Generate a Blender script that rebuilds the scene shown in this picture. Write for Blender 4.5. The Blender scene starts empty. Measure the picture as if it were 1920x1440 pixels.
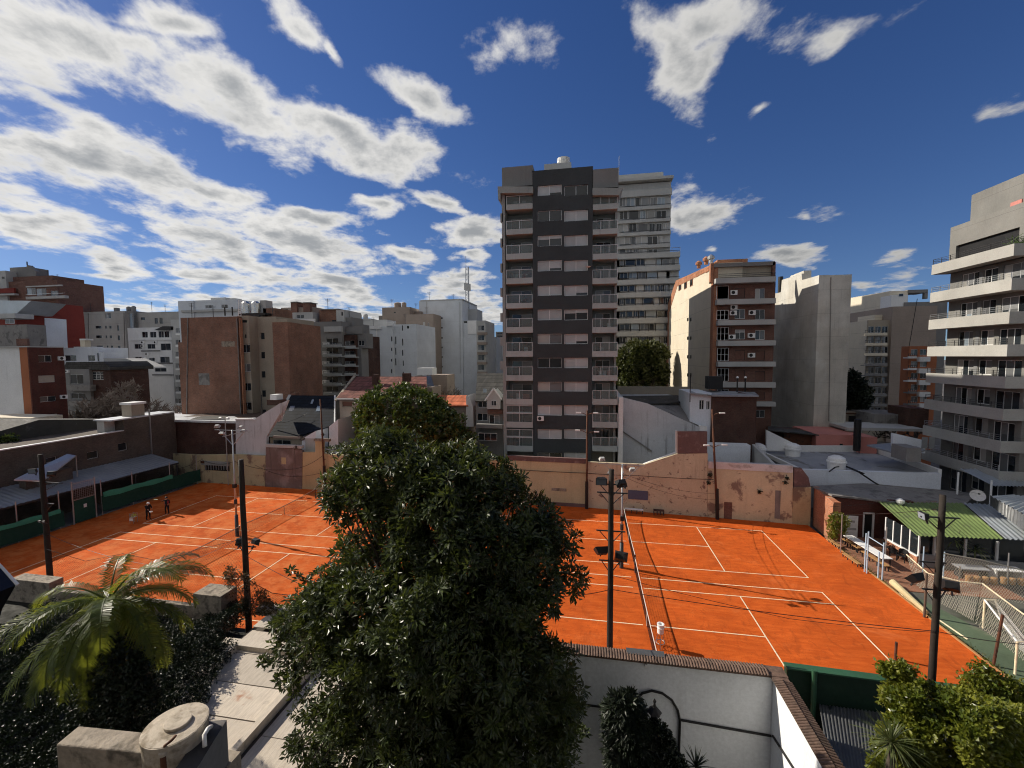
import bpy, bmesh, math, random
from mathutils import Vector, Matrix
random.seed(7)
rnd = random.random
def U(a, b): return a + (b - a) * random.random()
scene = bpy.context.scene
col = scene.collection
# ---------------------------------------------------------------- camera
CAM_H = 15.72; F = 802.74
EX = Vector((0.98481833, 0.17346588, -0.00651448)); EU = Vector((-0.00475952, 0.06449748, 0.99790652)); EF = Vector((-0.1735229, 0.98272563, -0.06434391))
CO = Vector((0, 0, CAM_H))
cam_d = bpy.data.cameras.new('camera'); cam = bpy.data.objects.new('camera', cam_d); col.objects.link(cam)
cam_d.sensor_width = 36; cam_d.lens = F / 1920 * 36; cam_d.clip_end = 3000; cam_d.clip_start = 0.1
M = Matrix((EX, EU, -EF)).transposed().to_4x4(); M.translation = CO
cam.matrix_world = M
scene.camera = cam
# ---------------------------------------------------------------- light
SUN_EL = math.radians(32.5); SUN_AZ = math.atan2(-0.974, 0.227)     # azimuth from +Y towards +X
sd = Vector((math.sin(SUN_AZ) * math.cos(SUN_EL), math.cos(SUN_AZ) * math.cos(SUN_EL), math.sin(SUN_EL)))
sun_d = bpy.data.lights.new('sun', 'SUN'); sun_d.energy = 5.0; sun_d.angle = math.radians(0.53); sun_d.color = (1, .91, .77)
sun = bpy.data.objects.new('sun', sun_d); col.objects.link(sun)
sun.rotation_euler = sd.to_track_quat('Z', 'Y').to_euler(); sun.location = (-40, 20, 60)
scene.view_settings.view_transform = 'Standard'; scene.view_settings.look = 'None'
scene.view_settings.exposure = 0.22; scene.view_settings.gamma = 1
scene.cycles.use_denoising = True; scene.cycles.filter_width = 1.1
scene.cycles.use_adaptive_sampling = True; scene.cycles.adaptive_threshold = .025; scene.cycles.adaptive_min_samples = 10
scene.cycles.max_bounces = 6; scene.cycles.diffuse_bounces = 3; scene.cycles.glossy_bounces = 2; scene.cycles.transparent_max_bounces = 12
scene.cycles.transmission_bounces = 2; scene.cycles.caustics_reflective = False; scene.cycles.caustics_refractive = False
scene.cycles.sample_clamp_indirect = 6
# ---------------------------------------------------------------- pixel rays (1920 x 1440 photograph) to points at a known depth
def ray(px, py): return EF + EX * ((px - 960) / F) + EU * ((720 - py) / F)
def PY(px, py, y): d = ray(px, py); return CO + d * (y / d.y)
def PX(px, py, x): d = ray(px, py); return CO + d * (x / d.x)
def PZ(px, py, z=0.0): d = ray(px, py); return CO + d * ((z - CAM_H) / d.z)
# ---------------------------------------------------------------- sky
world = bpy.data.worlds.new('World'); scene.world = world; world.use_nodes = True
wt = world.node_tree; wt.nodes.clear()
class NT:
    """small helper to write node trees as expressions"""
    def __init__(s, t): s.t = t
    def n(s, typ, **kw):
        nd = s.t.nodes.new(typ)
        for k, v in kw.items(): setattr(nd, k, v)
        return nd
    def put(s, sock, v):
        if isinstance(v, bpy.types.NodeSocket): s.t.links.new(v, sock)
        elif v is not None: sock.default_value = v
    def m(s, op, a, b=None, c=None, clamp=False):
        nd = s.n('ShaderNodeMath', operation=op, use_clamp=clamp)
        s.put(nd.inputs[0], a)
        if b is not None: s.put(nd.inputs[1], b)
        if c is not None: s.put(nd.inputs[2], c)
        return nd.outputs[0]
    def v(s, op, a, b=None, out=0):
        nd = s.n('ShaderNodeVectorMath', operation=op); s.put(nd.inputs[0], a)
        if b is not None: s.put(nd.inputs[3 if op == 'SCALE' else 1], b)
        return nd.outputs[out]
    def sep(s, a): nd = s.n('ShaderNodeSeparateXYZ'); s.put(nd.inputs[0], a); return nd.outputs
    def comb(s, x=0.0, y=0.0, z=0.0):
        nd = s.n('ShaderNodeCombineXYZ')
        for i, q in enumerate((x, y, z)): s.put(nd.inputs[i], q)
        return nd.outputs[0]
    def noise(s, vec, scale, detail=3, rough=.5, dist=0, out=0, dim='3D'):
        nd = s.n('ShaderNodeTexNoise', noise_dimensions=dim); s.put(nd.inputs['Vector'], vec)
        s.put(nd.inputs['Scale'], scale); s.put(nd.inputs['Detail'], detail); s.put(nd.inputs['Roughness'], rough); s.put(nd.inputs['Distortion'], dist)
        return nd.outputs[out]
    def smooth(s, x, a, b, lo=0.0, hi=1.0):
        nd = s.n('ShaderNodeMapRange', interpolation_type='SMOOTHSTEP'); s.put(nd.inputs[0], x)
        for i, q in zip((1, 2, 3, 4), (a, b, lo, hi)): s.put(nd.inputs[i], q)
        return nd.outputs[0]
    def lin(s, x, a, b, lo=0.0, hi=1.0):
        nd = s.n('ShaderNodeMapRange'); s.put(nd.inputs[0], x)
        for i, q in zip((1, 2, 3, 4), (a, b, lo, hi)): s.put(nd.inputs[i], q)
        return nd.outputs[0]
    def mix(s, f, a, b, typ='MIX'):
        nd = s.n('ShaderNodeMix', data_type='RGBA', blend_type=typ); nd.clamp_factor = True
        s.put(nd.inputs[0], f); s.put(nd.inputs[6], c4(a)); s.put(nd.inputs[7], c4(b)); return nd.outputs[2]
def c4(c):
    if isinstance(c, (tuple, list)) and len(c) == 3: return (*c, 1)
    return c
def azel(px, py):
    d = ray(px, py).normalized(); return math.atan2(d.x, d.y), math.asin(d.z)
W = NT(wt)
# clouds: capsules (start px, end px, half width px, weight) along the streets seen in the photograph, kept as azimuth / elevation
CL = [(-120, 20, 300, 130, 85, 1), (300, 130, 560, 235, 70, 1), (520, 200, 790, 300, 48, 1), (150, 30, 360, 30, 40, .75), (60, 60, 300, 0, 45, .6),
      (-80, 250, 260, 290, 60, .95), (70, 190, 300, 300, 38, .95), (240, 300, 480, 420, 60, 1), (-80, 400, 210, 440, 36, .9), (-60, 350, 60, 390, 30, .8),
      (310, 400, 720, 485, 42, 1), (330, 440, 560, 520, 40, 1), (290, 500, 500, 530, 28, .9), (560, 505, 700, 560, 32, .9), (330, 560, 720, 570, 18, .9),
      (530, 415, 660, 420, 24, 1.1), (180, 500, 250, 502, 28, 1.15), (672, 380, 772, 385, 26, 1.15), (800, 365, 850, 390, 16, .95), (838, 440, 935, 430, 30, 1.15),
      (820, 535, 905, 520, 26, 1.1), (810, 550, 935, 560, 16, 1.0), (720, 462, 795, 482, 16, 1.05), (865, 485, 915, 480, 14, 1.0), (840, 600, 940, 590, 26, 1.0),
      (500, 40, 600, 95, 38, .75), (740, 150, 860, 200, 40, .72), (870, 60, 1030, 80, 34, .55), (620, 110, 640, 130, 22, .65), (150, 575, 330, 572, 16, .75), (690, 590, 730, 590, 18, .8),
      (1190, 20, 1300, 170, 60, .72), (1240, 60, 1420, 20, 58, .62), (1290, 150, 1320, 110, 50, .75), (1470, 80, 1630, 0, 36, .52),
      (1290, 385, 1355, 395, 42, .95), (1300, 400, 1270, 400, 25, .7), (1430, 480, 1515, 482, 20, .95), (1330, 458, 1350, 458, 9, .7), (1530, 405, 1590, 400, 22, .5),
      (1500, 400, 1510, 405, 12, .5), (1840, 190, 1900, 190, 36, .42), (1430, 205, 1450, 205, 12, .5), (1640, 540, 1740, 510, 14, .5), (1655, 485, 1690, 485, 10, .42), (1600, 540, 1625, 535, 10, .5), (-120, 520, 20, 455, 12, .7)]
def cloud_group():
    g = bpy.data.node_groups.new('cloud_thickness', 'ShaderNodeTree')
    g.interface.new_socket('Vector', in_out='INPUT', socket_type='NodeSocketVector')
    g.interface.new_socket('Plane', in_out='INPUT', socket_type='NodeSocketVector')
    g.interface.new_socket('Value', in_out='OUTPUT', socket_type='NodeSocketFloat')
    Q = NT(g); gi = Q.n('NodeGroupInput'); go = Q.n('NodeGroupOutput')
    ae = gi.outputs[0]; pl = gi.outputs[1]
    warp = Q.v('SUBTRACT', Q.noise(pl, 2.4, 2, .6, out=1, dim='2D'), (.5, .5, .5))
    s = Q.sep(ae)
    wamp = Q.m('MULTIPLY', Q.smooth(s[1], .0, .7, .35, 1.0), .17)
    ae2 = Q.v('ADD', ae, Q.v('SCALE', Q.v('MULTIPLY', warp, (1, .8, 0)), wamp))
    acc = None; s2 = Q.sep(ae2)
    for x0, y0, x1, y1, r, w in CL:
        a = Vector((*azel(x0, y0), 0)); b = Vector((*azel(x1, y1), 0)); mid = (a + b) / 2; d = b - a
        hw = (Vector((*azel((x0 + x1) / 2, (y0 + y1) / 2 - r), 0)) - mid).length
        L = d.length / 2 + hw
        mp = Q.n('ShaderNodeMapping', vector_type='TEXTURE'); Q.put(mp.inputs[0], Q.comb(s2[0], s2[1], acc if acc else 0.0))
        mp.inputs[1].default_value = mid; mp.inputs[2].default_value = (0, 0, math.atan2(d.y, d.x)); mp.inputs[3].default_value = (L * 1.2, hw * 1.26, 1e6)
        q = Q.m('MULTIPLY_ADD', Q.v('LENGTH', mp.outputs[0], out=1), -w, w)
        acc = q if acc is None else Q.m('SMOOTH_MAX', acc, q, .12)
    # broken cloud goes on out of view, made denser to whiten the ambient light
    side = Q.smooth(Q.m('ABSOLUTE', Q.m('ADD', s[0], .17)), .95, 1.25)
    gen = Q.m('MULTIPLY_ADD', Q.noise(Q.v('MULTIPLY', pl, (.8, .35, 1)), 1.1, 1, dim='2D'), 2.6, -.85)
    acc = Q.m('ADD', Q.m('MULTIPLY', acc, Q.m('SUBTRACT', 1.0, side)), Q.m('MULTIPLY', gen, side))
    n1 = Q.noise(Q.v('MULTIPLY', pl, (1.0, .86, 1)), 3.8, 7, .62, .1, dim='2D')
    n2 = Q.noise(Q.v('MULTIPLY', pl, (1.0, .9, 1)), 12.0, 4, .62, dim='2D')
    nn = Q.m('ADD', Q.m('MULTIPLY_ADD', n1, 2.0, -1.0), Q.m('MULTIPLY_ADD', n2, .38, -.19))
    Q.put(go.inputs[0], Q.m('ADD', acc, nn))
    return g
def build_sky():
    tc = W.n('ShaderNodeTexCoord'); d = tc.outputs['Generated']
    s = W.sep(d)
    az = W.m('ARCTAN2', s[0], s[1]); el = W.m('ARCSINE', s[2])
    zz = W.m('ADD', W.m('MAXIMUM', s[2], 0.0), .16)
    # plane coordinates turned so that the second axis runs along the cloud streets
    A = azel(840, 668)[0]; ca, sa = math.cos(A), math.sin(A)
    gx = W.m('DIVIDE', s[0], zz); gy = W.m('DIVIDE', s[1], zz)
    pu = W.m('SUBTRACT', W.m('MULTIPLY', gx, ca), W.m('MULTIPLY', gy, sa)); pv = W.m('ADD', W.m('MULTIPLY', gx, sa), W.m('MULTIPLY', gy, ca))
    pl = W.comb(pu, pv, .3); ae = W.comb(az, el, 0.0)
    G = cloud_group()
    def call(a, b):
        nd = W.n('ShaderNodeGroup'); nd.node_tree = G; W.put(nd.inputs[0], a); W.put(nd.inputs[1], b); return nd.outputs[0]
    D = call(ae, pl)
    n3 = W.noise(W.v('ADD', W.v('MULTIPLY', pl, (1.0, .86, 1)), (-.12, -.05, 0)), 3.8, 4, .6, .1, dim='2D')
    D2 = W.m('ADD', D, W.m('MULTIPLY_ADD', n3, 1.1, -.55))
    sky = W.n('ShaderNodeTexSky', sky_type='NISHITA', sun_disc=False)
    sky.sun_elevation = SUN_EL; sky.sun_rotation = SUN_AZ; sky.altitude = 50; sky.air_density = 1.0; sky.dust_density = .15; sky.ozone_density = 3.0
    hs = W.n('ShaderNodeHueSaturation'); hs.inputs['Hue'].default_value = .516; hs.inputs['Saturation'].default_value = 1.24; hs.inputs['Value'].default_value = .82
    W.put(hs.inputs['Color'], sky.outputs[0])
    W.put(sky.inputs[0], W.v('NORMALIZE', W.comb(s[0], s[1], W.m('MULTIPLY_ADD', W.m('MAXIMUM', s[2], 0.0), .93, .075))))
    cover = W.smooth(D, .07, .64)
    thick = W.smooth(W.m('ADD', W.m('MULTIPLY', D, .55), W.m('MULTIPLY', D2, .75)), .5, 1.6)
    # towards the sun the thin cloud glows, away from it it is duller
    tow = W.v('DOT_PRODUCT', d, tuple(sd), out=1)
    bright = W.lin(tow, -.6, .8, 4.0, 8.6)
    cc = W.mix(thick, (1, .985, .955), (.43, .45, .475))
    cc = W.v('SCALE', cc, bright)
    fin = W.mix(cover, hs.outputs[0], cc)
    bg = W.n('ShaderNodeBackground'); W.put(bg.inputs[0], fin); bg.inputs[1].default_value = SKY_STRENGTH
    out = W.n('ShaderNodeOutputWorld'); W.put(out.inputs[0], bg.outputs[0])
SKY_STRENGTH = 0.084
build_sky()
world.cycles.sampling_method = 'NONE'
# ---------------------------------------------------------------- object helpers
WL = {}
def link(o): col.objects.link(o); return o
def place(o, parent, loc):
    loc = Vector(loc); WL[o.name] = loc
    if parent is not None:
        o.parent = parent; o.location = loc - WL[parent.name]
    else: o.location = loc
    return o
def ob(name, mesh, parent=None, loc=(0, 0, 0), kind=None, rot=None):
    o = link(bpy.data.objects.new(name, mesh)); place(o, parent, loc)
    if rot: o.rotation_euler = rot
    if kind: o['kind'] = kind
    return o
def tag(o, label, cat, group=None):
    o['label'] = label; o['category'] = cat
    if group: o['group'] = group
    return o
def thing(name, label, cat, loc=(0, 0, 0), group=None, rotz=0.0):
    o = link(bpy.data.objects.new(name, None)); o.empty_display_size = .3
    place(o, None, loc); o.rotation_euler = (0, 0, rotz)
    return tag(o, label, cat, group)
def mesh(name, V, Fc, m, smooth=False):
    me = bpy.data.meshes.new(name); me.from_pydata([tuple(v) for v in V], [], Fc)
    if m is not None: me.materials.append(m)
    if smooth: me.polygons.foreach_set('use_smooth', [True] * len(me.polygons))
    me.update(); return me
BOXF = [(0, 3, 2, 1), (4, 5, 6, 7), (0, 1, 5, 4), (1, 2, 6, 5), (2, 3, 7, 6), (3, 0, 4, 7)]
class MB:
    """collects shapes for ONE mesh object (coordinates are world; build() makes them local to loc)"""
    def __init__(s): s.V = []; s.F = []
    def add(s, V, Fc):
        k = len(s.V); s.V += [Vector(v) for v in V]; s.F += [tuple(i + k for i in f) for f in Fc]; return s
    def box(s, x0, x1, y0, y1, z0, z1):
        return s.add([(x0, y0, z0), (x1, y0, z0), (x1, y1, z0), (x0, y1, z0), (x0, y0, z1), (x1, y0, z1), (x1, y1, z1), (x0, y1, z1)], BOXF)
    def bar(s, a, b, w, h=None, up=(0, 0, 1)):
        a = Vector(a); b = Vector(b); d = (b - a).normalized(); up = Vector(up)
        if abs(d.dot(up)) > .98: up = Vector((1, 0, 0))
        r = d.cross(up).normalized() * w / 2; u = r.cross(d).normalized() * (h or w) / 2
        return s.add([a - r - u, a + r - u, a + r + u, a - r + u, b - r - u, b + r - u, b + r + u, b - r + u], BOXF)
    def tube(s, pts, r, n=8, cap=True):
        pts = [Vector(p) for p in pts]; rs = r if isinstance(r, (list, tuple)) else [r] * len(pts)
        k0 = len(s.V); fr = None
        for i, p in enumerate(pts):
            d = (pts[min(i + 1, len(pts) - 1)] - pts[max(i - 1, 0)]).normalized()
            if fr is None: fr = d.orthogonal().normalized()
            else:
                fr = fr - d * fr.dot(d)
                fr = fr.normalized() if fr.length > 1e-6 else d.orthogonal().normalized()
            b = d.cross(fr)
            for j in range(n):
                a = 2 * math.pi * j / n; s.V.append(p + (fr * math.cos(a) + b * math.sin(a)) * rs[i])
        for i in range(len(pts) - 1):
            for j in range(n):
                a = k0 + i * n + j; b2 = k0 + i * n + (j + 1) % n; s.F.append((a, b2, b2 + n, a + n))
        if cap:
            s.F.append(tuple(k0 + j for j in reversed(range(n)))); e = k0 + (len(pts) - 1) * n; s.F.append(tuple(e + j for j in range(n)))
        return s
    def lathe(s, c, prof, n=20, axis='Z'):
        c = Vector(c); k0 = len(s.V)
        for r, z in prof:
            for j in range(n):
                a = 2 * math.pi * j / n; s.V.append(c + Vector((r * math.cos(a), r * math.sin(a), z)))
        for i in range(len(prof) - 1):
            for j in range(n):
                a = k0 + i * n + j; b2 = k0 + i * n + (j + 1) % n; s.F.append((a, b2, b2 + n, a + n))
        s.F.append(tuple(k0 + j for j in reversed(range(n)))); e = k0 + (len(prof) - 1) * n; s.F.append(tuple(e + j for j in range(n)))
        return s
    def quad(s, a, b, c, d): return s.add([a, b, c, d], [(0, 1, 2, 3)])
    def build(s, name, m, parent=None, loc=None, smooth=False, kind=None):
        if loc is None: loc = WL[parent.name] if parent is not None else Vector((0, 0, 0))
        loc = Vector(loc)
        return ob(name, mesh(name, [v - loc for v in s.V], s.F, m, smooth), parent, loc, kind)
BC = {}
def boxmesh(dx, dy, dz, m):
    k = (round(dx, 3), round(dy, 3), round(dz, 3), m.name)
    if k not in BC: BC[k] = mesh('box', MB().box(-dx / 2, dx / 2, -dy / 2, dy / 2, 0, dz).V, BOXF, m)
    return BC[k]
def box(name, m, parent, x0, x1, y0, y1, z0, z1, kind=None):
    x0, x1 = sorted((x0, x1)); y0, y1 = sorted((y0, y1)); z0, z1 = sorted((z0, z1))
    return ob(name, boxmesh(x1 - x0, y1 - y0, z1 - z0, m), parent, ((x0 + x1) / 2, (y0 + y1) / 2, z0), kind)
def prism(name, m, parent, pts, y, depth, kind=None, loc=None):
    """outline given as (x, z) pairs on the plane Y = y, with real thickness"""
    n = len(pts); V = [Vector((p[0], y, p[1])) for p in pts] + [Vector((p[0], y + depth, p[1])) for p in pts]
    b = MB(); b.add(V, [tuple(range(n)), tuple(reversed(range(n, 2 * n)))] + [(i, i + n, (i + 1) % n + n, (i + 1) % n) for i in range(n)])
    return b.build(name, m, parent, loc, kind=kind)
def prismX(name, m, parent, pts, x, depth, kind=None):
    """outline given as (y, z) pairs on the plane X = x"""
    n = len(pts); V = [Vector((x, p[0], p[1])) for p in pts] + [Vector((x + depth, p[0], p[1])) for p in pts]
    b = MB(); b.add(V, [tuple(range(n)), tuple(reversed(range(n, 2 * n)))] + [(i, i + n, (i + 1) % n + n, (i + 1) % n) for i in range(n)])
    return b.build(name, m, parent, kind=kind)
def ppts(y, *px): return [(lambda p: (p.x, p.z))(PY(a, b, y)) for a, b in px]
def xpts(x, *px): return [(lambda p: (p.y, p.z))(PX(a, b, x)) for a, b in px]
# ---------------------------------------------------------------- materials (all procedural, world-space texture)
MT = {}
def newmat(name):
    m = bpy.data.materials.new(name); m.use_nodes = True; t = m.node_tree; t.nodes.clear(); T = NT(t)
    bs = T.n('ShaderNodeBsdfPrincipled'); out = T.n('ShaderNodeOutputMaterial'); T.put(out.inputs[0], bs.outputs[0])
    geo = T.n('ShaderNodeNewGeometry'); MT[name] = m
    return m, T, bs, geo.outputs['Position'], geo.outputs['Normal'], out
def uvw(T, P, N):
    p = T.sep(P); n = T.sep(N)
    return T.m('ADD', T.m('MULTIPLY', p[0], T.m('ABSOLUTE', n[1])), T.m('MULTIPLY', p[1], T.m('ABSOLUTE', n[0]))), p[2]
def bumped(T, bs, h, strength=.3, dist=.02):
    b = T.n('ShaderNodeBump'); b.inputs['Strength'].default_value = strength; b.inputs['Distance'].default_value = dist
    T.put(b.inputs['Height'], h); T.put(bs.inputs['Normal'], b.outputs[0])
def mat(name, c, rough=.85, var=.12, vs=.35, fine=.12, fs=9, streak=0.0, sc=(.25, .22, .2), patch=None, bump=.25, bs_=22, spec=.3, metal=0.0, lines=None):
    """wall / metal / plaster: tone drift, fine grain, rain streaks, patches of a second colour, relief"""
    m, T, bs, P, N, out = newmat(name)
    f = T.m('ADD', T.lin(T.noise(P, vs, 4, .6), .25, .75, 1 - var, 1 + var), T.lin(T.noise(P, fs, 3, .6), .2, .8, -fine, fine))
    cc = T.v('SCALE', c4(c)[:3] if not isinstance(c, bpy.types.NodeSocket) else c, f)
    if patch:
        c2, ps, a, b = patch[:4]
        pm = T.smooth(T.noise(T.v('MULTIPLY', P, patch[4]) if len(patch) > 4 else P, ps, 6, .62, .3), a, b)
        cc = T.mix(pm, cc, T.v('SCALE', c2, f))
    if streak:
        sn = T.noise(T.v('MULTIPLY', P, (1, 1, .05)), 3.2, 5, .65)
        sm = T.m('MULTIPLY', T.smooth(sn, .48, .78), T.smooth(T.noise(P, .5, 2), .35, .65))
        cc = T.mix(T.m('MULTIPLY', sm, streak), cc, T.v('SCALE', sc, f))
    if lines:                                             # horizontal joints every 'lines' metres
        u, z = uvw(T, P, N)
        fr = T.m('FRACT', T.m('DIVIDE', z, lines[0]))
        ln = T.m('LESS_THAN', fr, lines[1]); cc = T.mix(T.m('MULTIPLY', ln, lines[2]), cc, (.06, .055, .05))
    T.put(bs.inputs['Base Color'], cc)
    T.put(bs.inputs['Roughness'], T.lin(T.noise(P, fs * .4, 3), .3, .7, max(rough - .1, .03), min(rough + .1, 1)))
    bs.inputs['Specular IOR Level'].default_value = spec; bs.inputs['Metallic'].default_value = metal
    if bump: bumped(T, bs, T.noise(P, bs_, 4, .6), bump)
    return m
def brick(name, c1, c2, mortar, var=.25, sx=.25, sy=.075, rough=.9, streak=.25, mort=.012, dirty=(.08, .07, .06)):
    m, T, bs, P, N, out = newmat(name)
    u, z = uvw(T, P, N)
    b = T.n('ShaderNodeTexBrick'); T.put(b.inputs['Vector'], T.comb(u, z, 0.0))
    b.inputs['Color1'].default_value = c4(c1); b.inputs['Color2'].default_value = c4(c2); b.inputs['Mortar'].default_value = c4(mortar)
    b.inputs['Scale'].default_value = 1; b.inputs['Mortar Size'].default_value = mort; b.inputs['Brick Width'].default_value = sx; b.inputs['Row Height'].default_value = sy
    b.inputs['Bias'].default_value = -.1
    f = T.m('ADD', T.lin(T.noise(P, .5, 5, .65), .25, .75, 1 - var, 1 + var), T.lin(T.noise(T.v('MULTIPLY', P, (1, 1, 3)), 4, 3), .2, .8, -.25, .25))
    cc = T.v('SCALE', b.outputs[0], f)
    if streak:
        sm = T.m('MULTIPLY', T.smooth(T.noise(T.v('MULTIPLY', P, (1, 1, .08)), 1.6, 5, .65), .45, .8), streak); cc = T.mix(sm, cc, dirty)
    T.put(bs.inputs['Base Color'], cc); bs.inputs['Roughness'].default_value = rough; bs.inputs['Specular IOR Level'].default_value = .2
    bumped(T, bs, T.m('MULTIPLY', b.outputs[1], -1.0), .5, .02)
    return m
def glass(name, c=(.02, .025, .03), rough=.06, var=.6):
    m, T, bs, P, N, out = newmat(name)
    oi = T.n('ShaderNodeObjectInfo').outputs['Random']
    T.put(bs.inputs['Base Color'], T.v('SCALE', c, T.lin(oi, 0, 1, 1 - var, 1 + var))); bs.inputs['Roughness'].default_value = rough
    bs.inputs['Specular IOR Level'].default_value = .6; bumped(T, bs, T.noise(P, 1.3, 2), .02)
    return m
def slatted(name, c, pitch=.06, rough=.6, amt=.35, axis='z'):
    """roller shutters and louvres: relief of the narrow slats"""
    m, T, bs, P, N, out = newmat(name)
    u, z = uvw(T, P, N)
    fr = T.m('FRACT', T.m('DIVIDE', z, pitch)); h = T.smooth(T.m('PINGPONG', fr, .5), 0, .18)
    oi = T.n('ShaderNodeObjectInfo').outputs['Random']
    f = T.m('MULTIPLY', T.lin(oi, 0, 1, .82, 1.1), T.lin(T.noise(P, 1.2, 4), .3, .7, .9, 1.07))
    T.put(bs.inputs['Base Color'], T.v('SCALE', c, T.m('MULTIPLY', f, T.lin(h, 0, 1, 1 - amt, 1)))); bs.inputs['Roughness'].default_value = rough
    bumped(T, bs, h, .5, .01)
    return m
def leafmat(name, c, c2, rough=.38, trans=.25, spec=.5, var=.35, tc=None, vs=1.4):
    m, T, bs, P, N, out = newmat(name)
    n = T.noise(P, vs, 2); n2 = T.noise(P, 11, 2)
    cc = T.mix(T.smooth(T.m('ADD', T.m('MULTIPLY', n, .6), T.m('MULTIPLY', n2, .4)), .38, .62), c, c2)
    cc = T.v('SCALE', cc, T.lin(T.noise(P, 23, 1), .3, .7, 1 - var, 1 + var))
    T.put(bs.inputs['Base Color'], cc); bs.inputs['Roughness'].default_value = rough; bs.inputs['Specular IOR Level'].default_value = spec
    if trans:
        tr = T.n('ShaderNodeBsdfTranslucent'); T.put(tr.inputs[0], T.mix(.5, cc, tc or (c2[0] * 1.6, c2[1] * 1.7, c2[2] * .6)))
        ms = T.n('ShaderNodeMixShader'); ms.inputs[0].default_value = trans
        T.put(ms.inputs[1], bs.outputs[0]); T.put(ms.inputs[2], tr.outputs[0]); T.put(out.inputs[0], ms.outputs[0])
    return m
def roof_tiles(name, c, c2, pitch=.3, col_w=.25, streak=.2):
    """rows of tiles too far away to build one by one: colour per row, relief of the courses"""
    m, T, bs, P, N, out = newmat(name)
    p = T.sep(P); fr = T.m('FRACT', T.m('DIVIDE', p[2], pitch)); row = T.m('FLOOR', T.m('DIVIDE', p[2], pitch))
    cx = T.m('FLOOR', T.m('DIVIDE', p[0], col_w))
    wn = T.n('ShaderNodeTexWhiteNoise', noise_dimensions='2D'); T.put(wn.inputs[0], T.comb(cx, row, 0.0))
    f = T.m('MULTIPLY', T.lin(wn.outputs[0], 0, 1, .75, 1.25), T.lin(T.noise(P, .8, 4), .3, .7, .8, 1.2))
    edge = T.smooth(fr, .0, .3)
    cc = T.v('SCALE', T.mix(T.noise(P, 1.4, 3), c, c2), T.m('MULTIPLY', f, T.lin(edge, 0, 1, .45, 1)))
    T.put(bs.inputs['Base Color'], cc); bs.inputs['Roughness'].default_value = .8; bs.inputs['Specular IOR Level'].default_value = .15; bumped(T, bs, T.m('MULTIPLY', fr, -1.0), .6, .05)
    return m
# walls
m_dark = mat('dark grey render', (.048, .054, .058), var=.18, streak=.25, sc=(.025, .025, .026), lines=(2.72, .012, .5))
m_tgrey = mat('warm grey tower render', (.28, .29, .28), streak=.35, sc=(.13, .13, .125))
m_tslab = mat('tower balcony parapet', (.39, .41, .405), streak=.45, sc=(.2, .2, .195))
m_white = mat('white wall paint', (.72, .72, .71), streak=.35, sc=(.4, .39, .37), var=.08)
m_wgrey = mat('pale blue grey render', (.6, .63, .66), streak=.3, sc=(.35, .36, .37), lines=(2.8, .006, .35), var=.1)
m_lgrey = mat('light grey render', (.42, .42, .41), streak=.35, sc=(.25, .25, .24))
m_lgrey2 = mat('grey render with floor lines', (.36, .355, .34), streak=.3, sc=(.2, .2, .19), lines=(2.9, .015, .4))
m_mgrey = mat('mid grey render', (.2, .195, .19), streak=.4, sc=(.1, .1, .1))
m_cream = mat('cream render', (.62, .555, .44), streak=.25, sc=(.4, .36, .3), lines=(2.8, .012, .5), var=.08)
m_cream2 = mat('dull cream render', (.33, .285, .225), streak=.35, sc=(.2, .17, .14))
m_conc = mat('board marked concrete', (.5, .48, .43), streak=.5, sc=(.2, .195, .18), lines=(3.0, .008, .5), var=.2, patch=((.54, .53, .49), .22, .48, .56))
m_concR = mat('grey concrete balcony', (.19, .187, .175), streak=.5, sc=(.12, .12, .115), lines=(2.8, .012, .5), var=.18)
m_slabR = mat('pale concrete parapet', (.37, .365, .34), streak=.35, sc=(.3, .29, .27), var=.15)
m_redw = mat('dark red paint', (.2, .035, .026), streak=.2, sc=(.08, .02, .02), var=.08)
m_brick = brick('brown brick', (.29, .132, .085), (.2, .09, .06), (.2, .145, .115), var=.32)
m_brick2 = brick('brick of the left building', (.12, .035, .028), (.09, .028, .022), (.10, .05, .04), streak=.35)
m_brick3 = brick('red brick', (.2, .095, .072), (.155, .072, .056), (.16, .11, .09))
m_brickO = brick('orange brick', (.42, .17, .085), (.34, .13, .07), (.34, .22, .16), streak=.2, dirty=(.2, .1, .07))
m_brickD = brick('dark old brick', (.09, .04, .03), (.065, .032, .026), (.085, .06, .05), var=.4)
m_brickY = brick('grey brown stock brick', (.105, .085, .07), (.075, .062, .053), (.12, .1, .085), var=.35)
m_terra = mat('terracotta paint', (.36, .13, .06), streak=.2, sc=(.2, .08, .05))
m_yellow = mat('faded yellow render', (.43, .375, .235), streak=.55, sc=(.10, .075, .06), patch=((.20, .15, .11), .55, .53, .62), var=.16)
m_ochre = mat('ochre render', (.47, .375, .215), streak=.4, sc=(.13, .08, .06), patch=((.2, .13, .1), .8, .62, .68), var=.14)
m_tan = mat('tan painted block wall', (.52, .445, .275), streak=.35, sc=(.2, .13, .09), lines=(.2, .02, .2), var=.12)
m_pink = mat('faded pink render', (.52, .455, .325), streak=.35, sc=(.16, .09, .075), patch=((.2, .14, .115), 1.9, .565, .67), var=.16)
m_pinkp = mat('peeling pink render', (.57, .505, .345), streak=.3, sc=(.2, .13, .11), patch=((.24, .18, .14), .6, .53, .60), var=.18)
m_stain = mat('stained bare cement', (.165, .125, .115), streak=.8, sc=(.045, .032, .032), patch=((.25, .2, .19), .6, .5, .65), var=.3)
m_maroon = mat('old maroon cement', (.15, .095, .09), streak=.5, sc=(.06, .04, .04), patch=((.24, .17, .16), 1.2, .55, .68), var=.25)
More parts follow.
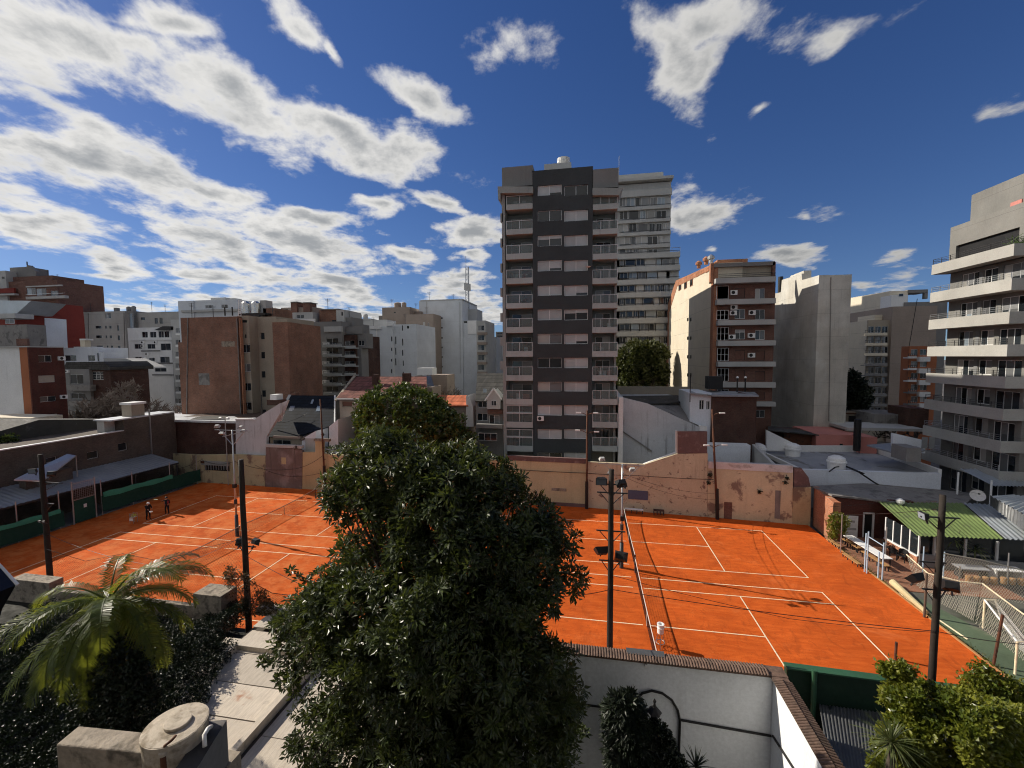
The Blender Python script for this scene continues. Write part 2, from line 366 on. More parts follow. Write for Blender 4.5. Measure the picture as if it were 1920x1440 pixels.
m_wstain = mat('stained white wall', (.5, .52, .54), streak=.85, sc=(.10, .10, .095), patch=((.28, .28, .27), .5, .6, .75), var=.14)
m_wblue = mat('bluish white paint', (.66, .69, .74), streak=.3, sc=(.42, .43, .44), var=.08)
m_gardenw = mat('smooth white garden wall', (.76, .78, .8), streak=.35, sc=(.45, .45, .43), var=.07, bump=.08)
m_salmon = mat('salmon paint', (.5, .2, .17), streak=.25, sc=(.3, .14, .12))
m_beigeP = mat('pink beige render', (.30, .245, .205), streak=.3, sc=(.2, .16, .14), lines=(2.8, .008, .4))
m_dirtyc = mat('dirty grey cement', (.22, .21, .2), streak=.6, sc=(.07, .065, .06), patch=((.12, .115, .11), .7, .52, .64), var=.25)
m_cement = mat('old cement block', (.30, .255, .20), streak=.4, sc=(.08, .07, .06), patch=((.13, .11, .085), 2.6, .47, .66), var=.3, fine=.3, bump=.9, bs_=14)
m_roofgrey = mat('grey roof membrane', (.30, .31, .33), patch=((.18, .175, .17), .5, .54, .62, (1, .5, 1)), var=.2, streak=0)
m_roofsil = mat('aluminium roof membrane', (.62, .64, .66), rough=.45, metal=.3, var=.2, patch=((.4, .4, .4), .6, .55, .65))
m_roofdk = mat('tarred roof', (.05, .048, .045), var=.3, patch=((.16, .15, .145), .6, .58, .7))
# metals, wood, misc
m_steel = mat('galvanised steel', (.42, .43, .44), rough=.4, metal=.7, fine=.08, streak=.2, sc=(.25, .2, .16), bump=.05)
m_steeld = mat('dark steel', (.05, .05, .052), rough=.5, metal=.3, bump=.05)
m_white_m = mat('white powder coat', (.78, .78, .77), rough=.45, var=.05, bump=.02)
m_alu = mat('aluminium frame', (.52, .53, .54), rough=.4, metal=.35, bump=.03)
m_railw = mat('pale rail', (.6, .61, .62), rough=.4, metal=.2, bump=.02)
m_black = mat('black plastic', (.015, .015, .016), rough=.5, bump=.05)
m_blackm = mat('black iron', (.018, .017, .017), rough=.55, bump=.1)
m_rust = mat('rusty iron', (.11, .045, .025), rough=.8, var=.3, patch=((.05, .03, .025), 2, .5, .65))
m_pole = mat('tarred timber pole', (.028, .022, .018), rough=.85, var=.35, streak=.5, sc=(.07, .06, .05), bump=.6, bs_=9)
m_polel = mat('weathered timber', (.11, .08, .06), rough=.85, var=.3, bump=.5)
m_bark = mat('bark', (.075, .06, .047), rough=.9, var=.35, fs=14, bump=.8, bs_=18)
m_barkp = mat('pale bare twigs', (.17, .145, .125), rough=.9, var=.3)
m_blueroof = mat('blue grey metal sheet', (.28, .295, .315), rough=.38, metal=.25, var=.15, streak=0, bump=.05, patch=((.4, .42, .44), .25, .56, .7))
m_zinc = mat('corrugated zinc sheet', (.42, .46, .49), rough=.38, metal=.45, var=.15, bump=.05, patch=((.3, .31, .31), .4, .56, .7))
m_zincd = mat('dark corrugated sheet', (.12, .125, .13), rough=.4, metal=.3, var=.2, bump=.05)
m_green = mat('light green corrugated sheet', (.15, .205, .07), rough=.55, var=.25, patch=((.11, .13, .065), 1.1, .52, .68), bump=.05)
m_greenw = mat('dark green paint', (.012, .035, .02), rough=.6, var=.25)
m_greenp = mat('green painted post', (.035, .10, .055), rough=.5, var=.2)
m_cloth_shaded = mat('green shade cloth', (.013, .055, .038), rough=.8, var=.15, bump=.15)  # lower cloth: the shadow on it is put into this darker green
m_cloth_lit = mat('green shade cloth lit top', (.06, .26, .17), rough=.8, var=.12, bump=.15)  # same cloth, coloured lighter where the fold catches the light
m_navy = mat('navy roof sheet', (.008, .011, .024), rough=.5)
m_bluesign = mat('slate blue board', (.085, .10, .16), rough=.6, var=.15, streak=.2, sc=(.05, .05, .07))
m_wood = mat('bench timber', (.36, .2, .085), rough=.7, var=.2, streak=0, fs=20)
m_dish = mat('satellite dish enamel', (.62, .6, .57), rough=.5, var=.1)
m_tankfc = mat('fibre cement tank', (.46, .40, .32), rough=.9, var=.15, patch=((.24, .2, .145), 3.2, .48, .66), streak=.5, sc=(.2, .15, .1), fine=.25, bump=.6)
m_inox = mat('stainless tank', (.6, .58, .54), rough=.22, metal=.9, var=.06, bump=.03)
m_tile = mat('clay coping tile', (.14, .09, .068), rough=.8, var=.35, vs=5, fine=.25, patch=((.10, .07, .055), 1.2, .5, .65), bump=.3)
m_paint = mat('white line tape', (.78, .66, .46), rough=.8, var=.15, fine=.2)
m_pipe = mat('white plastic pipe', (.75, .74, .7), rough=.4, var=.06)
m_bluepost = mat('pale blue painted post', (.42, .55, .68), rough=.5, var=.15, patch=((.25, .2, .17), 3, .6, .68))
m_cloth_bl = mat('black sportswear', (.014, .014, .016), rough=.85, bump=.3)
m_cloth_rd = mat('red cloth', (.35, .03, .035), rough=.85)
m_skin = mat('skin', (.36, .2, .13), rough=.6, var=.05, bump=.05)
m_capw = mat('white cap', (.75, .73, .7), rough=.8)
m_yel = mat('yellow tennis ball felt', (.5, .52, .08), rough=.9)
g_dark = glass('window glass'); g_mid = glass('curtained glass', (.14, .145, .15), .12, .5); g_teal = glass('tinted balcony glass', (.08, .10, .105), .08, .3)
g_cur = glass('curtain behind glass', (.36, .35, .33), .25, .35); g_sky = glass('glass with painted sky', (.2, .24, .28), .08, .4)  # g_sky: reflected sky is put into the pale blue base colour
s_white = slatted('white roller shutter', (.47, .49, .5)); s_beige = slatted('beige roller shutter', (.42, .36, .30)); s_brown = slatted('brown roller shutter', (.15, .065, .045))
s_grey = slatted('grey louvre', (.2, .205, .21), .12)
t_red = roof_tiles('dull red roof tiles', (.19, .075, .06), (.12, .055, .045)); t_orange = roof_tiles('orange roof tiles', (.48, .14, .07), (.36, .11, .055))
t_grey = roof_tiles('grey slate roof', (.062, .06, .055), (.045, .043, .04), .42)
t_blue = roof_tiles('blue black glazed tiles', (.009, .013, .021), (.007, .009, .015), .31)
# ---------------------------------------------------------------- facade helpers: plane = ('Y', y) faces the camera side, ('X', x) faces left
def pw(pl, u, d, z): return Vector((u, pl[1] + d, z)) if pl[0] == 'Y' else Vector((pl[1] + (d if pl[0] == 'X' else -d), u, z))      # 'R' faces right
def pbox(b, pl, u0, u1, d0, d1, z0, z1):
    a = pw(pl, u0, d0, z0); c = pw(pl, u1, d1, z1); return b.box(min(a.x, c.x), max(a.x, c.x), min(a.y, c.y), max(a.y, c.y), min(a.z, c.z), max(a.z, c.z))
def ppart(name, m, parent, pl, u0, u1, d0, d1, z0, z1):
    a = pw(pl, u0, d0, z0); c = pw(pl, u1, d1, z1); return box(name, m, parent, a.x, c.x, a.y, c.y, a.z, c.z)
def pxy(pl, px, py):
    p = PY(px, py, pl[1]) if pl[0] == 'Y' else PX(px, py, pl[1]); return (p.x if pl[0] == 'Y' else p.y), p.z
def rect(pl, x0, x1, y0, y1):
    """pixel rectangle -> (u0, u1, z0, z1) on the plane"""
    ym = (y0 + y1) / 2; xm = (x0 + x1) / 2
    u0 = pxy(pl, x0, ym)[0]; u1 = pxy(pl, x1, ym)[0]; z0 = pxy(pl, xm, y1)[1]; z1 = pxy(pl, xm, y0)[1]
    return min(u0, u1), max(u0, u1), z0, z1
def wall_holes(name, m, parent, pl, u0, u1, z0, z1, holes, thick=.25):
    us = sorted({u0, u1, *[h[0] for h in holes], *[h[1] for h in holes]}); zs = sorted({z0, z1, *[h[2] for h in holes], *[h[3] for h in holes]})
    us = [u for u in us if u0 <= u <= u1]; zs = [z for z in zs if z0 <= z <= z1]; b = MB()
    q = lambda *L: b.quad(*[pw(pl, *p) for p in L])
    for i in range(len(us) - 1):
        for j in range(len(zs) - 1):
            cu = (us[i] + us[i + 1]) / 2; cz = (zs[j] + zs[j + 1]) / 2
            if any(h[0] < cu < h[1] and h[2] < cz < h[3] for h in holes): continue
            q((us[i], 0, zs[j]), (us[i + 1], 0, zs[j]), (us[i + 1], 0, zs[j + 1]), (us[i], 0, zs[j + 1]))
    for a0, a1, c0, c1 in [h[:4] for h in holes] + [(u0, u1, z0, z1)]:
        t = thick
        q((a0, 0, c0), (a0, t, c0), (a0, t, c1), (a0, 0, c1)); q((a1, 0, c0), (a1, t, c0), (a1, t, c1), (a1, 0, c1))
        q((a0, 0, c0), (a1, 0, c0), (a1, t, c0), (a0, t, c0)); q((a0, 0, c1), (a1, 0, c1), (a1, t, c1), (a0, t, c1))
    return b.build(name, m, parent)
FC = {}
def window(parent, pl, r, d=.12, n=2, fm=None, panes=None, shut=0.0, sm=None, sill=None, ft=.05, bars=0, name='window'):
    """frame with n lights; each pane a sub-part; 'shut' = lowered share of the roller shutter (number or one per pane)"""
    u0, u1, z0, z1 = r[:4]; fm = fm or m_alu; w = u1 - u0; h = z1 - z0; ft = min(ft, w * .12, h * .12)
    k = (pl[0], round(w, 2), round(h, 2), n, fm.name, bars)
    if k not in FC:
        b = MB(); P0 = (pl[0], 0.0)
        pbox(b, P0, 0, ft, 0, .06, 0, h); pbox(b, P0, w - ft, w, 0, .06, 0, h); pbox(b, P0, ft, w - ft, 0, .06, 0, ft); pbox(b, P0, ft, w - ft, 0, .06, h - ft, h)
        for i in range(1, n): pbox(b, P0, w * i / n - ft / 2, w * i / n + ft / 2, 0, .06, ft, h - ft)
        for i in range(bars): pbox(b, P0, ft, w - ft, .01, .05, h * (i + 1) / (bars + 1) - ft * .35, h * (i + 1) / (bars + 1) + ft * .35)
        FC[k] = mesh('window_frame', b.V, b.F, fm)
    f = ob(name, FC[k], parent, pw(pl, u0, d - .06, z0))
    pm = panes or [g_dark]; sh = shut if isinstance(shut, (list, tuple)) else [shut] * n
    for i in range(n):
        a = u0 + w * i / n + ft / 2; c = u0 + w * (i + 1) / n - ft / 2; s = sh[i % len(sh)]
        if s < .98: ppart('pane', pm[i % len(pm)], f, pl, a, c, d - .03, d + .02, z0 + ft * .6, z1 - ft * .6)
        if s > .02: ppart('shutter', sm or s_white, f, pl, a + .003, c - .003, d - .05 + .004, d - .036, z1 - ft - (h - 2 * ft) * s, z1 - ft)
    if sill: ppart('sill', sill, f, pl, u0 - .06, u1 + .06, -.07, d - .07, z0 - .07, z0 - .005)
    return f
def aircon(parent, pl, px, py, s=.8, name='air_conditioner', d=0):
    u, z = pxy(pl, px, py); b = MB(); pbox(b, pl, u - s / 2, u + s / 2, d - .32, d - .02, z - s * .36, z + s * .36)
    o = b.build(name, m_white_m, parent)
    c = pw(pl, u - s * .12, d - .33, z); g = MB(); n = 18
    V = [c + (pw((pl[0], 0), math.cos(2 * math.pi * i / n) * s * .27, 0, math.sin(2 * math.pi * i / n) * s * .27)) for i in range(n)]
    g.add(V, [tuple(range(n))]); g.build('fan_grille', m_black, o)
    return o
def corrugated(name, m, parent, a, b, c, d, pitch=.12, amp=.02, along=None, thick=True):
    """wavy sheet over the quad a-b (eaves) d-c (ridge); waves run from a-b up to d-c"""
    a, b, c, d = map(Vector, (a, b, c, d)); L = max((b - a).length, (c - d).length); n = max(4, int(L / pitch) * 4)
    nrm = (b - a).cross(d - a).normalized(); q = MB(); V = []
    for i in range(n + 1):
        t = i / n; o = nrm * (amp * math.sin(2 * math.pi * t * L / pitch))
        V += [a.lerp(b, t) + o, d.lerp(c, t) + o]
    q.add(V, [(2 * i, 2 * i + 2, 2 * i + 3, 2 * i + 1) for i in range(n)])
    return q.build(name, m, parent, smooth=True)
# ================================================================ the setting: ground, clay, paved roofs
def struct(o): o['kind'] = 'structure'; return o
m_ground = mat('street and yard ground', (.105, .1, .095), var=.3, vs=.06, patch=((.16, .15, .14), .05, .45, .6))
struct(ob('ground', mesh('ground', [(-900, -300, -.35), (900, -300, -.35), (900, 1500, -.35), (-900, 1500, -.35)], [(0, 1, 2, 3)], m_ground)))
def claymat():
    m, T, bs, P, N, out = newmat('red brick dust clay')
    big = T.noise(P, .16, 5, .6); drag = T.noise(T.v('MULTIPLY', P, (.45, 2.6, 1)), 1.5, 5, .65, .6); fine = T.noise(P, 26, 3, .7); scuff = T.noise(T.v('MULTIPLY', P, (1.3, .6, 1)), 1.1, 6, .7, 1.2)
    cc = T.mix(T.smooth(drag, .3, .72), (.46, .078, .011), (.59, .115, .018))
    cc = T.mix(T.m('MULTIPLY', T.smooth(scuff, .5, .7), .75), cc, (.34, .062, .011))
    # slide marks and footprints: short dark and pale dashes
    sl = T.noise(T.v('MULTIPLY', P, (.9, 5.5, 1)), 2.1, 4, .7, 1.6); cc = T.mix(T.m('MULTIPLY', T.smooth(sl, .60, .70), .6), cc, (.27, .05, .011)); cc = T.mix(T.m('MULTIPLY', T.smooth(sl, .40, .30), .5), cc, (.66, .20, .05))
    foot = T.noise(P, 7.5, 2, .5); cc = T.mix(T.m('MULTIPLY', T.m('MULTIPLY', T.smooth(foot, .62, .7), T.smooth(big, .4, .6)), .6), cc, (.30, .055, .012))
    # damp darker fields and drag-mat sweeps
    p = T.sep(P); arc = T.m('SINE', T.m('MULTIPLY', T.m('ADD', T.m('MULTIPLY', T.m('POWER', T.m('ABSOLUTE', T.m('SUBTRACT', T.m('MODULO', T.m('ADD', p[0], 60.0), 33.4), 16.7)), 1.3), .35), p[1]), 4.2)); cc = T.v('SCALE', cc, T.m('MULTIPLY_ADD', arc, .035, 1.0))
    cc = T.v('SCALE', cc, T.m('ADD', T.lin(big, .3, .7, .80, 1.14), T.lin(fine, .2, .8, -.14, .14)))
    cc = T.mix(T.m('MULTIPLY', T.smooth(T.noise(T.v('MULTIPLY', P, (.7, 1.2, 1)), .34, 6, .68, .5), .53, .72), .5), cc, (.63, .17, .05)); cc = T.mix(T.m('MULTIPLY', T.smooth(T.noise(T.v('ADD', P, (31.0, 7.0, 0)), .27, 6, .66, .8), .54, .68), .55), cc, (.35, .062, .011))
    # worn drier dust on the courts to the left
    cc = T.mix(T.m('MULTIPLY', T.smooth(p[0], -8, -20), T.smooth(T.noise(P, .7, 5, .7), .42, .66)), cc, (.56, .16, .045))
    T.put(bs.inputs['Base Color'], cc); bs.inputs['Roughness'].default_value = .95; bs.inputs['Specular IOR Level'].default_value = .12
    bumped(T, bs, T.m('ADD', T.m('MULTIPLY', fine, .4), scuff), .35, .03)
    return m
m_clay = claymat()
clay = struct(ob('clay_court', mesh('clay_court', [(-48.2, 19.0, 0), (-8, 19.0, 0), (-8, 16.9, 0), (20.1, 16.9, 0), (20.1, 42.9, 0), (12.5, 43.6, 0), (0, 44.4, 0), (-48.2, 46.1, 0)], [(0, 1, 2, 3, 4, 5, 6, 7)], m_clay)))
S_, B_, Wd, Al = 6.40, 11.885, 8.23, 1.372
def court(cx, y0, doubles):
    def ln(x0, x1, y0_, y1_):
        # a painted tape line, slightly uneven where clay has drifted over it
        box('court_line', m_paint, clay, x0, x1, y0_, y1_, .004, .012)
    h = .034; a, b = (y0 - Al, y0 + Wd + Al) if doubles else (y0, y0 + Wd)
    for s in (-1, 1):
        ln(cx + s * B_ - h, cx + s * B_ + h, a - h, b + h); ln(cx + s * S_ - h, cx + s * S_ + h, y0 + h, y0 + Wd - h)
    for yy in ([y0, y0 + Wd] + ([a, b] if doubles else [])):
        ln(cx - B_ + h, cx - .35, yy - h, yy + h); ln(cx + .35, cx + B_ - h, yy - h, yy + h)
    ln(cx - S_ + h, cx - .2, y0 + Wd / 2 - h, y0 + Wd / 2 + h); ln(cx + .2, cx + S_ - h, y0 + Wd / 2 - h, y0 + Wd / 2 + h)
court(3.52, 32.42, False); court(3.47, 20.9, True); court(-29.95, 33.3, False); court(-29.92, 21.64, True)
m_net = mat('black net cord', (.012, .012, .013), bump=0)
m_tapew = mat('white net tape', (.7, .68, .63), rough=.8)
def tennis_net(x, y0, y1, label, band=m_tapew, strap=True):
    t = thing('tennis_net', label, 'tennis net', (x, (y0 + y1) / 2, 0), 'nets across the clay courts')
    for y in (y0, y1):
        p = MB().tube([(x, y, 0), (x, y, 1.08)], .045, 10).build('post', m_steeld, t); MB().lathe((x, y, 1.08), [(.05, 0), (.05, .02), (.02, .04)], 10).build('cap', m_steel, p)
    L = y1 - y0; top = lambda y: 1.06 - .14 * (1 - ((y - (y0 + y1) / 2) / (L / 2)) ** 2)
    b = MB(); ys = [y0 + .06 + (L - .12) * i / 16 for i in range(17)]
    for i in range(16):
        for s in (-1, 1):
            b.quad((x + s * .012, ys[i], top(ys[i]) - .06), (x + s * .012, ys[i + 1], top(ys[i + 1]) - .06), (x + s * .012, ys[i + 1], top(ys[i + 1])), (x + s * .012, ys[i], top(ys[i])))
        b.quad((x - .012, ys[i], top(ys[i])), (x - .012, ys[i + 1], top(ys[i + 1])), (x + .012, ys[i + 1], top(ys[i + 1])), (x + .012, ys[i], top(ys[i])))
    b.build('head_band', band, t)
    b = MB(); n = int(L / .1)
    for i in range(n):
        y = y0 + .08 + (L - .16) * i / n; b.box(x - .004, x + .004, y, y + .009, .03, top(y) - .06)
    for k in range(1, 10):
        for i in range(16):
            za, zb = top(ys[i]) * k / 10, top(ys[i + 1]) * k / 10
            b.bar((x, ys[i], za), (x, ys[i + 1], zb), .007)
    b.build('netting', m_net, t, kind='stuff')
    if strap: MB().box(x - .016, x + .016, (y0 + y1) / 2 - .025, (y0 + y1) / 2 + .025, .01, top((y0 + y1) / 2) - .05).build('centre_strap', band, t)
    return t
m_tapeg = mat('dusty net tape', (.30, .22, .17), rough=.9)
tennis_net(3.52, 31.75, 41.7, 'tennis net of the far right court, beside the galvanised lamp mast')
tennis_net(3.47, 18.7, 31.2, 'tennis net of the near right court, ending at the white garden wall')
tennis_net(-29.95, 32.5, 42.5, 'tennis net of the far left court near the yellow wall', m_tapeg)
tennis_net(-29.92, 19.6, 31.9, 'tennis net of the near left court behind the palm', m_tapeg)
# paved flat roof seen at the bottom left: slabs with open joints
def pavemat():
    m, T, bs, P, N, out = newmat('weathered roof slab')
    g = T.noise(T.v('MULTIPLY', P, (9, 1.0, 1)), 2.2, 5, .7); b = T.noise(P, .9, 5, .65); oi = T.n('ShaderNodeObjectInfo').outputs['Random']
    cc = T.mix(T.smooth(g, .35, .7), (.60, .53, .44), (.46, .40, .33)); cc = T.mix(T.m('MULTIPLY', T.smooth(b, .6, .72), .7), cc, (.22, .19, .16))
    cc = T.mix(T.m('MULTIPLY', T.smooth(T.noise(P, .55, 4, .6), .66, .74), .8), cc, (.33, .12, .05))
    cc = T.v('SCALE', cc, T.lin(oi, 0, 1, .86, 1.08))
    T.put(bs.inputs['Base Color'], cc); bs.inputs['Roughness'].default_value = .9; bumped(T, bs, g, .5, .015); return m
m_pave = pavemat(); m_joint = mat('dark joint', (.09, .075, .06), var=.3)
RZ = 3.0
terr = struct(MB().box(-15.65, -4.0, 2, 18.6, 0, RZ - .12).build('roof_terrace', m_joint))
def slab(pts, z):
    b = MB(); n = len(pts); lo = [(p[0], p[1], z - .028) for p in pts]; hi = [(p[0], p[1], z + U(0, .012)) for p in pts]
    b.add(lo + hi, [tuple(range(n, 2 * n))] + [(i, (i + 1) % n, (i + 1) % n + n, i + n) for i in range(n)])
    c = sum((Vector((*p, 0)) for p in pts), Vector()) / n; c.z = z - .028
    return b.build('paving_slab', m_pave, terr, c)
pr = [PZ(x, y, RZ) for x, y in ((440, 1440), (530, 1300), (600, 1200), (660, 1120))]
pl_ = [PZ(x, y, RZ) for x, y in ((345, 1400), (455, 1232), (505, 1175), (560, 1120))]
gap = .03
# left strip between the hedge and the kerb: x runs -15.6..-11.6, long axis along Y
xs0, xs1 = -15.4, -11.25
yy = 8.0; k = 0
while yy < 18.3:
    h = 1.5 + U(-.06, .06); xa = xs0
    slab([(xa, yy), (xs1, yy + .02), (xs1, yy + h - gap), (xa, yy + h - gap)], RZ + (.16 if yy > 15.6 else 0)); yy += h
yy = 6.4
while yy < 18:
    h = 1.9 + U(-.05, .05)
    for x0, x1 in ((-10.85, -8.3), (-8.27, -5.9)): slab([(x0, yy), (x1, yy), (x1, yy + h - gap), (x0, yy + h - gap)], RZ - .10 + .0)
    yy += h
box('kerb', m_pave, terr, -11.2, -10.98, 6, 18.4, RZ - .1, RZ + .24)
box('kerb', m_pave, terr, -15.3, -15.0, 13.7, 15.5, RZ + .0, RZ + .25)
box('step', m_pave, terr, -15.9, -11.25, 15.55, 15.95, RZ - .05, RZ + .22)
box('step', m_pave, terr, -16.2, -11.25, 18.0, 18.5, RZ - .05, RZ + .3)
# ================================================================ walls behind the courts
def PK(px, py, Y, k): d = ray(px, py); return CO + d * (Y / (d.y - k * d.x))
def wallk(name, m, parent, px, Y, k, th=.3, z0=None):
    """wall outline in photograph pixels on the slightly skewed boundary y = Y + k x; points with py None stand on the ground"""
    pts = []
    for a, b in px:
        if b is None:
            x = pts[-1].x if pts and not isinstance(pts[-1], tuple) else 0; pts.append((a, None))
        else: pts.append(PK(a, b, Y, k))
    out = []
    for p in pts:
        if isinstance(p, tuple):
            q = PK(p[0], 940, Y, k); out.append(Vector((q.x, Y + k * q.x, -.2)))
        else: out.append(p)
    n = len(out); V = out + [v + Vector((0, th, 0)) for v in out]
    b = MB(); b.add(V, [tuple(range(n)), tuple(reversed(range(n, 2 * n)))] + [(i, i + n, (i + 1) % n + n, (i + 1) % n) for i in range(n)])
    c = sum(out, Vector()) / n; c.z = 0
    return b.build(name, m, parent, c if parent is None else None)
KL, KR, Y0 = -.033, -.075, 44.25
w = tag(wallk('boundary_wall', m_yellow, None, [(268, None), (445, None), (445, 852), (375, 853), (268, 848)], Y0, KL), 'faded yellow wall with barred slot window, below dark brick building', 'wall', 'walls behind the courts')
def on_wall(name, m, parent, x0, x1, y0, y1, Y, k, d0=-.04, d1=.0, **kw):
    a = PK(x0, y1, Y, k); c = PK(x1, y0, Y, k); b = MB()
    for p, q in ((a, c),): b.add([(p.x, p.y + d0, p.z), (q.x, q.y + d0, p.z), (q.x, q.y + d1, p.z), (p.x, p.y + d1, p.z), (p.x, p.y + d0, q.z), (q.x, q.y + d0, q.z), (q.x, q.y + d1, q.z), (p.x, p.y + d1, q.z)], BOXF)
    return b.build(name, m, parent, None if parent else a, **kw)
f = on_wall('slot_window', m_blackm, w, 385, 430, 872, 881, Y0, KL, -.02, .1); on_wall('lintel', m_tgrey, w, 379, 430, 866, 871, Y0, KL, -.14, .05)
for i in range(9): on_wall('window_bar', m_steel, f, 386 + i * 4.8, 387.2 + i * 4.8, 872.5, 880.5, Y0, KL, -.06, -.03)
on_wall('vent_cover', m_rust, w, 378, 385, 864, 868, Y0, KL, -.16, .02)
tag(wallk('boundary_wall', m_yellow, None, [(445.4, None), (498, None), (498, 855), (445.4, 852)], Y0, KL), 'stained yellow wall stretch right of the galvanised lamp mast', 'wall', 'walls behind the courts')
w = tag(wallk('boundary_wall', m_stain, None, [(498.4, None), (567, None), (567, 845), (560, 842), (498.4, 838)], Y0 - .04, KL), 'purplish bare cement wall streaked with dark stains', 'wall', 'walls behind the courts')
on_wall('brick_patch', m_ochre, w, 528, 536, 858, 870, Y0 - .04, KL, -.015, .01); on_wall('coping', m_lgrey, w, 499, 566, 835.5, 838, Y0 - .04, KL, -.1, .35)
w = tag(wallk('boundary_wall', m_ochre, None, [(567.4, None), (760, None), (760, 858), (612, 852), (606, 850), (606, 826), (591, 826), (591, 848), (567.4, 848)], Y0, KL), 'ochre wall with a raised pillar, running behind the big tree', 'wall', 'walls behind the courts')
on_wall('coping', m_cement, w, 589, 617, 823.5, 827, Y0, KL, -.08, .38)
tag(wallk('boundary_wall', m_ochre, None, [(760.4, None), (948, None), (948, 863), (760.4, 858)], Y0, KL), 'ochre wall stretch hidden mostly behind the big tree', 'wall', 'walls behind the courts')
w = tag(wallk('boundary_wall', m_tan, None, [(948.4, None), (1099, None), (1099, 867), (948.4, 861)], Y0, KL), 'tan painted block wall in front of the dark tower', 'wall', 'walls behind the courts')
on_wall('coping', m_maroon, w, 948.6, 1098.8, 860.5, 862.5, Y0, KL, -.05, .34); on_wall('vent_grille', m_cement, w, 1034, 1062, 916, 920, Y0, KL, -.02, .01); on_wall('plinth', m_maroon, w, 948.6, 1098.8, 945, 953, Y0, KL, -.05, .02)
w = tag(wallk('boundary_wall', m_pink, None, [(1099.4, None), (1327, None), (1327, 850), (1270, 851), (1208, 871), (1099.4, 866)], Y0, KR), 'faded pink wall with a rising sloped top and dark speckles', 'wall', 'walls behind the courts')
wallk('raised_block', m_maroon, w, [(1270.3, 850.5), (1326, 850), (1326, 809), (1270.3, 809)], Y0 - .02, KR, .34); wallk('white_edge', m_white, w, [(1206, 870), (1208, 871), (1270, 851), (1270, 808), (1267, 808), (1267, 848)], Y0 + .31, KR, .3)
on_wall('sign_board', m_bluesign, w, 1177.5, 1215, 921, 935, Y0, KR, -.06, -.01)
w = tag(wallk('boundary_wall', m_pinkp, None, [(1327.4, None), (1487, None), (1487, 882), (1327.4, 873)], Y0, KR), 'peeling pink wall with bare brown patches and plant tufts', 'wall', 'walls behind the courts')
on_wall('coping', m_roofsil, w, 1328, 1486.5, 873, 878, Y0, KR, -.04, .4)
on_wall('bare_patch', m_brick3, w, 1357, 1373, 942, 972, Y0, KR, -.012, .01); on_wall('bare_patch', m_dirtyc, w, 1452, 1464, 920, 972, Y0, KR, -.012, .01)
tag(wallk('boundary_wall', m_yellow, None, [(1487.4, None), (1521, None), (1521, 914), (1487.4, 914)], Y0 - .05, KR), 'low yellowed wall end beside the orange brick return', 'wall', 'walls behind the courts')
tag(wallk('boundary_wall', m_maroon, None, [(1488, 913.5), (1520, 913.5), (1516, 895), (1503, 878), (1488, 877)], Y0 + .1, KR), 'greyish cement patch wall under the white flat roof', 'wall', 'walls behind the courts')
# ================================================================ lamp masts and timber poles
def floodlight(parent, p, yaw, tilt, s=.5, m=None):
    """lamp housing with its glass and a bracket; yaw = heading, tilt = downwards"""
    p = Vector(p); R = Matrix.Rotation(yaw, 3, 'Z') @ Matrix.Rotation(-tilt, 3, 'X'); b = MB(); w, h, dp = s, s * .72, s * .32
    f0 = [(-w / 2, dp, -h / 2), (w / 2, dp, -h / 2), (w / 2, dp, h / 2), (-w / 2, dp, h / 2)]; k0 = [(-w * .32, -dp * .4, -h * .3), (w * .32, -dp * .4, -h * .3), (w * .32, -dp * .4, h * .3), (-w * .32, -dp * .4, h * .3)]
    b.add([p + R @ Vector(v) for v in f0 + k0], [(0, 1, 2, 3), (7, 6, 5, 4), (0, 4, 5, 1), (1, 5, 6, 2), (2, 6, 7, 3), (3, 7, 4, 0)])
    o = b.build('floodlight', m or m_black, parent)
    g = MB().add([p + R @ Vector((v[0] * .88, dp + .006, v[2] * .86)) for v in f0], [(0, 1, 2, 3)]).build('lamp_glass', g_sky, o)
    MB().bar(p + R @ Vector((0, 0, -h * .5)), p + R @ Vector((0, -.05, -h * .5 - .18)), .05).build('bracket', m_steeld, o)
    return o
def timber_pole(x, y, top, r, label, lamps, bars, lean=(0, 0), mp=None):
    t = thing('timber_pole', label, 'lamp pole', (x, y, -.2), 'timber poles round the courts')
    n = 9; b = MB(); b.tube([(x + lean[0] * i / n + U(-.012, .012), y + lean[1] * i / n, -.2 + (top + .2) * i / n) for i in range(n + 1)], [r * (1.12 - .27 * i / n) for i in range(n + 1)], 12)
    b.build('shaft', mp or m_pole, t, smooth=True)
    for (z, dx0, dx1, dy) in bars:
        MB().bar((x + dx0, y + dy, z), (x + dx1, y + dy, z), .05).build('cross_bar', m_steeld, t)
        MB().bar((x + dx0 * .8, y + dy, z), (x, y + dy * .5, z - .55), .03).build('brace', m_steeld, t); MB().bar((x + dx1 * .8, y + dy, z), (x, y + dy * .5, z - .55), .03).build('brace', m_steeld, t)
    for (dx, dy, z, yaw, tilt, s) in lamps: floodlight(t, (x + dx, y + dy, z), yaw, tilt, s * 1.15, None)
    return t
def zat(px, py, x, y):
    """height at which the pixel row meets the vertical through (x, y)"""
    v = Vector((x, y, 0)) - CO; fwd = v.dot(EF)
    # solve for z along the vertical
    best = 0; lo, hi = -5, 60
    for _ in range(40):
        mid = (lo + hi) / 2; q = Vector((x, y, mid)) - CO; yy = 720 - F * q.dot(EU) / q.dot(EF)
        if yy > py: lo = mid
        else: hi = mid
    return (lo + hi) / 2
YP = 18.6
p = PY(1145, 1050, YP); x = p.x; zt = zat(1145, 880, x, YP); z1 = zat(1145, 902, x, YP); z2 = zat(1145, 1045, x, YP); z3 = zat(1145, 998, x, YP)
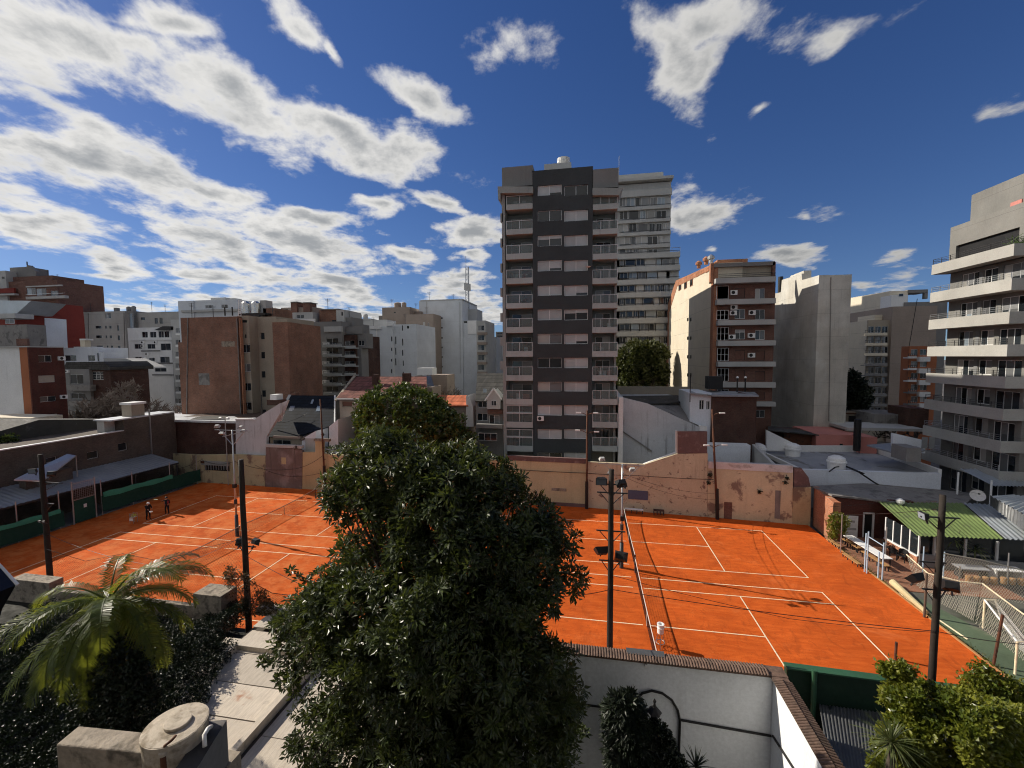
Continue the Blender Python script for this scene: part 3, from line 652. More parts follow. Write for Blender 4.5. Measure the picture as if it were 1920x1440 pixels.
timber_pole(x, YP, zt, .13, 'dark timber lamp pole right of the big tree, four floodlights', [(-.42, .12, z1, math.pi, .35, .42), (.46, .12, z1 - .06, .4, .9, .42), (-.36, .2, z2 + .1, .25, -.9, .55), (.42, .2, z2, -.3, .5, .5)],
            [(z1 - .18, -.62, .62, .12), (z1 - .55, -.6, .7, .12), (z3, -.62, .62, .14), (z2 - .22, -.5, .5, .14)])
p = PY(458, 1000, YP); x = p.x; zt = zat(458, 862, x, YP); z2 = zat(458, 1018, x, YP)
timber_pole(x, YP, zt, .14, 'dark timber lamp pole left of the big tree, in climbing plant', [(-.42, .15, z2, .3, .55, .46), (.42, .15, z2 + .02, -.3, .3, .4)], [(z2 - .22, -.55, .55, .1)])
p = PY(86, 980, 21.0); x = p.x; zt = zat(86, 852, x, 21); z2 = zat(86, 975, x, 21)
timber_pole(x, 21.0, zt, .15, 'dark timber lamp pole at far left before the blue shed', [(-.45, -.1, zat(86, 882, x, 21), math.pi + .3, .2, .4), (.5, .1, zat(86, 888, x, 21), .5, .4, .4), (-.1, -.2, z2, math.pi, .4, .18), (.22, -.2, z2, math.pi, .4, .18)], [(zat(86, 905, x, 21), -.9, 1.4, .1), (zat(86, 945, x, 21), -.2, .6, .1)])
p = PY(1758, 1100, YP); x = p.x; zt = zat(1757, 928, x, YP); rp_ = .115; z1 = zat(1757, 968, x, YP); z2 = zat(1757, 1098, x, YP)
timber_pole(x, YP, zt, .118, 'weathered timber lamp pole at right before the green roof', [(-.55, 0, z1, math.pi * .5, .15, .34), (-.62, .1, z2 + .12, .4, -.7, .5), (.52, .1, z2, -.4, .5, .5)], [(z1 - .05, -.7, .6, 0), (zat(1757, 1057, x, YP), -.6, .3, .1), (z2 - .22, -.45, .45, .1)])
def steel_mast(x, y, top, label, heads):
    t = thing('lamp_mast', label, 'lamp mast', (x, y, 0), 'galvanised masts between the courts')
    MB().tube([(x, y, 0), (x, y, .02), (x, y, 1.9)], [.16, .15, .14], 12).build('base_sleeve', m_steeld, t, smooth=True)
    MB().tube([(x, y, 1.85), (x, y, top * .55), (x, y, top * .56), (x, y, top)], [.085, .08, .062, .055], 12).build('shaft', m_steel, t, smooth=True)
    MB().tube([(x, y, 2.9), (x, y, 3.3)], .13, 10).build('collar', m_steeld, t); MB().box(x - .12, x + .14, y - .16, y + .1, top * .46, top * .46 + .34).build('junction_box', m_blackm, t)
    MB().bar((x - 1.75, y, top - .02), (x + 1.55, y, top - .08), .055).build('cross_arm', m_steel, t)
    for s in (-1, 1): MB().bar((x + s * 1.3, y, top - .05), (x + s * .06, y, top - 1.3), .045).build('brace', m_steel, t)
    MB().bar((x, y - 1.0, top - .4), (x, y + 1.0, top - .4), .05).build('cross_arm', m_steel, t)
    for dx, dy, dz, yaw, tl in heads: floodlight(t, (x + dx, y + dy, top + dz), yaw, tl, .46, m_lgrey)
    return t
H4 = [(-1.5, 0, .35, .3, 1.15), (.9, 0, .3, -.2, 1.2), (-.2, -.8, -.1, math.pi, 1.1), (.4, .8, -.15, 0, 1.2)]
steel_mast(2.55, 31.8, zat(1168, 870, 2.55, 31.8), 'tall galvanised lamp mast standing between the two right courts', [(-1.45, 0, .38, .2, 1.2), (-.9, -.6, -.45, math.pi, 1.2), (.75, .3, -.4, 0, 1.2)])
steel_mast(-30.5, 32.2, zat(432, 806, -30.5, 32.2), 'tall galvanised lamp mast standing between the two left courts', H4)
def wall_pole(px, ybase, ytop, label, Y, k, lean=0, arms=()):
    a = PK(px, ybase, Y - .35, k); zt = zat(px + lean, ytop, a.x, a.y); t = thing('utility_pole', label, 'pole', (a.x, a.y, 0), 'thin poles along the back wall')
    dx = lean * a.y / F
    MB().tube([(a.x, a.y, 0), (a.x + dx * .5, a.y, zt / 2), (a.x + dx, a.y, zt)], [.11, .1, .08], 10).build('shaft', m_rust, t, smooth=True)
    MB().tube([(a.x, a.y, 0), (a.x + dx * .15, a.y, zt * .28)], [.17, .16], 10).build('base_sleeve', m_blackm, t)
    for dz, s, L in arms:
        q = Vector((a.x + dx * (zt - dz) / zt, a.y, zt - dz)); MB().tube([q, q + Vector((s * L * .6, -.2, .25)), q + Vector((s * L, -.3, .3))], .035, 6).build('lamp_arm', m_rust, t)
        e = q + Vector((s * L, -.3, .3)); MB().box(min(e.x, e.x + s * .5), max(e.x, e.x + s * .5), e.y - .1, e.y + .1, e.z - .04, e.z + .07).build('lamp_head', m_white_m, t)
    return t
wall_pole(1100, 952, 770, 'rusty pole with side lamps before the dark tower', Y0, KR, 0, [(2.3, -1, .7), (2.4, 1, .7), (.5, -1, .6), (.5, 1, .6)])
wall_pole(1345, 972, 768, 'leaning rusty pole before the dark brick hut', Y0, KR, -13, [(.6, 1, .5), (3.6, 1, .6), (3.7, -1, .5)])
wall_pole(610, 925, 748, 'thin rusty pole before the blue roofed house', Y0, KL, -4)
a = PK(428, 905, Y0 - .3, KL); t = thing('utility_pole', 'slender grey pole against the yellow wall and brick building', 'pole', (a.x, a.y, 0), 'thin poles along the back wall'); zt = zat(424, 785, a.x, a.y)
MB().tube([(a.x, a.y, 0), (a.x, a.y, zt)], .055, 8).build('shaft', m_steel, t); MB().bar((a.x - .6, a.y, zt - .1), (a.x + .6, a.y, zt - .1), .05).build('cross_arm', m_steel, t)
for s in (-.5, .5): floodlight(t, (a.x + s, a.y - .1, zt + .15), math.pi, 1.1, .4, m_white_m)
# ================================================================ buildings: facades in photograph pixels on planes at their own distance
STY = dict(d=dict(n=2), d1=dict(n=1), w=dict(n=2, shut=1.0, fm=m_white_m), h=dict(n=2, shut=[.45, .5], fm=m_white_m), q=dict(n=2, shut=[1.0, .75], fm=m_white_m), b=dict(n=1, shut=1.0, sm=s_beige),
           r=dict(n=1, shut=1.0, sm=s_brown, fm=m_steeld), c=dict(n=2, panes=[g_cur, g_mid]), s=dict(n=1, fm=m_steeld), g=dict(n=2, panes=[g_sky, g_mid]), c1=dict(n=1, panes=[g_cur]), g3=dict(n=3, panes=[g_mid, g_dark, g_cur]),
           wd=dict(n=2, fm=m_white_m, panes=[g_dark, g_mid]), wb=dict(n=3, fm=m_white_m, bars=2), m=dict(n=2, panes=[g_mid, g_dark]))
def root(name, label, Y, px, cat='building', group='apartment blocks and houses around', z=0.0):
    p = PY(px, 700, Y); return thing(name, label, cat, (p.x, Y, z), group)
def X_(px, Y, py=680): return PY(px, py, Y).x
def Z_(py, Y, px): return PY(px, py, Y).z
def facade(rt, m, Y, x0, x1, yt, yb=None, wins=(), depth=8.0, dp=.14, th=.25, body=None, name='wall', sill=None, zb=-.3):
    pl = ('Y', Y); a, b = X_(x0, Y), X_(x1, Y); zt = Z_(yt, Y, (x0 + x1) / 2); z0 = zb if yb is None else Z_(yb, Y, (x0 + x1) / 2)
    hs = [rect(pl, *w[:4]) for w in wins]
    wall_holes(name, m, rt, pl, a, b, z0, zt, hs, th)
    for h, w in zip(hs, wins):
        kw = dict(STY[w[4]]); 
        if sill: kw['sill'] = sill
        window(rt, pl, h, dp, **kw)
    if depth: box('rear_body', body or m, rt, a + .003, b - .003, Y + th, Y + depth, z0, zt - .004)
    return a, b, z0, zt
def tank(parent, px, py0, py1, Y, wpx, m=m_dish, ladder=False):
    """rooftop water tank: drum with domed lid on a plinth"""
    c = PY(px, py1, Y); h = PY(px, py0, Y).z - c.z; r = wpx / 2 * Y / F; b = MB()
    b.lathe((c.x, c.y + r, c.z), [(r * .9, 0), (r, .05), (r, h * .8), (r * .96, h * .82), (r * .55, h * .95), (r * .15, h)], 16); return b.build('water_tank', m, parent)
def cubepx(name, m, rt, Y, x0, x1, y0, y1, depth, dy=0.0):
    return box(name, m, rt, X_(x0, Y, y0), X_(x1, Y, y0), Y + dy, Y + dy + depth, Z_(y1, Y, (x0 + x1) / 2), Z_(y0, Y, (x0 + x1) / 2))
def poly(name, m, rt, Y, pts, depth): return prism(name, m, rt, ppts(Y, *pts), Y, depth)
def balcony(rt, Y, x0, x1, yt, yb, dep, m, rail=16, glassy=True, side=0, posts=3, rm=None, gm=None):
    """parapet slab with posts, top rail and glass; x and y in pixels on the outer plane Y"""
    rm = rm or m_railw; a, b = X_(x0, Y, yt), X_(x1, Y, yt); z0 = Z_(yb, Y, (x0 + x1) / 2); z1 = Z_(yt, Y, (x0 + x1) / 2); zr = Z_(yt - rail, Y, (x0 + x1) / 2)
    o = MB().box(a, b, Y, Y + .14, z0, z1).box(a, b, Y + .14, Y + dep, z0, z0 + .16).build('balcony', m, rt)
    q = MB(); q.box(a, b, Y + .03, Y + .09, zr - .05, zr)
    for i in range(posts): xx = a + .02 + (b - a - .07) * i / (posts - 1); q.box(xx, xx + .05, Y + .04, Y + .08, z1, zr - .05)
    q.build('railing', rm, o)
    if glassy: MB().box(a + .06, b - .06, Y + .055, Y + .063, z1 + .05, zr - .08).build('glass_panel', gm or m_railglass, o)
    return o
def thin_glass():
    m, T, bs, P, N, out = newmat('clear balcony glass')
    bs.inputs['Base Color'].default_value = (.25, .28, .28, 1); bs.inputs['Roughness'].default_value = .08
    tr = T.n('ShaderNodeBsdfTransparent'); tr.inputs[0].default_value = (.8, .85, .84, 1); ms = T.n('ShaderNodeMixShader'); ms.inputs[0].default_value = .72
    T.put(ms.inputs[1], bs.outputs[0]); T.put(ms.inputs[2], tr.outputs[0]); T.put(out.inputs[0], ms.outputs[0]); return m
m_railglass = thin_glass()
# ---------------------------------------------------------------- the dark tower in the middle
Y = 48.0
rt = root('apartment_tower', 'tall dark grey tower with pale balconies and paired white shuttered windows', Y, 1050)
rows = [(347, 366), (394, 414), (441, 461), (488, 508), (535, 554), (580, 600), (626, 645), (671, 690), (716, 734), (760, 779), (805, 823), (849, 867)]
styL = ['q', 'd', 'h', 'q', 'w', 'w', 'c', 'd', 'c', 'w', 'w', 'm']; styR = ['d', 'w', 'w', 'w', 'q', 'h', 'q', 'w', 'w', 'w', 'w', 'w']
wins = []
for (a, b), l, r in zip(rows, styL, styR): wins += [(1008, 1053, a, b, l), (1058, 1102, a, b, r)]
STY['h'] = dict(n=2, shut=[.35, .3], fm=m_white_m)
ca, cb, _, czt = facade(rt, m_dark, Y, 999.5, 1110, 316, None, wins, 0, th=1.6, dp=.2)
la, lb, rb = X_(943, Y), X_(948.5, Y), X_(1158, Y)
box('rear_body', m_tgrey, rt, la, rb - .1, Y + 2.2, 81, -.3, Z_(345, Y, 1050))
box('pier', m_tgrey, rt, la, lb, Y, Y + 2.2, -.3, Z_(352, Y, 945)); box('pier', m_tgrey, rt, rb - .35, rb - .1, Y + .9, Y + 2.2, -.3, Z_(352, Y, 1155))
cubepx('parapet', m_mgrey, rt, Y, 941, 999, 312, 349, 6); cubepx('parapet', m_mgrey, rt, Y, 1111, 1160, 316, 352, 6); box('roof_block', m_mgrey, rt, ca + .1, cb - .1, Y + 1.65, Y + 14, czt - 3.2, czt - .25)
prism('eave', m_tgrey, rt, ppts(Y - .5, (933, 349.5), (999, 349.5), (999, 362), (938, 362), (938, 374), (934, 374)), Y - .5, 3); prism('eave', m_tgrey, rt, ppts(Y - .5, (1111, 352.5), (1168, 352.5), (1161, 366), (1111, 366)), Y - .5, 3)
slabs = [(382, 392.5), (429, 439), (475, 486), (521, 532), (568, 578), (613, 624), (658, 669), (703.5, 714), (748, 759), (791, 802), (836, 846.5)]
for side, (x0, x1) in enumerate(((948.7, 999.2), (1110.4, 1158))):
    # the recess: back wall with a sliding door at every floor
    pl = ('Y', Y + 2.0); u0, u1 = X_(x0, Y) + .01, X_(x1, Y) - (.36 if side else .01); hs = []
    prev = 366
    for i, (a, b) in enumerate(slabs):
        zs = Z_(a + 9, Y, x0); zt = min(zs + 2.15, Z_(prev + 4, Y, x0)); hs.append((u0 + .35, u1 - .35, zs, zt)); prev = b
    wall_holes('recess_wall', m_tgrey, rt, pl, u0, u1, -.3, Z_(352, Y, x0), hs, .2)
    for i, h in enumerate(hs):
        pn = [[g_dark, g_cur], [g_cur, g_mid], [g_dark, g_dark], [g_mid, g_dark], [g_teal, g_cur]][(i * 2 + side * 3) % 5]
        window(rt, pl, h, .12, n=2, fm=m_white_m, panes=pn, name='sliding_door', shut=(1.0 if (i, side) == (1, 0) else 0), sm=s_beige)
    for i, (a, b) in enumerate(slabs): balcony(rt, Y, x0, x1, a, b, 2.0, m_tslab, posts=3 if side == 0 else 4)
    if side:
        for a, b in slabs: MB().box(rb - .1, rb - .04, Y + .15, Y + .9, Z_(a - 16, Y, 1150) - .05, Z_(a - 16, Y, 1150)).build('side_rail', m_railw, rt)
for i in (9, 10): balcony(rt, Y + .02, 949, 999, slabs[i][0] - 17, slabs[i][0] - 16.4, .1, m_railw, rail=14, posts=3)     # glazed-in balconies
cubepx('cloth', m_wblue, rt, Y, 967, 975, 738, 748, .05, .3); cubepx('cloth', m_salmon, rt, Y, 979, 992, 739, 748, .05, .4)
aircon(rt, ('Y', Y), 1014, 784, .72); aircon(rt, ('Y', Y), 1013, 784, .01) if 0 else None
# things left on the balconies
ORD = ['top', 'second', 'third', 'fourth', 'fifth', 'sixth', 'seventh', 'eighth', 'ninth', 'tenth', 'eleventh']
m_potleaf = leafmat('pot plant leaves', (.04, .07, .02), (.08, .11, .03)); m_pot = mat('clay pot', (.3, .12, .07))
for i, side, f, kind in ((0, 0, .3, 'chair'), (0, 0, .62, 'chair'), (3, 0, .5, 'rack'), (4, 0, .6, 'pot'), (5, 0, .25, 'pot'), (6, 0, .7, 'chair'), (7, 0, .3, 'pot'), (10, 0, .35, 'pot'), (2, 1, .3, 'pot'), (5, 1, .7, 'chair'), (6, 1, .4, 'chair'), (7, 1, .5, 'rack'), (9, 1, .7, 'pot'), (10, 1, .45, 'pot')):
    x0, x1 = ((949, 999), (1111, 1156))[side]; a, b = slabs[i]; xx = X_(x0 + (x1 - x0) * f, Y, a); zf = Z_(b, Y, x0) + .17; yy = Y + .7; where = 'on the %s balcony down, %s column of dark tower' % (ORD[i], ('left', 'right')[side])
    if kind == 'pot':
        t = thing('pot_plant', ('leafy pot plant ' if f < .5 else 'tall pot plant ') + where, 'plant', (xx, yy, zf)); MB().lathe((xx, yy, zf), [(.13, 0), (.18, .3), (.19, .32)], 10).build('pot', m_pot, t); V = []; Fq = []
        for k in range(70): c = Vector((xx + random.gauss(0, .16), yy + random.gauss(0, .14), zf + .4 + abs(random.gauss(0, .35)))); d = Vector((U(-1, 1), U(-1, 1), U(0, 1))).normalized() * .16; e = d.orthogonal().normalized() * .05; n0 = len(V); V += [c, c + d * .5 + e, c + d, c + d * .5 - e]; Fq.append((n0, n0 + 1, n0 + 2, n0 + 3))
        w0 = WL[t.name]; ob('foliage', mesh('foliage', [v - w0 for v in V], Fq, m_potleaf), t, w0, 'stuff')
    elif kind == 'chair':
        t = thing('balcony_chair', ('pale chair near left end ' if f < .5 else 'pale chair near right end ') + where, 'chair', (xx, yy, zf))
        for sx in (-.2, .2):
            for sy in (-.2, .2): MB().box(xx + sx - .02, xx + sx + .02, yy + sy - .02, yy + sy + .02, zf, zf + .43).build('leg', m_railw, t)
        MB().box(xx - .23, xx + .23, yy - .23, yy + .23, zf + .43, zf + .47).build('seat', m_railw, t); MB().box(xx - .23, xx + .23, yy + .2, yy + .24, zf + .5, zf + .95).build('backrest', m_railw, t)
    else:
        t = thing('drying_rack', 'white drying rack ' + where, 'drying rack', (xx, yy, zf)); q = MB()
        for k in range(6): q.box(xx - .8, xx + .8, yy - .3 + k * .12, yy - .28 + k * .12, zf + .9, zf + .92)
        q.build('rails', m_white_m, t)
        for s_ in (-.6, .6): MB().bar((xx + s_, yy - .3, zf), (xx + s_, yy + .3, zf + .9), .03).build('leg', m_white_m, t); MB().bar((xx + s_, yy + .3, zf), (xx + s_, yy - .3, zf + .9), .03).build('leg', m_white_m, t)
        for k in range(3): MB().box(xx - .6 + k * .45, xx - .25 + k * .45, yy - .29, yy - .27, zf + .4, zf + .9).build('hung_cloth', (m_white, m_wblue, m_salmon)[k], t)
# roof tank and its block
box('lift_room', m_lgrey, rt, X_(1021, 52), X_(1070, 52), 52, 56, Z_(319, 52, 1045), Z_(306, 52, 1045))
tank(rt, 1056, 289, 308, 52.2, 24, m_inox)
for px in (941.5,):
    for yy in (400, 447, 494, 540, 587, 632, 677): cubepx('sill_block', m_tgrey, rt, Y, px - 3.5, px + 1.4, yy, yy + 16, .5)
d_ = PY(1103, 500, Y - .25); MB().lathe((d_.x, d_.y, d_.z), [(.02, -.1), (.25, -.04), (.3, .02)], 14).build('satellite_dish', m_dish, rt)
# ---------------------------------------------------------------- white banded tower behind
Y = 97.0
rt = root('apartment_tower', 'white tower with continuous balcony bands behind the dark tower', Y, 1200)
box('body', m_lgrey, rt, X_(1120, Y), X_(1254, Y), Y + .75, Y + 25, -.3, Z_(342, Y, 1200)); box('body', m_lgrey, rt, X_(1120, Y), X_(1271, Y), Y + .75, Y + 26, -.3, Z_(476, Y, 1200))
cubepx('roof_block', m_lgrey, rt, Y, 1110, 1247, 320, 337, 14, 2.0); cubepx('roof_slab', m_lgrey, rt, Y, 1110, 1262, 336, 341, 12, -.6)
bands = [(357, 369, 1260), (388, 394, 1259), (412.5, 418, 1258), (436, 442, 1258), (460, 466, 1257)] + [(475 + i * 24.3, 484.5 + i * 24.3, 1275.5) for i in range(8)]
for i, (a, b, xr) in enumerate(bands):
    cubepx('balcony_band', m_lgrey, rt, Y, 1112, xr, a, b, .6)
    nx = bands[i + 1][0] if i + 1 < len(bands) else 668
    pl = ('Y', Y + .62); k = 0; x = 1162
    while x < xr - 10:
        w = random.choice((10, 13, 17, 21)); 
        if x + w > xr - 4: break
        r = rect(pl, x, x + w - 2, b + 1.2, nx - 1); window(rt, pl, r, -.02, n=random.choice((1, 2)), fm=m_white_m, panes=[random.choice((g_dark, g_dark, g_sky, g_cur, g_mid))] * 2); x += w; k += 1
    if i > 0: cubepx('hand_rail', m_steeld, rt, Y, 1162, xr - 1, a - 4, a - 3.2, .08, .1)
    if i >= 5: cubepx('shade_strip', m_mgrey, rt, Y, 1112, xr - 1, b + .6, b + 1.6, .3, -.05)  # solid grey strip standing in for the shade below the band
c = PY(1163, 320, Y); MB().tube([(c.x, Y + 4, c.z - 1), (c.x, Y + 4, c.z + 4.8)], .05, 6).build('antenna', m_steel, rt)
MB().tube([(X_(1258, Y), Y + 1, Z_(475, Y, 1265)), (X_(1258, Y), Y + 1, Z_(462, Y, 1265)), (X_(1273, Y), Y + 1, Z_(462, Y, 1265)), (X_(1273, Y), Y + 1, Z_(475, Y, 1265))], .06, 6).build('terrace_rail', m_steel, rt)
# ---------------------------------------------------------------- cream and brick block
Y = 63.0; XL = X_(1337, Y, 640); XR = X_(1450, Y, 640)
rt = root('apartment_building', 'cream sided brick block with slanted roof edge and concrete bands', Y, 1337)
prismX('side_body', m_cream, rt, xpts(XL, (1337, 900), (1337, 531), (1336, 497), (1268, 526), (1251, 574), (1251, 850)), XL, XR - XL - 1.0) if 0 else None
side = xpts(XL, (1336, 496), (1268, 526), (1251, 575)); yf = side[2][0]
prismX('side_body', m_cream, rt, [(Y + .3, -.3), (Y + .3, side[0][1]), (side[1][0], side[1][1]), (yf, side[2][1]), (yf, -.3)], XL, 3.6)
prismX('rear_body', m_cream2, rt, [(Y + .3, -.3), (Y + .3, side[0][1] - .3), (67.5, side[0][1] - .3), (77.0, side[0][1] - 10), (77.0, -.3)], XL + 3.6, XR - XL - 3.6)  # unseen right half, its slope shaped for the shadow on the concrete block
q = [(side[0][0] + .3, side[0][1] + .05), side[1], side[2], (yf + .0, -.3), (yf - 2.6, -.3), (yf - 2.6, side[2][1] - 1.5), (side[1][0] - 1.2, side[1][1] - 1.3), (side[0][0] + .3, side[0][1] - .6)]
prismX('brick_edge', m_brickO, rt, q, XL - .06, .3); prismX('brick_edge', m_brickO, rt, [(Y - .02, -.3), (Y - .02, side[0][1] + .05), (Y + 1.3, side[0][1] - .05), (Y + 1.3, -.3)], XL - .065, .5)
for px, y0, y1 in ((1274.5, 527, 544), (1285, 521, 541), (1296, 516, 536), (1308, 511, 518), (1317, 507, 513), (1326, 503, 510)):
    r = rect(('X', XL - .08), px - 2.3, px + 2.3, y0, y1); window(rt, ('X', XL - .08), r, .06, n=1, fm=m_terra, panes=[g_dark], name='side_window')
for py in (599, 634, 669, 703, 738):
    for px in (1289.5, 1295): window(rt, ('X', XL - .02), rect(('X', XL - .02), px - 1.2, px + 1.2, py - 3, py + 3), .05, n=1, fm=m_steeld, name='vent_window')
for px, py in ((1310, 497), (1324, 490), (1333, 487)):
    c = PX(px, py + 6, XL + .8); MB().lathe((c.x, c.y, c.z), [(.3, 0), (.3, .5), (.5, .55), (.5, .9), (.15, 1.2)], 12).build('vent_cowl', m_brickO if px < 1330 else m_steel, rt)
fl = [(522.5, 532), (562, 571.5), (600.6, 610), (639, 648.5), (678, 687), (716, 725.6), (752, 760)]
wins = []
for i, (a, b) in enumerate(fl):
    n = fl[i + 1][0] if i + 1 < len(fl) else 785
    wins += [(1416, 1434, b + 9, n - 2, ['c', 'd', 'wd', 'r', 'r', 'r', 'd'][i]), (1378, 1397, b + 8, n - 3, ['r', 'wd', 'h', 'r', 'r', 'r', 'd'][i])]
facade(rt, m_brick3, Y, 1337.5, 1449.5, 531, None, wins, 0, th=.3)
for i, (a, b) in enumerate(fl):
    n = fl[i + 1][0] if i + 1 < len(fl) else 785
    cubepx('floor_band', m_lgrey, rt, Y, 1338.5 + min(i, 2) * 2, 1449, a, b, 1.2, -1.0)
    r = rect(('Y', Y - .02), 1343 + min(i, 3) * .6, 1366, b + (4 if i != 1 else 10), n - 1); window(rt, ('Y', Y - .02), r, .05, **(dict(n=1, panes=[g_mid], fm=m_white_m) if i == 0 else dict(n=3, fm=m_white_m, bars=1, panes=[g_teal, g_dark, g_mid])), name='bay_window')
for px, py in ((1375, 549), (1375, 576.5), (1374, 587), (1409, 586.5), (1371.5, 632), (1408, 629), (1408, 666)): aircon(rt, ('Y', Y), px, py, .85)
# roof terrace: beam on corner piers, lit wall and pergola behind
cubepx('roof_beam', m_mgrey, rt, Y, 1338, 1452, 492.5, 499.5, .5, -.2); cubepx('corner_pier', m_brick3, rt, Y, 1448, 1453.5, 492, 523, .6, -.2); cubepx('corner_pier', m_brickO, rt, Y, 1332, 1338, 494, 531, .6, -.15)
cubepx('terrace_wall', m_cream, rt, Y + 6, 1384, 1440, 500, 524, .3); cubepx('roof_room', m_brickO, rt, Y + 3, 1345, 1402, 486, 500, 2.5)
for a, b in ((1428, 1432), (1437, 1441)): window(rt, ('Y', Y + 5.98), rect(('Y', Y + 5.98), a, b, 503, 512), .03, n=1, fm=m_steeld)
cubepx('pergola_screen', m_polel, rt, Y + 2, 1346, 1382, 501, 521, .4); q = MB()
for k in range(3): z = Z_(521 - k * 3.3, Y, 1400); q.box(XL + .3, XR - .2, Y - .7, Y - .64, z, z + .05)
q.build('terrace_rail', m_steeld, rt)
# ---------------------------------------------------------------- bare concrete block
Y = 62.0; XL = X_(1531, Y, 640); XR = X_(1592, Y, 640)
rt = root('apartment_building', 'windowless grey concrete block with stepped flat top', Y, 1531)
s_ = xpts(XL, (1533, 517), (1504, 525), (1503, 513), (1466, 525), (1464, 548), (1451, 551)); e = s_[-1][0]
prismX('body', m_conc, rt, [(Y, -.3), (Y, s_[0][1]), (s_[1][0], s_[1][1]), (s_[2][0], s_[2][1]), (s_[3][0], s_[3][1]), (s_[4][0], s_[4][1]), (e, s_[5][1]), (e, -.3)], XL, 1.2)
box('front_body', m_conc, rt, XL + 1.2, XR, Y + .02, e, -.3, Z_(515.5, Y, 1565)); box('roof_step', m_conc, rt, XL + .4, XR - 2.4, Y + 5, Y + 9, Z_(517, Y, 1540), Z_(517, Y, 1540) + 1.6)
c = PX(1463, 545, XL + 1); MB().tube([(c.x, c.y, c.z - .5), (c.x, c.y, c.z + 2.2)], .35, 10).build('flue', m_blackm, rt)
# ---------------------------------------------------------------- long balcony building at the right edge: balconies run away from the camera
XO = 35.0; XW = 36.5; YN = 43.2
rt = thing('apartment_building', 'pale concrete block at the right edge with long stacked balconies', 'building', (XO, YN, 0), 'apartment blocks and houses around')
pl = ('X', XW); tops = [(1748, 497), (1746, 549), (1742, 600), (1740, 650), (1736, 699), (1732, 748), (1729.5, 797), (1727, 843)]
far = [PX(a, b, XO) for a, b in tops]; YF = sum(p.y for p in far) / len(far); zs = [p.z for p in far]
hh = 1.0; hs = []; doors = []
zz = zs + [zs[-1] - 2.8]
for i in range(len(zz) - 1):
    zf, zc = zz[i + 1] - .85, zz[i] - hh - .05
    for u0, u1, lo in ((YN + .35, YN + 2.6, 0), (YN + 3.1, YN + 4.5, .75), (YN + 5.0, YN + 6.9, 0)):
        if i % 3 == 2 and lo == 0: u0 += .25
        hs.append((u0, u1, zf + .12 + lo, zc - .3)); doors.append(lo)
wall_holes('wall', m_concR, rt, pl, YN, YF - .3, -.3, zs[0] - hh, hs, .25)
for k, (h, lo) in enumerate(zip(hs, doors)):
    window(rt, pl, h, .14, n=2 if lo else 3, fm=m_white_m if k % 4 else m_alu, panes=random.choice(([g_dark, g_mid, g_dark], [g_cur, g_dark, g_mid], [g_dark, g_dark, g_cur], [g_mid, g_sky, g_dark])), shut=[random.choice((0, 0, 0, .5)) for _ in range(3)], sm=s_grey, name='window' if lo else 'balcony_door')
    if k % 3 == 1: ppart('louvre_panel', s_grey, rt, pl, h[1] + .08, h[1] + .42, -.04, -.004, h[2], h[3])
box('rear_body', m_concR, rt, XW + .25, XW + 14, YN, YF - .3, -.3, zs[0] - hh)
for i, z in enumerate(zs):
    zt = z; o = MB().box(XO, XO + .16, YN - .1, YF, zt - hh, zt).box(XO + .16, XW + 1.6, YN - .1, YN + .06, zt - hh, zt).box(XO + .16, XW, YF - .16, YF, zt - hh, zt).box(XO + .16, XW, YN + .06, YF - .16, zt - hh, zt - hh + .18).build('balcony', m_slabR, rt)
    q = MB()
    for k in range(3): q.box(XO + .04, XO + .07, YN, YF - .05, zt + .16 + k * .17, zt + .185 + k * .17).box(XO + .07, XW, YF - .1, YF - .07, zt + .16 + k * .17, zt + .185 + k * .17)
    for k in range(9): yy = YN + .02 + (YF - YN - .12) * k / 8; q.box(XO + .035, XO + .075, yy, yy + .04, zt, zt + .54)
    q.build('railing', m_steeld if i in (0, 3, 4, 5) else m_steel, o)
# top storeys set back and rising
tp = xpts(XW - .3, (1774, 496), (1774, 430), (1919, 383), (1919, 452)); b_ = MB()
zt0 = tp[1][1]; wall_holes('top_wall', m_concR, rt, ('X', XW - .3), YN - .6, YF - .4, zs[0] - hh, zt0, [(YN + 1, YF - 1.2, zs[0] + .25, zs[0] + 1.6)], .3); box('roof_body', m_concR, rt, XW, XW + 14, YN - .6, YF - .4, zs[0] - hh + .02, zt0 - .05)
box('recess_shade_sheet', m_black, rt, XW - .05, XW - .01, YN + .9, YF - 1.1, zs[0] + .2, zs[0] + 1.65)  # black sheet standing in for the shade inside the recess
q = xpts(XW + 1.5, (1822, 420), (1822, 366)); box('roof_block', m_concR, rt, XW + 1.5, XW + 12, YN - 4, q[1][0], zt0 - .05, q[1][1])
box('clothes_line_cloth', m_salmon, rt, XW + .2, XW + .3, YN + 1.6, YN + 2.6, zt0, zt0 + .5); c = PX(1905, 345, XW + 3); MB().tube([(c.x, c.y, c.z - .5), (c.x, c.y, c.z + .5)], .06, 8).build('vent_pipe', m_steel, rt)
box('front_wall', m_lgrey, rt, XO + 2.1, XW + 16, YN - .6, YN - .02, -.3, zs[0] - hh - 2); box('front_column', m_wblue, rt, XO + 3.3, XO + 9, YN - 1.6, YN - .62, -.3, zs[2])
for zt in zs[:1]:
    b2 = MB()
    for k in range(40): b2.tube([(XO + U(.3, 2), YN + U(0, 1.2), zt + .1), (XO + U(.2, 2), YN + U(-.3, 1.5), zt + U(.3, .9))], .02, 4)
    b2.build('balcony_plants', leafmat('balcony plant leaves', (.05, .09, .025), (.09, .14, .04)), rt, kind='stuff')
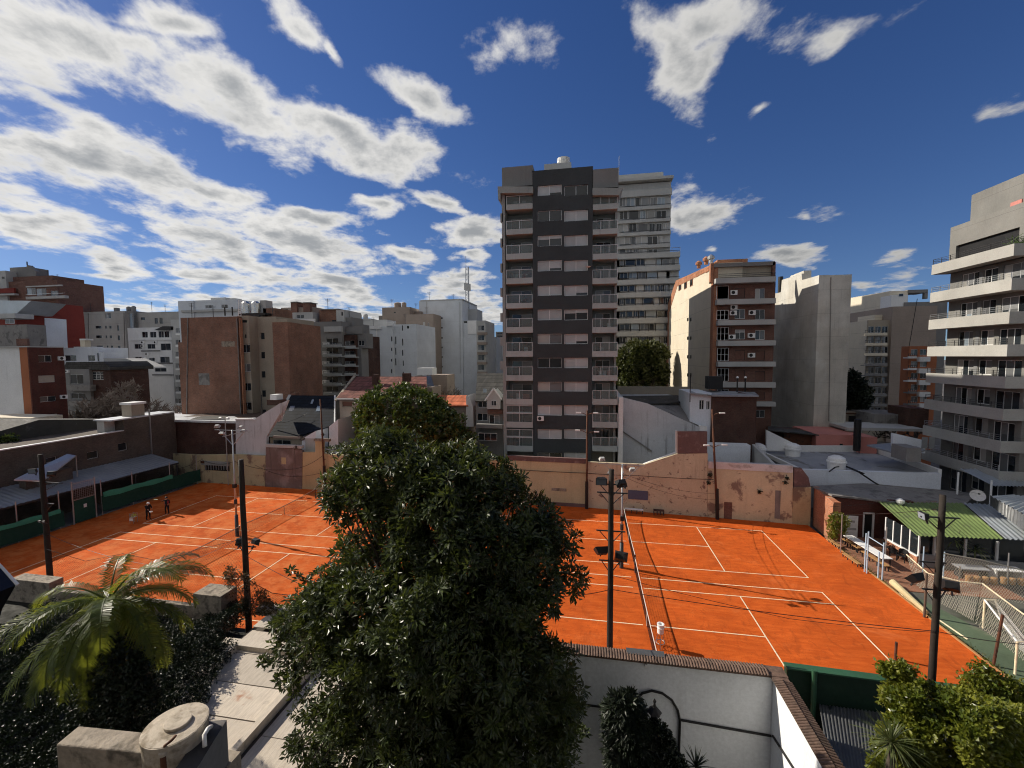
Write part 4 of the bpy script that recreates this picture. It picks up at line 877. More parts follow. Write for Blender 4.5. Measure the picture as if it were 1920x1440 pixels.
# ---------------------------------------------------------------- far right group
Y = 95.0
rt = root('apartment_building', 'tall narrow cream and grey block between concrete block and balcony building', Y, 1690)
XS = X_(1700, Y, 600)
prismX('lit_side', m_cream, rt, [(Y, -.3), (Y, Z_(545, Y, 1700)), (Y + 14, Z_(545, Y, 1700) + .4), (Y + 14, -.3)], XS - 3.2, 3.2); facade(rt, m_mgrey, Y - 1.2, 1690, 1770, 566, None, [], 12)
cubepx('wall', m_white, rt, Y - 1.0, 1671, 1702, 553, 575, 3); cubepx('roof_frame', m_mgrey, rt, Y, 1702, 1740, 543, 549, 3); cubepx('roof_frame', m_mgrey, rt, Y, 1734, 1740, 548, 560, .6)
window(rt, ('Y', Y - 1.05), rect(('Y', Y - 1.05), 1685, 1694, 550.5, 556), .03, n=1)
Y = 88.0
rt = root('apartment_building', 'cream block with curved balconies left of the grey blind wall', Y, 1645)
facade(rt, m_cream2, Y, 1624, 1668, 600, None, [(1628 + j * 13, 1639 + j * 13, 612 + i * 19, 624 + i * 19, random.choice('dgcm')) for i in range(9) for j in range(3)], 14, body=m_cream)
for i in range(9): balcony(rt, Y - 1.3, 1622, 1664, 624 + i * 19, 629 + i * 19, 1.3, m_cream if i < 3 else m_mgrey, rail=5, glassy=False, posts=6, rm=m_steeld)
cubepx('penthouse', m_cream, rt, Y + 2, 1640, 1672, 590, 601, 5); facade(rt, m_beigeP, Y - .6, 1668.5, 1752, 574, None, [], 13, name='blind_wall')
Y = 150.0
rt = root('apartment_building', 'distant pale tower with dark red balcony grid', Y, 1618)
facade(rt, m_lgrey, Y, 1590, 1649, 574, None, [(1601 + j * 8.5, 1607 + j * 8.5, 577 + i * 8, 582 + i * 8, 's') for i in range(6) for j in range(5)], 20)
for j in range(6): cubepx('red_pier', m_redw, rt, Y, 1598.5 + j * 8.5, 1600 + j * 8.5, 574, 622, .8, -.8)
for i in range(6): cubepx('red_band', m_redw, rt, Y, 1598, 1642.5, 583 + i * 8, 584.2 + i * 8, .8, -.82)
cubepx('roof_block', m_white, rt, Y + 4, 1608, 1630, 568, 575, 6)
Y = 110.0
rt = root('apartment_building', 'brown grey block with thin slot windows beside concrete block', Y, 1605)
facade(rt, m_beigeP, Y, 1585, 1632, 602, None, [(x, x + 5, y, y + 2, 's') for y in (630, 645, 660, 675) for x in (1590, 1606)], 15); cubepx('green_sign', mat('green hoarding', (.1, .35, .12), var=.1), rt, Y - 8, 1598, 1622, 676, 685, .3)
Y = 70.0
rt = root('apartment_building', 'orange and white flats showing beside the long balconies', Y, 1722)
facade(rt, m_terra, Y, 1704, 1756, 649, None, [(1708 + j * 17, 1721 + j * 17, 655 + i * 22, 666 + i * 22, random.choice('dcm')) for i in range(5) for j in range(2)], 1.6)
for i in range(5): balcony(rt, Y - 1, 1703, 1719, 668 + i * 22, 672 + i * 22, 1, m_white if i < 3 else m_mgrey, rail=5, glassy=False, posts=5, rm=m_steeld); cubepx('white_panel', m_white, rt, Y - .5, 1724, 1745, 669 + i * 22, 678 + i * 22, .6)
# ================================================================ left side buildings
def sidew(rt, m, pl, y0, y1, zt, wins=(), th=.25, name='side_wall', zb=-.3):
    hs = [rect(pl, *w[:4]) for w in wins]; wall_holes(name, m, rt, pl, y0, y1, zb, zt, hs, th)
    for h, w in zip(hs, wins): window(rt, pl, h, .14, **STY[w[4]])
G_ = 'apartment blocks and houses around'
Y = 48.0
rt = root('apartment_building', 'dark red brick house beside white tiled wall at the left edge', Y, 60)
facade(rt, m_white, Y + .3, -60, 38, 650, None, [], 3.4, name='tiled_wall'); facade(rt, m_terra, Y + .1, 38.2, 55, 651, None, [], 3.4, name='brick_pier')
pl = ('R', X_(55.3, Y)); yf = PX(121, 680, pl[1]).y; zt = Z_(651, Y, 55)
sidew(rt, m_brick2, pl, Y, yf, zt, [(72, 97, 666, 679, 'd'), (72, 103, 704, 717, 'b'), (75, 105, 743, 753, 'm'), (78, 108, 777, 790, 'b')])
aircon(rt, pl, 114, 672, .8); aircon(rt, pl, 118, 744, .8); box('roof_edge', m_lgrey, rt, pl[1] - 9, pl[1] + .08, Y - .1, yf, zt, zt + .15)
cubepx('lower_wall', m_cream, rt, Y - 4, -40, 57, 783, 802, 3.5); cubepx('ledge', m_lgrey, rt, Y - 5, -40, 61, 805, 808, 4.5); cubepx('dark_band', m_roofdk, rt, Y - 4.8, -40, 62, 808, 830, 4)
Y = 69.8
rt = root('apartment_building', 'dark red gabled wall with a white painted patch at far left', Y, 90)
XG = X_(31, 70.0); gp = [(p.y, p.z) for p in (PX(31, 588, XG), PX(60, 564, XG), PX(155, 574.5, XG), PX(158, 600, XG))]
prismX('gable_wall', m_redw, rt, [(gp[0][0], -.3), gp[0], gp[1], gp[2], (gp[3][0], gp[3][1]), (gp[3][0], -.3)], XG, -6)
wp = [(p.y, p.z) for p in (PX(71, 617, XG), PX(84, 617, XG), PX(83, 596, XG), PX(124, 599, XG), PX(127, 660, XG))]; prismX('white_patch', m_wblue, rt, [(wp[0][0], 0), wp[0], wp[1], wp[2], wp[3], (wp[4][0], wp[4][1]), (wp[4][0], 0)], XG + .06, -.05)
cubepx('chimney', m_cream, rt, Y - 1, 150, 159, 638, 650, 1); cubepx('chimney_cap', m_white, rt, Y - 1.2, 149, 160, 635, 638, 1.4)
poly('lean_roof', m_zinc, rt, Y - .3, [(-20, 590), (-20, 563), (58, 564), (31, 588)], 6); cubepx('balcony_room', m_lgrey, rt, Y - 3, -20, 27, 588, 597, 3); cubepx('lower_wall', m_dirtyc, rt, Y - 3, -20, 50, 609, 652, 3); cubepx('brick_box', m_brick3, rt, Y - 3.4, 30, 50, 635, 648, .4)
window(rt, ('Y', Y - 3.05), rect(('Y', Y - 3.05), 10, 27, 598, 607), .02, n=2)
Y = 100.0
rt = root('apartment_building', 'stepped brick block with roof terraces against the sky, far left', Y, 70)
facade(rt, m_brick3, Y, 24, 118, 526, None, [(50, 67, 540, 553, 'g'), (68, 87, 541, 554, 'g'), (95, 110, 545, 556, 'g')], 12); cubepx('balcony', m_lgrey, rt, Y - 1, 48, 121, 555, 560, 1); cubepx('balcony_rail', m_railw, rt, Y - 1, 48, 121, 550.5, 551.2, .1); cubepx('lintel', m_lgrey, rt, Y - .4, 48, 115, 535, 537.5, .4)
cubepx('roof_wall', m_brick3, rt, Y + 1, 24, 98, 518, 527, 8); cubepx('roof_room', m_mgrey, rt, Y + 2, 18, 52, 501, 520, 5); poly('roof_fin', m_mgrey, rt, Y + 1.5, [(49, 520), (50, 497), (53, 497), (67, 508), (67, 520)], 1.0)
cubepx('roof_room', m_mgrey, rt, Y + 3, 70, 97, 518, 527, 3); facade(rt, m_lgrey, Y - .5, -30, 24, 508, None, [(4, 9, 519, 523, 's')], 9, name='grey_wall'); cubepx('red_band', m_redw, rt, Y - .9, -30, 26, 541, 550, .5); cubepx('balcony', m_lgrey, rt, Y - 1.5, -30, 27, 551, 554, 1); c = PY(51, 497, Y + 2); MB().tube([c, c + Vector((0, 0, 1))], .15, 6).build('aerial', m_steeld, rt)
Y = 105.0
rt = root('apartment_building', 'long light grey block with few small windows, left', Y, 220)
wn = [(197, 208, 587, 597, 'm'), (179, 190, 611, 616, 's'), (197, 200, 611, 616, 's'), (205, 209, 611, 616, 's'), (220, 223, 610, 620, 's'), (180, 191, 629, 634, 's'), (198, 201, 629, 634, 's'), (206, 210, 629, 634, 's'), (221, 225, 629, 638, 's'), (181, 193, 648, 653, 's'), (200, 203, 648, 653, 's'), (208, 212, 648, 653, 's'), (221, 226, 649, 657, 's')]
facade(rt, m_lgrey2, Y, 157, 240, 584, None, wn, 14); facade(rt, m_mgrey, Y - .6, 240.3, 256, 583, None, [(243, 253, 588, 625, 'g')], 14, name='stair_tower')
facade(rt, m_lgrey2, Y + .4, 256.5, 342, 585, None, [(264, 272, 595, 600, 's'), (290, 296, 596, 607, 's'), (299, 305, 596, 607, 's')], 14, name='wall'); tank(rt, 238, 574, 584, Y + 4, 9, m_mgrey); tank(rt, 247, 573, 584, Y + 4, 9, m_mgrey); cubepx('vent', m_mgrey, rt, Y + 3, 213, 218, 577, 585, 1)
Y = 88.0
rt = root('apartment_building', 'white flats with dark windows and air conditioners, left of the brick block', Y, 290)
wn = [(266, 277, 622, 633, 'd'), (281, 293, 622, 633, 'd'), (297, 307, 621, 633, 'd'), (308, 317, 621, 633, 'd'), (252, 266, 645, 654, 'd'), (276, 291, 645, 654, 'd'), (301, 320, 644, 657, 'd'), (253, 267, 669, 677, 'm'), (279, 290, 671, 677, 'm'), (300, 318, 669, 680, 'd'), (290, 312, 690, 697, 'd')]
facade(rt, m_white, Y, 243, 324, 614, None, wn, 10, body=m_lgrey); poly('awning', m_steeld, rt, Y - 1, [(289, 619), (305, 611.5), (325, 612), (325, 619)], 1.5); cubepx('terrace_wall', m_white, rt, Y - .3, 243, 325, 633, 638, .4)
for a, b in ((264, 300), (270, 325), (285, 325)): cubepx('balcony_rail', m_steeld, rt, Y - .5, a, b, [657, 680, 702][[264, 270, 285].index(a)], [659, 682, 704][[264, 270, 285].index(a)], .1)
for px, py in ((269, 642), (269, 649), (293, 642), (270, 673), (277, 664)): aircon(rt, ('Y', Y), px, py, .9)
facade(rt, m_lgrey, Y - 1, 324.4, 342, 599, None, [(329, 339, 615 + i * 22, 624 + i * 22, 'm') for i in range(7)], 6, name='wall')
for i in range(7): cubepx('balcony', m_white, rt, Y - 2, 329, 344, 625 + i * 22, 628 + i * 22, 1)
Y = 64.0
rt = root('house', 'old dark brick house with balcony behind the bare tree', Y, 155, 'house')
facade(rt, m_mgrey, Y, 121, 166, 692, None, [(131, 156, 702, 720, 'd'), (133, 160, 737, 748, 'd'), (136, 160, 770, 785, 'd')], 7); cubepx('balcony', m_dirtyc, rt, Y - 1, 122, 168, 722, 733, 1); cubepx('balcony', m_dirtyc, rt, Y - 1, 122, 170, 752, 762, 1)
facade(rt, m_brickD, Y + .5, 166.4, 205, 686, None, [(173, 194, 697, 712, 'wb')], 7, name='brick_wing'); poly('roof', t_grey, rt, Y + .2, [(118, 694), (124, 679), (193, 678), (206, 688), (206, 694)], 8)
aircon(rt, ('Y', Y), 128, 696, .7)
Y = 75.0
rt = root('house', 'bluish white low house behind the dark brick house', Y, 160, 'house')
facade(rt, m_wblue, Y, 120, 186, 652, None, [(121, 143, 666, 677, 'd'), (165, 178, 666, 677, 'd'), (182.5, 185, 662, 677, 's')], 6); cubepx('roof_box', m_white, rt, Y + 1, 138, 165, 650, 653, 3); facade(rt, m_wblue, Y - .5, 187, 195, 660, None, [], 4, name='wall'); poly('flat_roof', m_lgrey, rt, Y - 1, [(193, 672), (236, 672), (275, 688), (206, 688)], 4)
# ---------------------------------------------------------------- brick block with the cream light well
Y = 55.0
rt = root('apartment_building', 'big brown brick block with cream recessed light well', Y, 470)
poly('brick_wall', m_brick, rt, Y, [(338, 900), (334, 640), (341, 640), (343, 595), (448, 593.5), (456, 900)], 12) if 0 else None
facade(rt, m_brick, Y, 343, 449, 594.5, 641, [], 6, name='brick_wall'); facade(rt, m_brick, Y - .02, 336, 449, 641, None, [], 6, name='brick_wall')
XB = X_(542, Y + 1.0); yb2 = PX(603, 680, XB).y; za, zb2 = PX(543, 604, XB).z, PX(603, 612.5, XB).z
prismX('brick_side', m_brick, rt, [(Y + 1.0, -.3), (Y + 1.0, za), (yb2, zb2), (yb2, -.3)], XB, -2.5)
wl = [(451, 463, 600, 605, 's'), (459, 462, 627, 634, 's')] + [(453 + i * .9, 469 + i * .9, 646 + i * 36, 661 + i * 36, ['d', 'c', 'd', 'd'][i]) for i in range(4)]
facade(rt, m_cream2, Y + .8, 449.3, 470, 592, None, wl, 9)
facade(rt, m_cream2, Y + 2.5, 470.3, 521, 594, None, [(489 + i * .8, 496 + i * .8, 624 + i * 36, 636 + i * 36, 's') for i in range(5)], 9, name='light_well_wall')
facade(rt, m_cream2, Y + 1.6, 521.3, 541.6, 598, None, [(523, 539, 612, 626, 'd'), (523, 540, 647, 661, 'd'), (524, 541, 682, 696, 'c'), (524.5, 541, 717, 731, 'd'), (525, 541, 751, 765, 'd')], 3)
cubepx('pier_edge', m_brickO, rt, Y - .03, 447.5, 449.2, 596, 800, .5)
for px, w_ in ((456, 18), (474, 18)): tank(rt, px, 563, 589, Y + 5, w_, m_inox)
cubepx('tank_stand', m_blackm, rt, Y + 4.5, 447, 496, 587, 591, 4); cubepx('roof_room', m_brick, rt, Y + 6, 493, 516, 578, 600, 4); cubepx('roof_room', m_lgrey, rt, Y + 6, 487, 498, 563, 598, 1.5)
q = MB()
for s in (447.5, 452): c0 = PY(s, 594, Y + 4.4); c1 = PY(s, 562, Y + 4.4); q.bar(c0, c1, .07)
for i in range(8): a = PY(447.5, 564 + i * 4, Y + 4.4); b = PY(452, 564 + i * 4, Y + 4.4); q.bar(a, b, .05)
q.build('ladder', m_white_m, rt)
for px in (422, 436): c = PY(px, 592, Y + 4); MB().tube([c, c + Vector((0, 0, 1.35))], .1, 8).build('flue', m_blackm, rt)
Y = 82.0
rt = root('apartment_building', 'pale grey top storeys rising behind the brick block', Y, 400)
facade(rt, m_wgrey, Y, 340, 368, 564, None, [], 10); facade(rt, m_wgrey, Y + .3, 368, 450, 562, None, [(385, 397, 572, 578, 'm'), (415, 427, 571, 578, 'm')], 10, name='wall'); cubepx('ledge', m_lgrey, rt, Y - .4, 339, 452, 580, 584, 1); cubepx('roof_room', m_lgrey, rt, Y + 3, 395, 422, 558, 563, 3); cubepx('roof_room', m_lgrey, rt, Y + 3, 431, 440, 559, 563, 2)
Y = 72.0
rt = root('apartment_building', 'roof terraces with brick chimneys right of the steel tanks', Y, 560)
facade(rt, m_lgrey, Y, 514, 590, 586, None, [(518, 528, 588, 594, 'd'), (535, 546, 589, 595, 'm'), (556, 570, 590, 597, 'd')], 8); facade(rt, m_beigeP, Y + 2, 531, 590, 576, None, [(533, 540, 580, 584, 's')], 6, name='wall')
for a, b, t in ((545, 556, 567), (568, 581, 568)): cubepx('chimney_stack', m_brick3, rt, Y + 1.5, a, b, t, 592, 2); cubepx('chimney_cap', m_mgrey, rt, Y + 1.3, a - .5, b + .5, t - 1.5, t, 2.4)
cubepx('terrace_parapet', m_white, rt, Y - .4, 535, 590, 598, 606, .3); cubepx('roof_edge', m_redw, rt, Y - .6, 520, 605, 607, 610, 3)
Y = 70.0
rt = root('apartment_building', 'dark brown flats with stacked balconies beside the brick block', Y, 645)
facade(rt, m_mgrey, Y, 590, 642, 603, None, [(612, 634, 634 + i * 18, 645 + i * 18, random.choice('dmdc')) for i in range(6)], 10)
for i in range(6): balcony(rt, Y - 1.4, 604 + min(i, 3) * .6, 640, 646 + i * 18, 651 + i * 18, 1.4, m_tslab, rail=4, glassy=False, posts=5, rm=m_steeld)
for i in range(5): cubepx('side_ledge', m_white, rt, Y - 1.2, 604, 612, 641 + i * 18, 648 + i * 18, .9)
facade(rt, m_brickD, Y + .8, 642.4, 668, 628, None, [(647, 664, 639 + i * 19, 647 + i * 19, 'm') for i in range(5)], 9, name='wall')
for i in range(4): balcony(rt, Y - .4, 646, 666, 648 + i * 17, 653.5 + i * 17, 1.2, m_tslab, rail=4, glassy=False, posts=4, rm=m_steeld)
facade(rt, m_mgrey, Y + 1.5, 640, 687.5, 625, 653, [(672, 683, 638, 648, 'd'), (651, 660, 629, 634, 'm')], 2.5, name='wall'); facade(rt, m_mgrey, Y + 1.3, 668, 678, 653, None, [], 2.5, name='wall')
facade(rt, m_brick, Y + 3, 602, 633, 580.5, 605, [(622, 630, 600, 603, 's')], 6, name='roof_room'); cubepx('roof_slab', m_mgrey, rt, Y + 2.8, 601, 634, 579, 581, 6.4); facade(rt, m_lgrey, Y + 2.5, 633.4, 648, 581, 612, [(640, 643, 585, 592, 's')], 6, name='roof_room'); cubepx('roof_room', m_mgrey, rt, Y + 3, 648, 660, 595, 626, 4); cubepx('terrace', m_lgrey, rt, Y - .3, 607, 640, 612, 622, .4); cubepx('terrace', m_mgrey, rt, Y + 1.2, 640, 678, 612, 626, .3)
Y = 90.0
rt = root('apartment_building', 'stepped white blind walls with drainpipe, centre left', Y, 730)
facade(rt, m_wgrey, Y, 668, 690, 674, None, [], 10); facade(rt, m_wgrey, Y - .02, 679, 690, 653, 674, [], 10, name='wall'); facade(rt, m_wgrey, Y, 690, 737, 611, None, [(733.2, 735.5, 631, 640, 's'), (733.2, 735.5, 652, 658, 's'), (733.2, 735.5, 673, 678, 's'), (733.2, 735.5, 692, 700, 's')], 12, name='wall')
facade(rt, m_wgrey, Y + .8, 737.4, 782, 608, None, [(741, 743, 631, 645, 's'), (741, 743, 652, 665, 's'), (741, 743, 672, 685, 's'), (753.5, 755.5, 610, 620, 's'), (754, 756, 635, 648, 's'), (754, 756, 656, 667, 's'), (755, 757, 676, 686, 's'), (755, 757, 697, 705, 's'), (763, 767, 611, 616, 's')], 12, name='wall')
MB().tube([PY(706, 611, Y - .15), PY(707, 704, Y - .15)], .13, 8).build('drainpipe', m_white, rt); cubepx('parapet', m_white, rt, Y - .3, 689, 714, 611, 617, .2); cubepx('parapet', m_white, rt, Y - .3, 724, 737, 603, 611, .5)
cubepx('wall', m_lgrey, rt, Y + 6, 662, 725, 600, 640, 5); cubepx('tank_platform', m_lgrey, rt, Y + 6, 662, 694, 597.5, 601, 4)
tank(rt, 673.5, 588, 598, Y + 7, 7, m_lgrey); tank(rt, 683.5, 588, 598, Y + 7, 9, m_lgrey)
Y = 108.0
rt = root('apartment_building', 'grey beige block with roof tanks behind the white stepped walls', Y, 770)
facade(rt, m_beigeP, Y, 719, 770, 576, None, [(738.5, 742, 585, 587, 's')], 10); facade(rt, m_beigeP, Y - 2, 761, 814, 589, None, [(793, 797, 604, 614, 'c1'), (802, 805, 605, 616, 'c1'), (790, 794, 642, 655, 'c1'), (804, 807, 624, 637, 'c1'), (791, 794, 662, 675, 'c1'), (804, 811, 644, 656, 'c1'), (804, 811, 662, 676, 'c1'), (791, 795, 681, 690, 's')], 12, name='wall')
cubepx('dark_slot', m_mgrey, rt, Y - 2.1, 788, 800, 623, 700, .08); tank(rt, 743, 566, 576, Y + 2, 14, m_beigeP); tank(rt, 756, 566, 576, Y + 2, 9, m_beigeP); cubepx('roof_room', m_beigeP, rt, Y + 3, 770, 790, 584, 590, 4); cubepx('roof_room', m_mgrey, rt, Y + 2, 710, 721, 592, 604, 4)
Y = 112.0
rt = root('apartment_building', 'large pale windowless block with a column of small square vents', Y, 840)
facade(rt, m_wgrey, Y, 788, 868, 563, None, [(826.5, 830, y, y + 3, 's') for y in (595, 613, 632, 650, 668, 686)], 16); facade(rt, m_wgrey, Y + .5, 868.4, 894, 601, None, [(864 + 6, 876, 594 + 8, 600 + 6, 's')], 14, name='wall'); cubepx('roof_edge', m_lgrey, rt, Y - .1, 788, 868, 561.5, 563.5, 15); cubepx('parapet', m_white, rt, Y, 876, 893, 601, 626, .3, .3)
facade(rt, m_lgrey, Y + 6, 868, 896, 580, 605, [], 6, name='roof_room')
rt2 = root('lattice_mast', 'thin lattice radio mast on the pale windowless block', Y + 6, 876, 'mast', None, Z_(582, Y + 6, 876))
q = MB(); pa, pb = [], []
for sx, sy in ((-3.3, 0), (3.3, 0), (0, 1)):
    q.bar(PY(876.5 + sx, 582, Y + 6) + Vector((0, sy, 0)), PY(876 + sx * .8, 500, Y + 6) + Vector((0, sy, 0)), .16)
q.build('leg', m_steel, rt2)
q = MB()
for i in range(17):
    y0, y1 = 582 - i * 4.8, 582 - (i + 1) * 4.8; s = 1 if i % 2 else -1
    q.bar(PY(876.3 + s * 3.2, y0, Y + 6), PY(876.3 - s * 3, y1, Y + 6), .09); q.bar(PY(873.3, y1, Y + 6), PY(879.3, y1, Y + 6), .08)
q.build('lattice_bracing', m_steel, rt2); MB().tube([PY(874, 500, Y + 6), PY(873, 480, Y + 6)], .05, 6).build('whip_antenna', m_steel, rt2)
for k in range(3): c = PY(872 + k * 4, 537 + k, Y + 5.6); MB().box(c.x - .3, c.x + .3, c.y, c.y + .3, c.z - 1, c.z + 1).build('panel_antenna', m_lgrey, rt2)
Y = 100.0
rt = root('apartment_building', 'slim block with rounded balconies just left of dark tower', Y, 903)
facade(rt, m_lgrey, Y, 894, 911, 601, None, [(896, 908, 610 + i * 18.5, 620 + i * 18.5, 'm') for i in range(6)], 10)
for i in range(6): cubepx('balcony', m_beigeP, rt, Y - 1, 895, 912, 623 + i * 18.5, 628 + i * 18.5, 1.2)
Y = 125.0
rt = root('apartment_building', 'narrow pale blocks in the gap left of dark tower', Y, 925)
facade(rt, m_lgrey, Y, 909, 931, 632, None, [(921, 923, 640, 645, 's')], 10); facade(rt, m_wgrey, Y + 8, 928, 950, 640, None, [], 8, name='wall'); facade(rt, m_mgrey, Y + 25, 930, 950, 622, None, [(932, 942, 624 + i * 5, 627 + i * 5, 's') for i in range(5)], 8, name='wall')
# ---------------------------------------------------------------- houses just behind the court wall
def gable(rt, name, m, pts):          # roof plane from four pixel / depth corners
    V = [PY(a, b, y) for a, b, y in pts]; n = (V[1] - V[0]).cross(V[-1] - V[0]).normalized()
    if n.z < 0: n = -n
    k = len(V); b = MB(); b.add(V + [v - n * .14 for v in V], [tuple(range(k)), tuple(reversed(range(k, 2 * k)))] + [(i, i + k, (i + 1) % k + k, (i + 1) % k) for i in range(k)]); return b.build(name, m, rt)
rt = root('house', 'house with steep blue black tiled roof and skylights', 46.6, 560, 'house')
ya, yb = 46.6, 52.5
ra = gable(rt, 'roof', t_blue, [(499, 819, ya), (560, 817, ya), (626, 797, ya + 1.66), (627, 742, yb), (543, 741, yb)])
for k, (a, b, c, d) in enumerate(((541, 553, 761, 771), (592, 603, 761, 771), (582, 589, 749, 757))):
    f = lambda px, py: PY(px, py, ya + (yb - ya) * (815 - py) / 75 - .05)
    q = MB(); q.add([f(a, d), f(b - 3, d), f(b, c), f(a + 3, c)], [(0, 1, 2, 3)]); q.build('skylight', g_sky if k else g_mid, rt)
gable(rt, 'verge', m_lgrey, [(497, 820, ya - .05), (500, 820, ya - .05), (546, 740, yb), (541, 740, yb)]); gable(rt, 'verge', m_white, [(626, 798, ya + 1.6), (628, 798, ya + 1.6), (629, 741, yb), (626.5, 741, yb)])
MB().box(X_(541, yb), X_(551, yb), yb, yb + .8, Z_(745, yb, 545), Z_(737, yb, 545)).build('chimney', m_brick3, rt)
facade(rt, m_cream2, ya + .4, 500, 570, 817, None, [(512, 545, 825, 838, 'd')], 5, body=m_mgrey); cubepx('fascia', m_beigeP, rt, ya - .1, 512, 562, 818, 822, .6)
prism('side_wall', m_wblue, rt, ppts(ya + .1, (617, 840), (617, 800), (634, 786), (634, 850), (600, 850)), ya + .1, 5); poly('lean_to', m_wblue, rt, ya - .2, [(566, 850), (566, 823), (592, 808), (592, 850)], 2.5); gable(rt, 'lean_to_roof', m_polel, [(562, 823, ya - .6), (566, 825, ya - .6), (610, 803, ya + 2), (606, 800, ya + 2)])
cubepx('lean_to_door', m_lgrey, rt, ya - .25, 572, 589, 822, 847, .06)
rt = root('wall', 'sloping grey white party wall left of the blue black roof', 46.2, 490, 'wall', None)
poly('wall', m_wstain, rt, 46.0, [(442, 860), (442, 787), (480, 784), (525, 756), (525, 775), (500, 818), (498, 860)], .4); poly('wall_return', m_wstain, rt, 46.5, [(480, 800), (480, 786), (525, 757), (540, 750), (525, 790)], .3)
poly('coping', m_white, rt, 45.9, [(441, 788), (441, 785.5), (472, 784.5), (478, 787)], .6); cubepx('roof_box', m_white, rt, 48, 506, 518, 740, 750, 1.2); cubepx('brick_stub', m_brickD, rt, 48, 500, 525, 750, 760, 1.2); c = PY(491, 765, 48); MB().tube([c - Vector((0, 0, 1)), c + Vector((0, 0, 1.7))], .06, 6).build('flue', m_blackm, rt)
rt = root('clubhouse', 'dark brick hall with pale metal roof at the left court corner', 46.8, 350, 'building')
facade(rt, m_brickD, 46.8, 277, 443, 792, None, [(291, 298, 828, 838, 's')], 12); cubepx('gutter', m_roofsil, rt, 46.4, 275, 452, 788, 792, .5); gable(rt, 'metal_roof', m_roofsil, [(275, 787, 46.9), (455, 789, 46.9), (428, 774, 58), (255, 772, 58)])
gable(rt, 'roof_light', m_roofdk, [(357, 786, 47.6), (420, 786, 47.6), (432, 775, 57), (385, 776, 57)])
rt = root('house', 'brown brick house with dull red tiled roof above the tree', 50.0, 690, 'house')
gable(rt, 'roof', t_red, [(630, 748, 50), (800, 748, 50), (800, 706, 58), (662, 706, 58)]); gable(rt, 'verge', m_cement, [(627, 750, 49.9), (631, 750, 49.9), (668, 703, 58), (663, 703, 58)])
facade(rt, m_beigeP, 50.5, 634, 800, 752, None, [(642, 660, 753, 762, 'r'), (643, 664, 789, 812, 'd')], 6, sill=m_cement); cubepx('gutter', m_lgrey, rt, 49.9, 630, 800, 748, 751, .5)
for a, b, t, yb_ in ((697, 706, 703, 724), (754, 766, 700, 716)): cubepx('chimney', m_brickD, rt, 54.5, a, b, t, yb_, .9)
rt = root('house', 'small gabled house end between red roof and pale block', 60.0, 790, 'house')
poly('gable_end', m_beigeP, rt, 60, [(765, 760), (765, 722), (772, 706), (787, 726), (810, 726), (810, 760)], 4); gable(rt, 'roof', m_zincd, [(772, 706, 59.8), (787, 727, 59.8), (815, 727, 62), (808, 704, 66)]); cubepx('white_box', m_white, rt, 62, 782, 810, 690, 703, 2); cubepx('tower_block', m_beigeP, rt, 66, 800, 838, 703, 760, 4)
rt = root('house', 'orange tiled roof peeping right of the upper tree', 52.0, 850, 'house')
gable(rt, 'roof', t_orange, [(815, 760, 52), (878, 760, 52), (876, 741, 56), (821, 741, 56)]); poly('gable_end', m_white, rt, 52.1, [(874, 800), (874, 742), (877, 741), (887, 762), (888, 800)], 3.5)
facade(rt, m_beigeP, 52.3, 815, 874, 760, None, [], 4)
rt = root('house', 'slate roofed house with a small gabled dormer beside dark tower', 50.0, 915, 'house')
gable(rt, 'roof', t_grey, [(891, 752, 50), (942, 752, 50), (946, 700, 60), (895, 700, 60)]); facade(rt, m_mgrey, 50.4, 891, 942, 752, None, [(896, 913, 753, 764, 'd'), (895, 914, 775, 789, 'd'), (917, 936, 778, 800, 'wd')], 6, body=m_brickD)
poly('dormer', m_lgrey, rt, 49.6, [(913, 767), (913, 747), (925, 731), (938, 746), (938, 767)], 2.5); window(rt, ('Y', 49.58), rect(('Y', 49.58), 921, 931, 751, 761), .03, n=2)
for s in (((909, 751), (925.5, 728)), ((925.5, 728), (941, 749))): MB().bar(PY(*s[0], 49.4), PY(*s[1], 49.4), .14).build('barge_board', m_white, rt)
cubepx('brick_band', m_brick3, rt, 49.9, 914, 942, 768, 776, .5); cubepx('balcony', m_mgrey, rt, 49.3, 892, 942, 796, 803, .9); cubepx('skylight', g_sky, rt, 51.8, 906, 912, 729, 736, .08)
window(rt, ('Y', 49.2), rect(('Y', 49.2), 897, 932, 812, 826), .03, n=3, fm=m_lgrey)
# ================================================================ low buildings right of the tower
rt = root('house', 'low white walled house with tarred sagging roof beside the tower', 46.5, 1240, 'house')
XA = X_(1166, 50, 780)
# white wall lit from the left and the stained party wall facing the courts
box('lit_wall', m_white, rt, XA - .5, XA, 48.2, 62, -.3, Z_(730, 60, 1160)); prism('party_wall', m_wstain, rt, ppts(49.5, (1166, 870), (1166, 745), (1215, 757), (1322, 806), (1322, 870)), 49.5, .35)
cubepx('rear_wall', m_cream2, rt, 62, 1158, 1300, 725, 760, .5); gable(rt, 'roof', m_roofdk, [(1168, 747, 49.8), (1222, 757, 49.8), (1300, 752, 58), (1270, 741, 61), (1168, 742, 61)]); gable(rt, 'roof_edge', m_roofsil, [(1165, 744, 60), (1250, 748, 58), (1290, 746, 60), (1250, 739, 62), (1165, 739, 62)])
gable(rt, 'lower_roof', m_dirtyc, [(1216, 758, 49.8), (1322, 805, 49.8), (1330, 790, 53), (1282, 757, 57)]); MB().bar(PY(1166, 808, 49.4), PY(1222, 846, 49.4), .12).build('ledge', m_dirtyc, rt)
poly('parapet', m_white, rt, 49.3, [(1312, 812), (1312, 798), (1326, 800), (1326, 812)], .5)
rt = root('house', 'flat roofed dark brick hut with white upper window wall', 50.0, 1360, 'house')
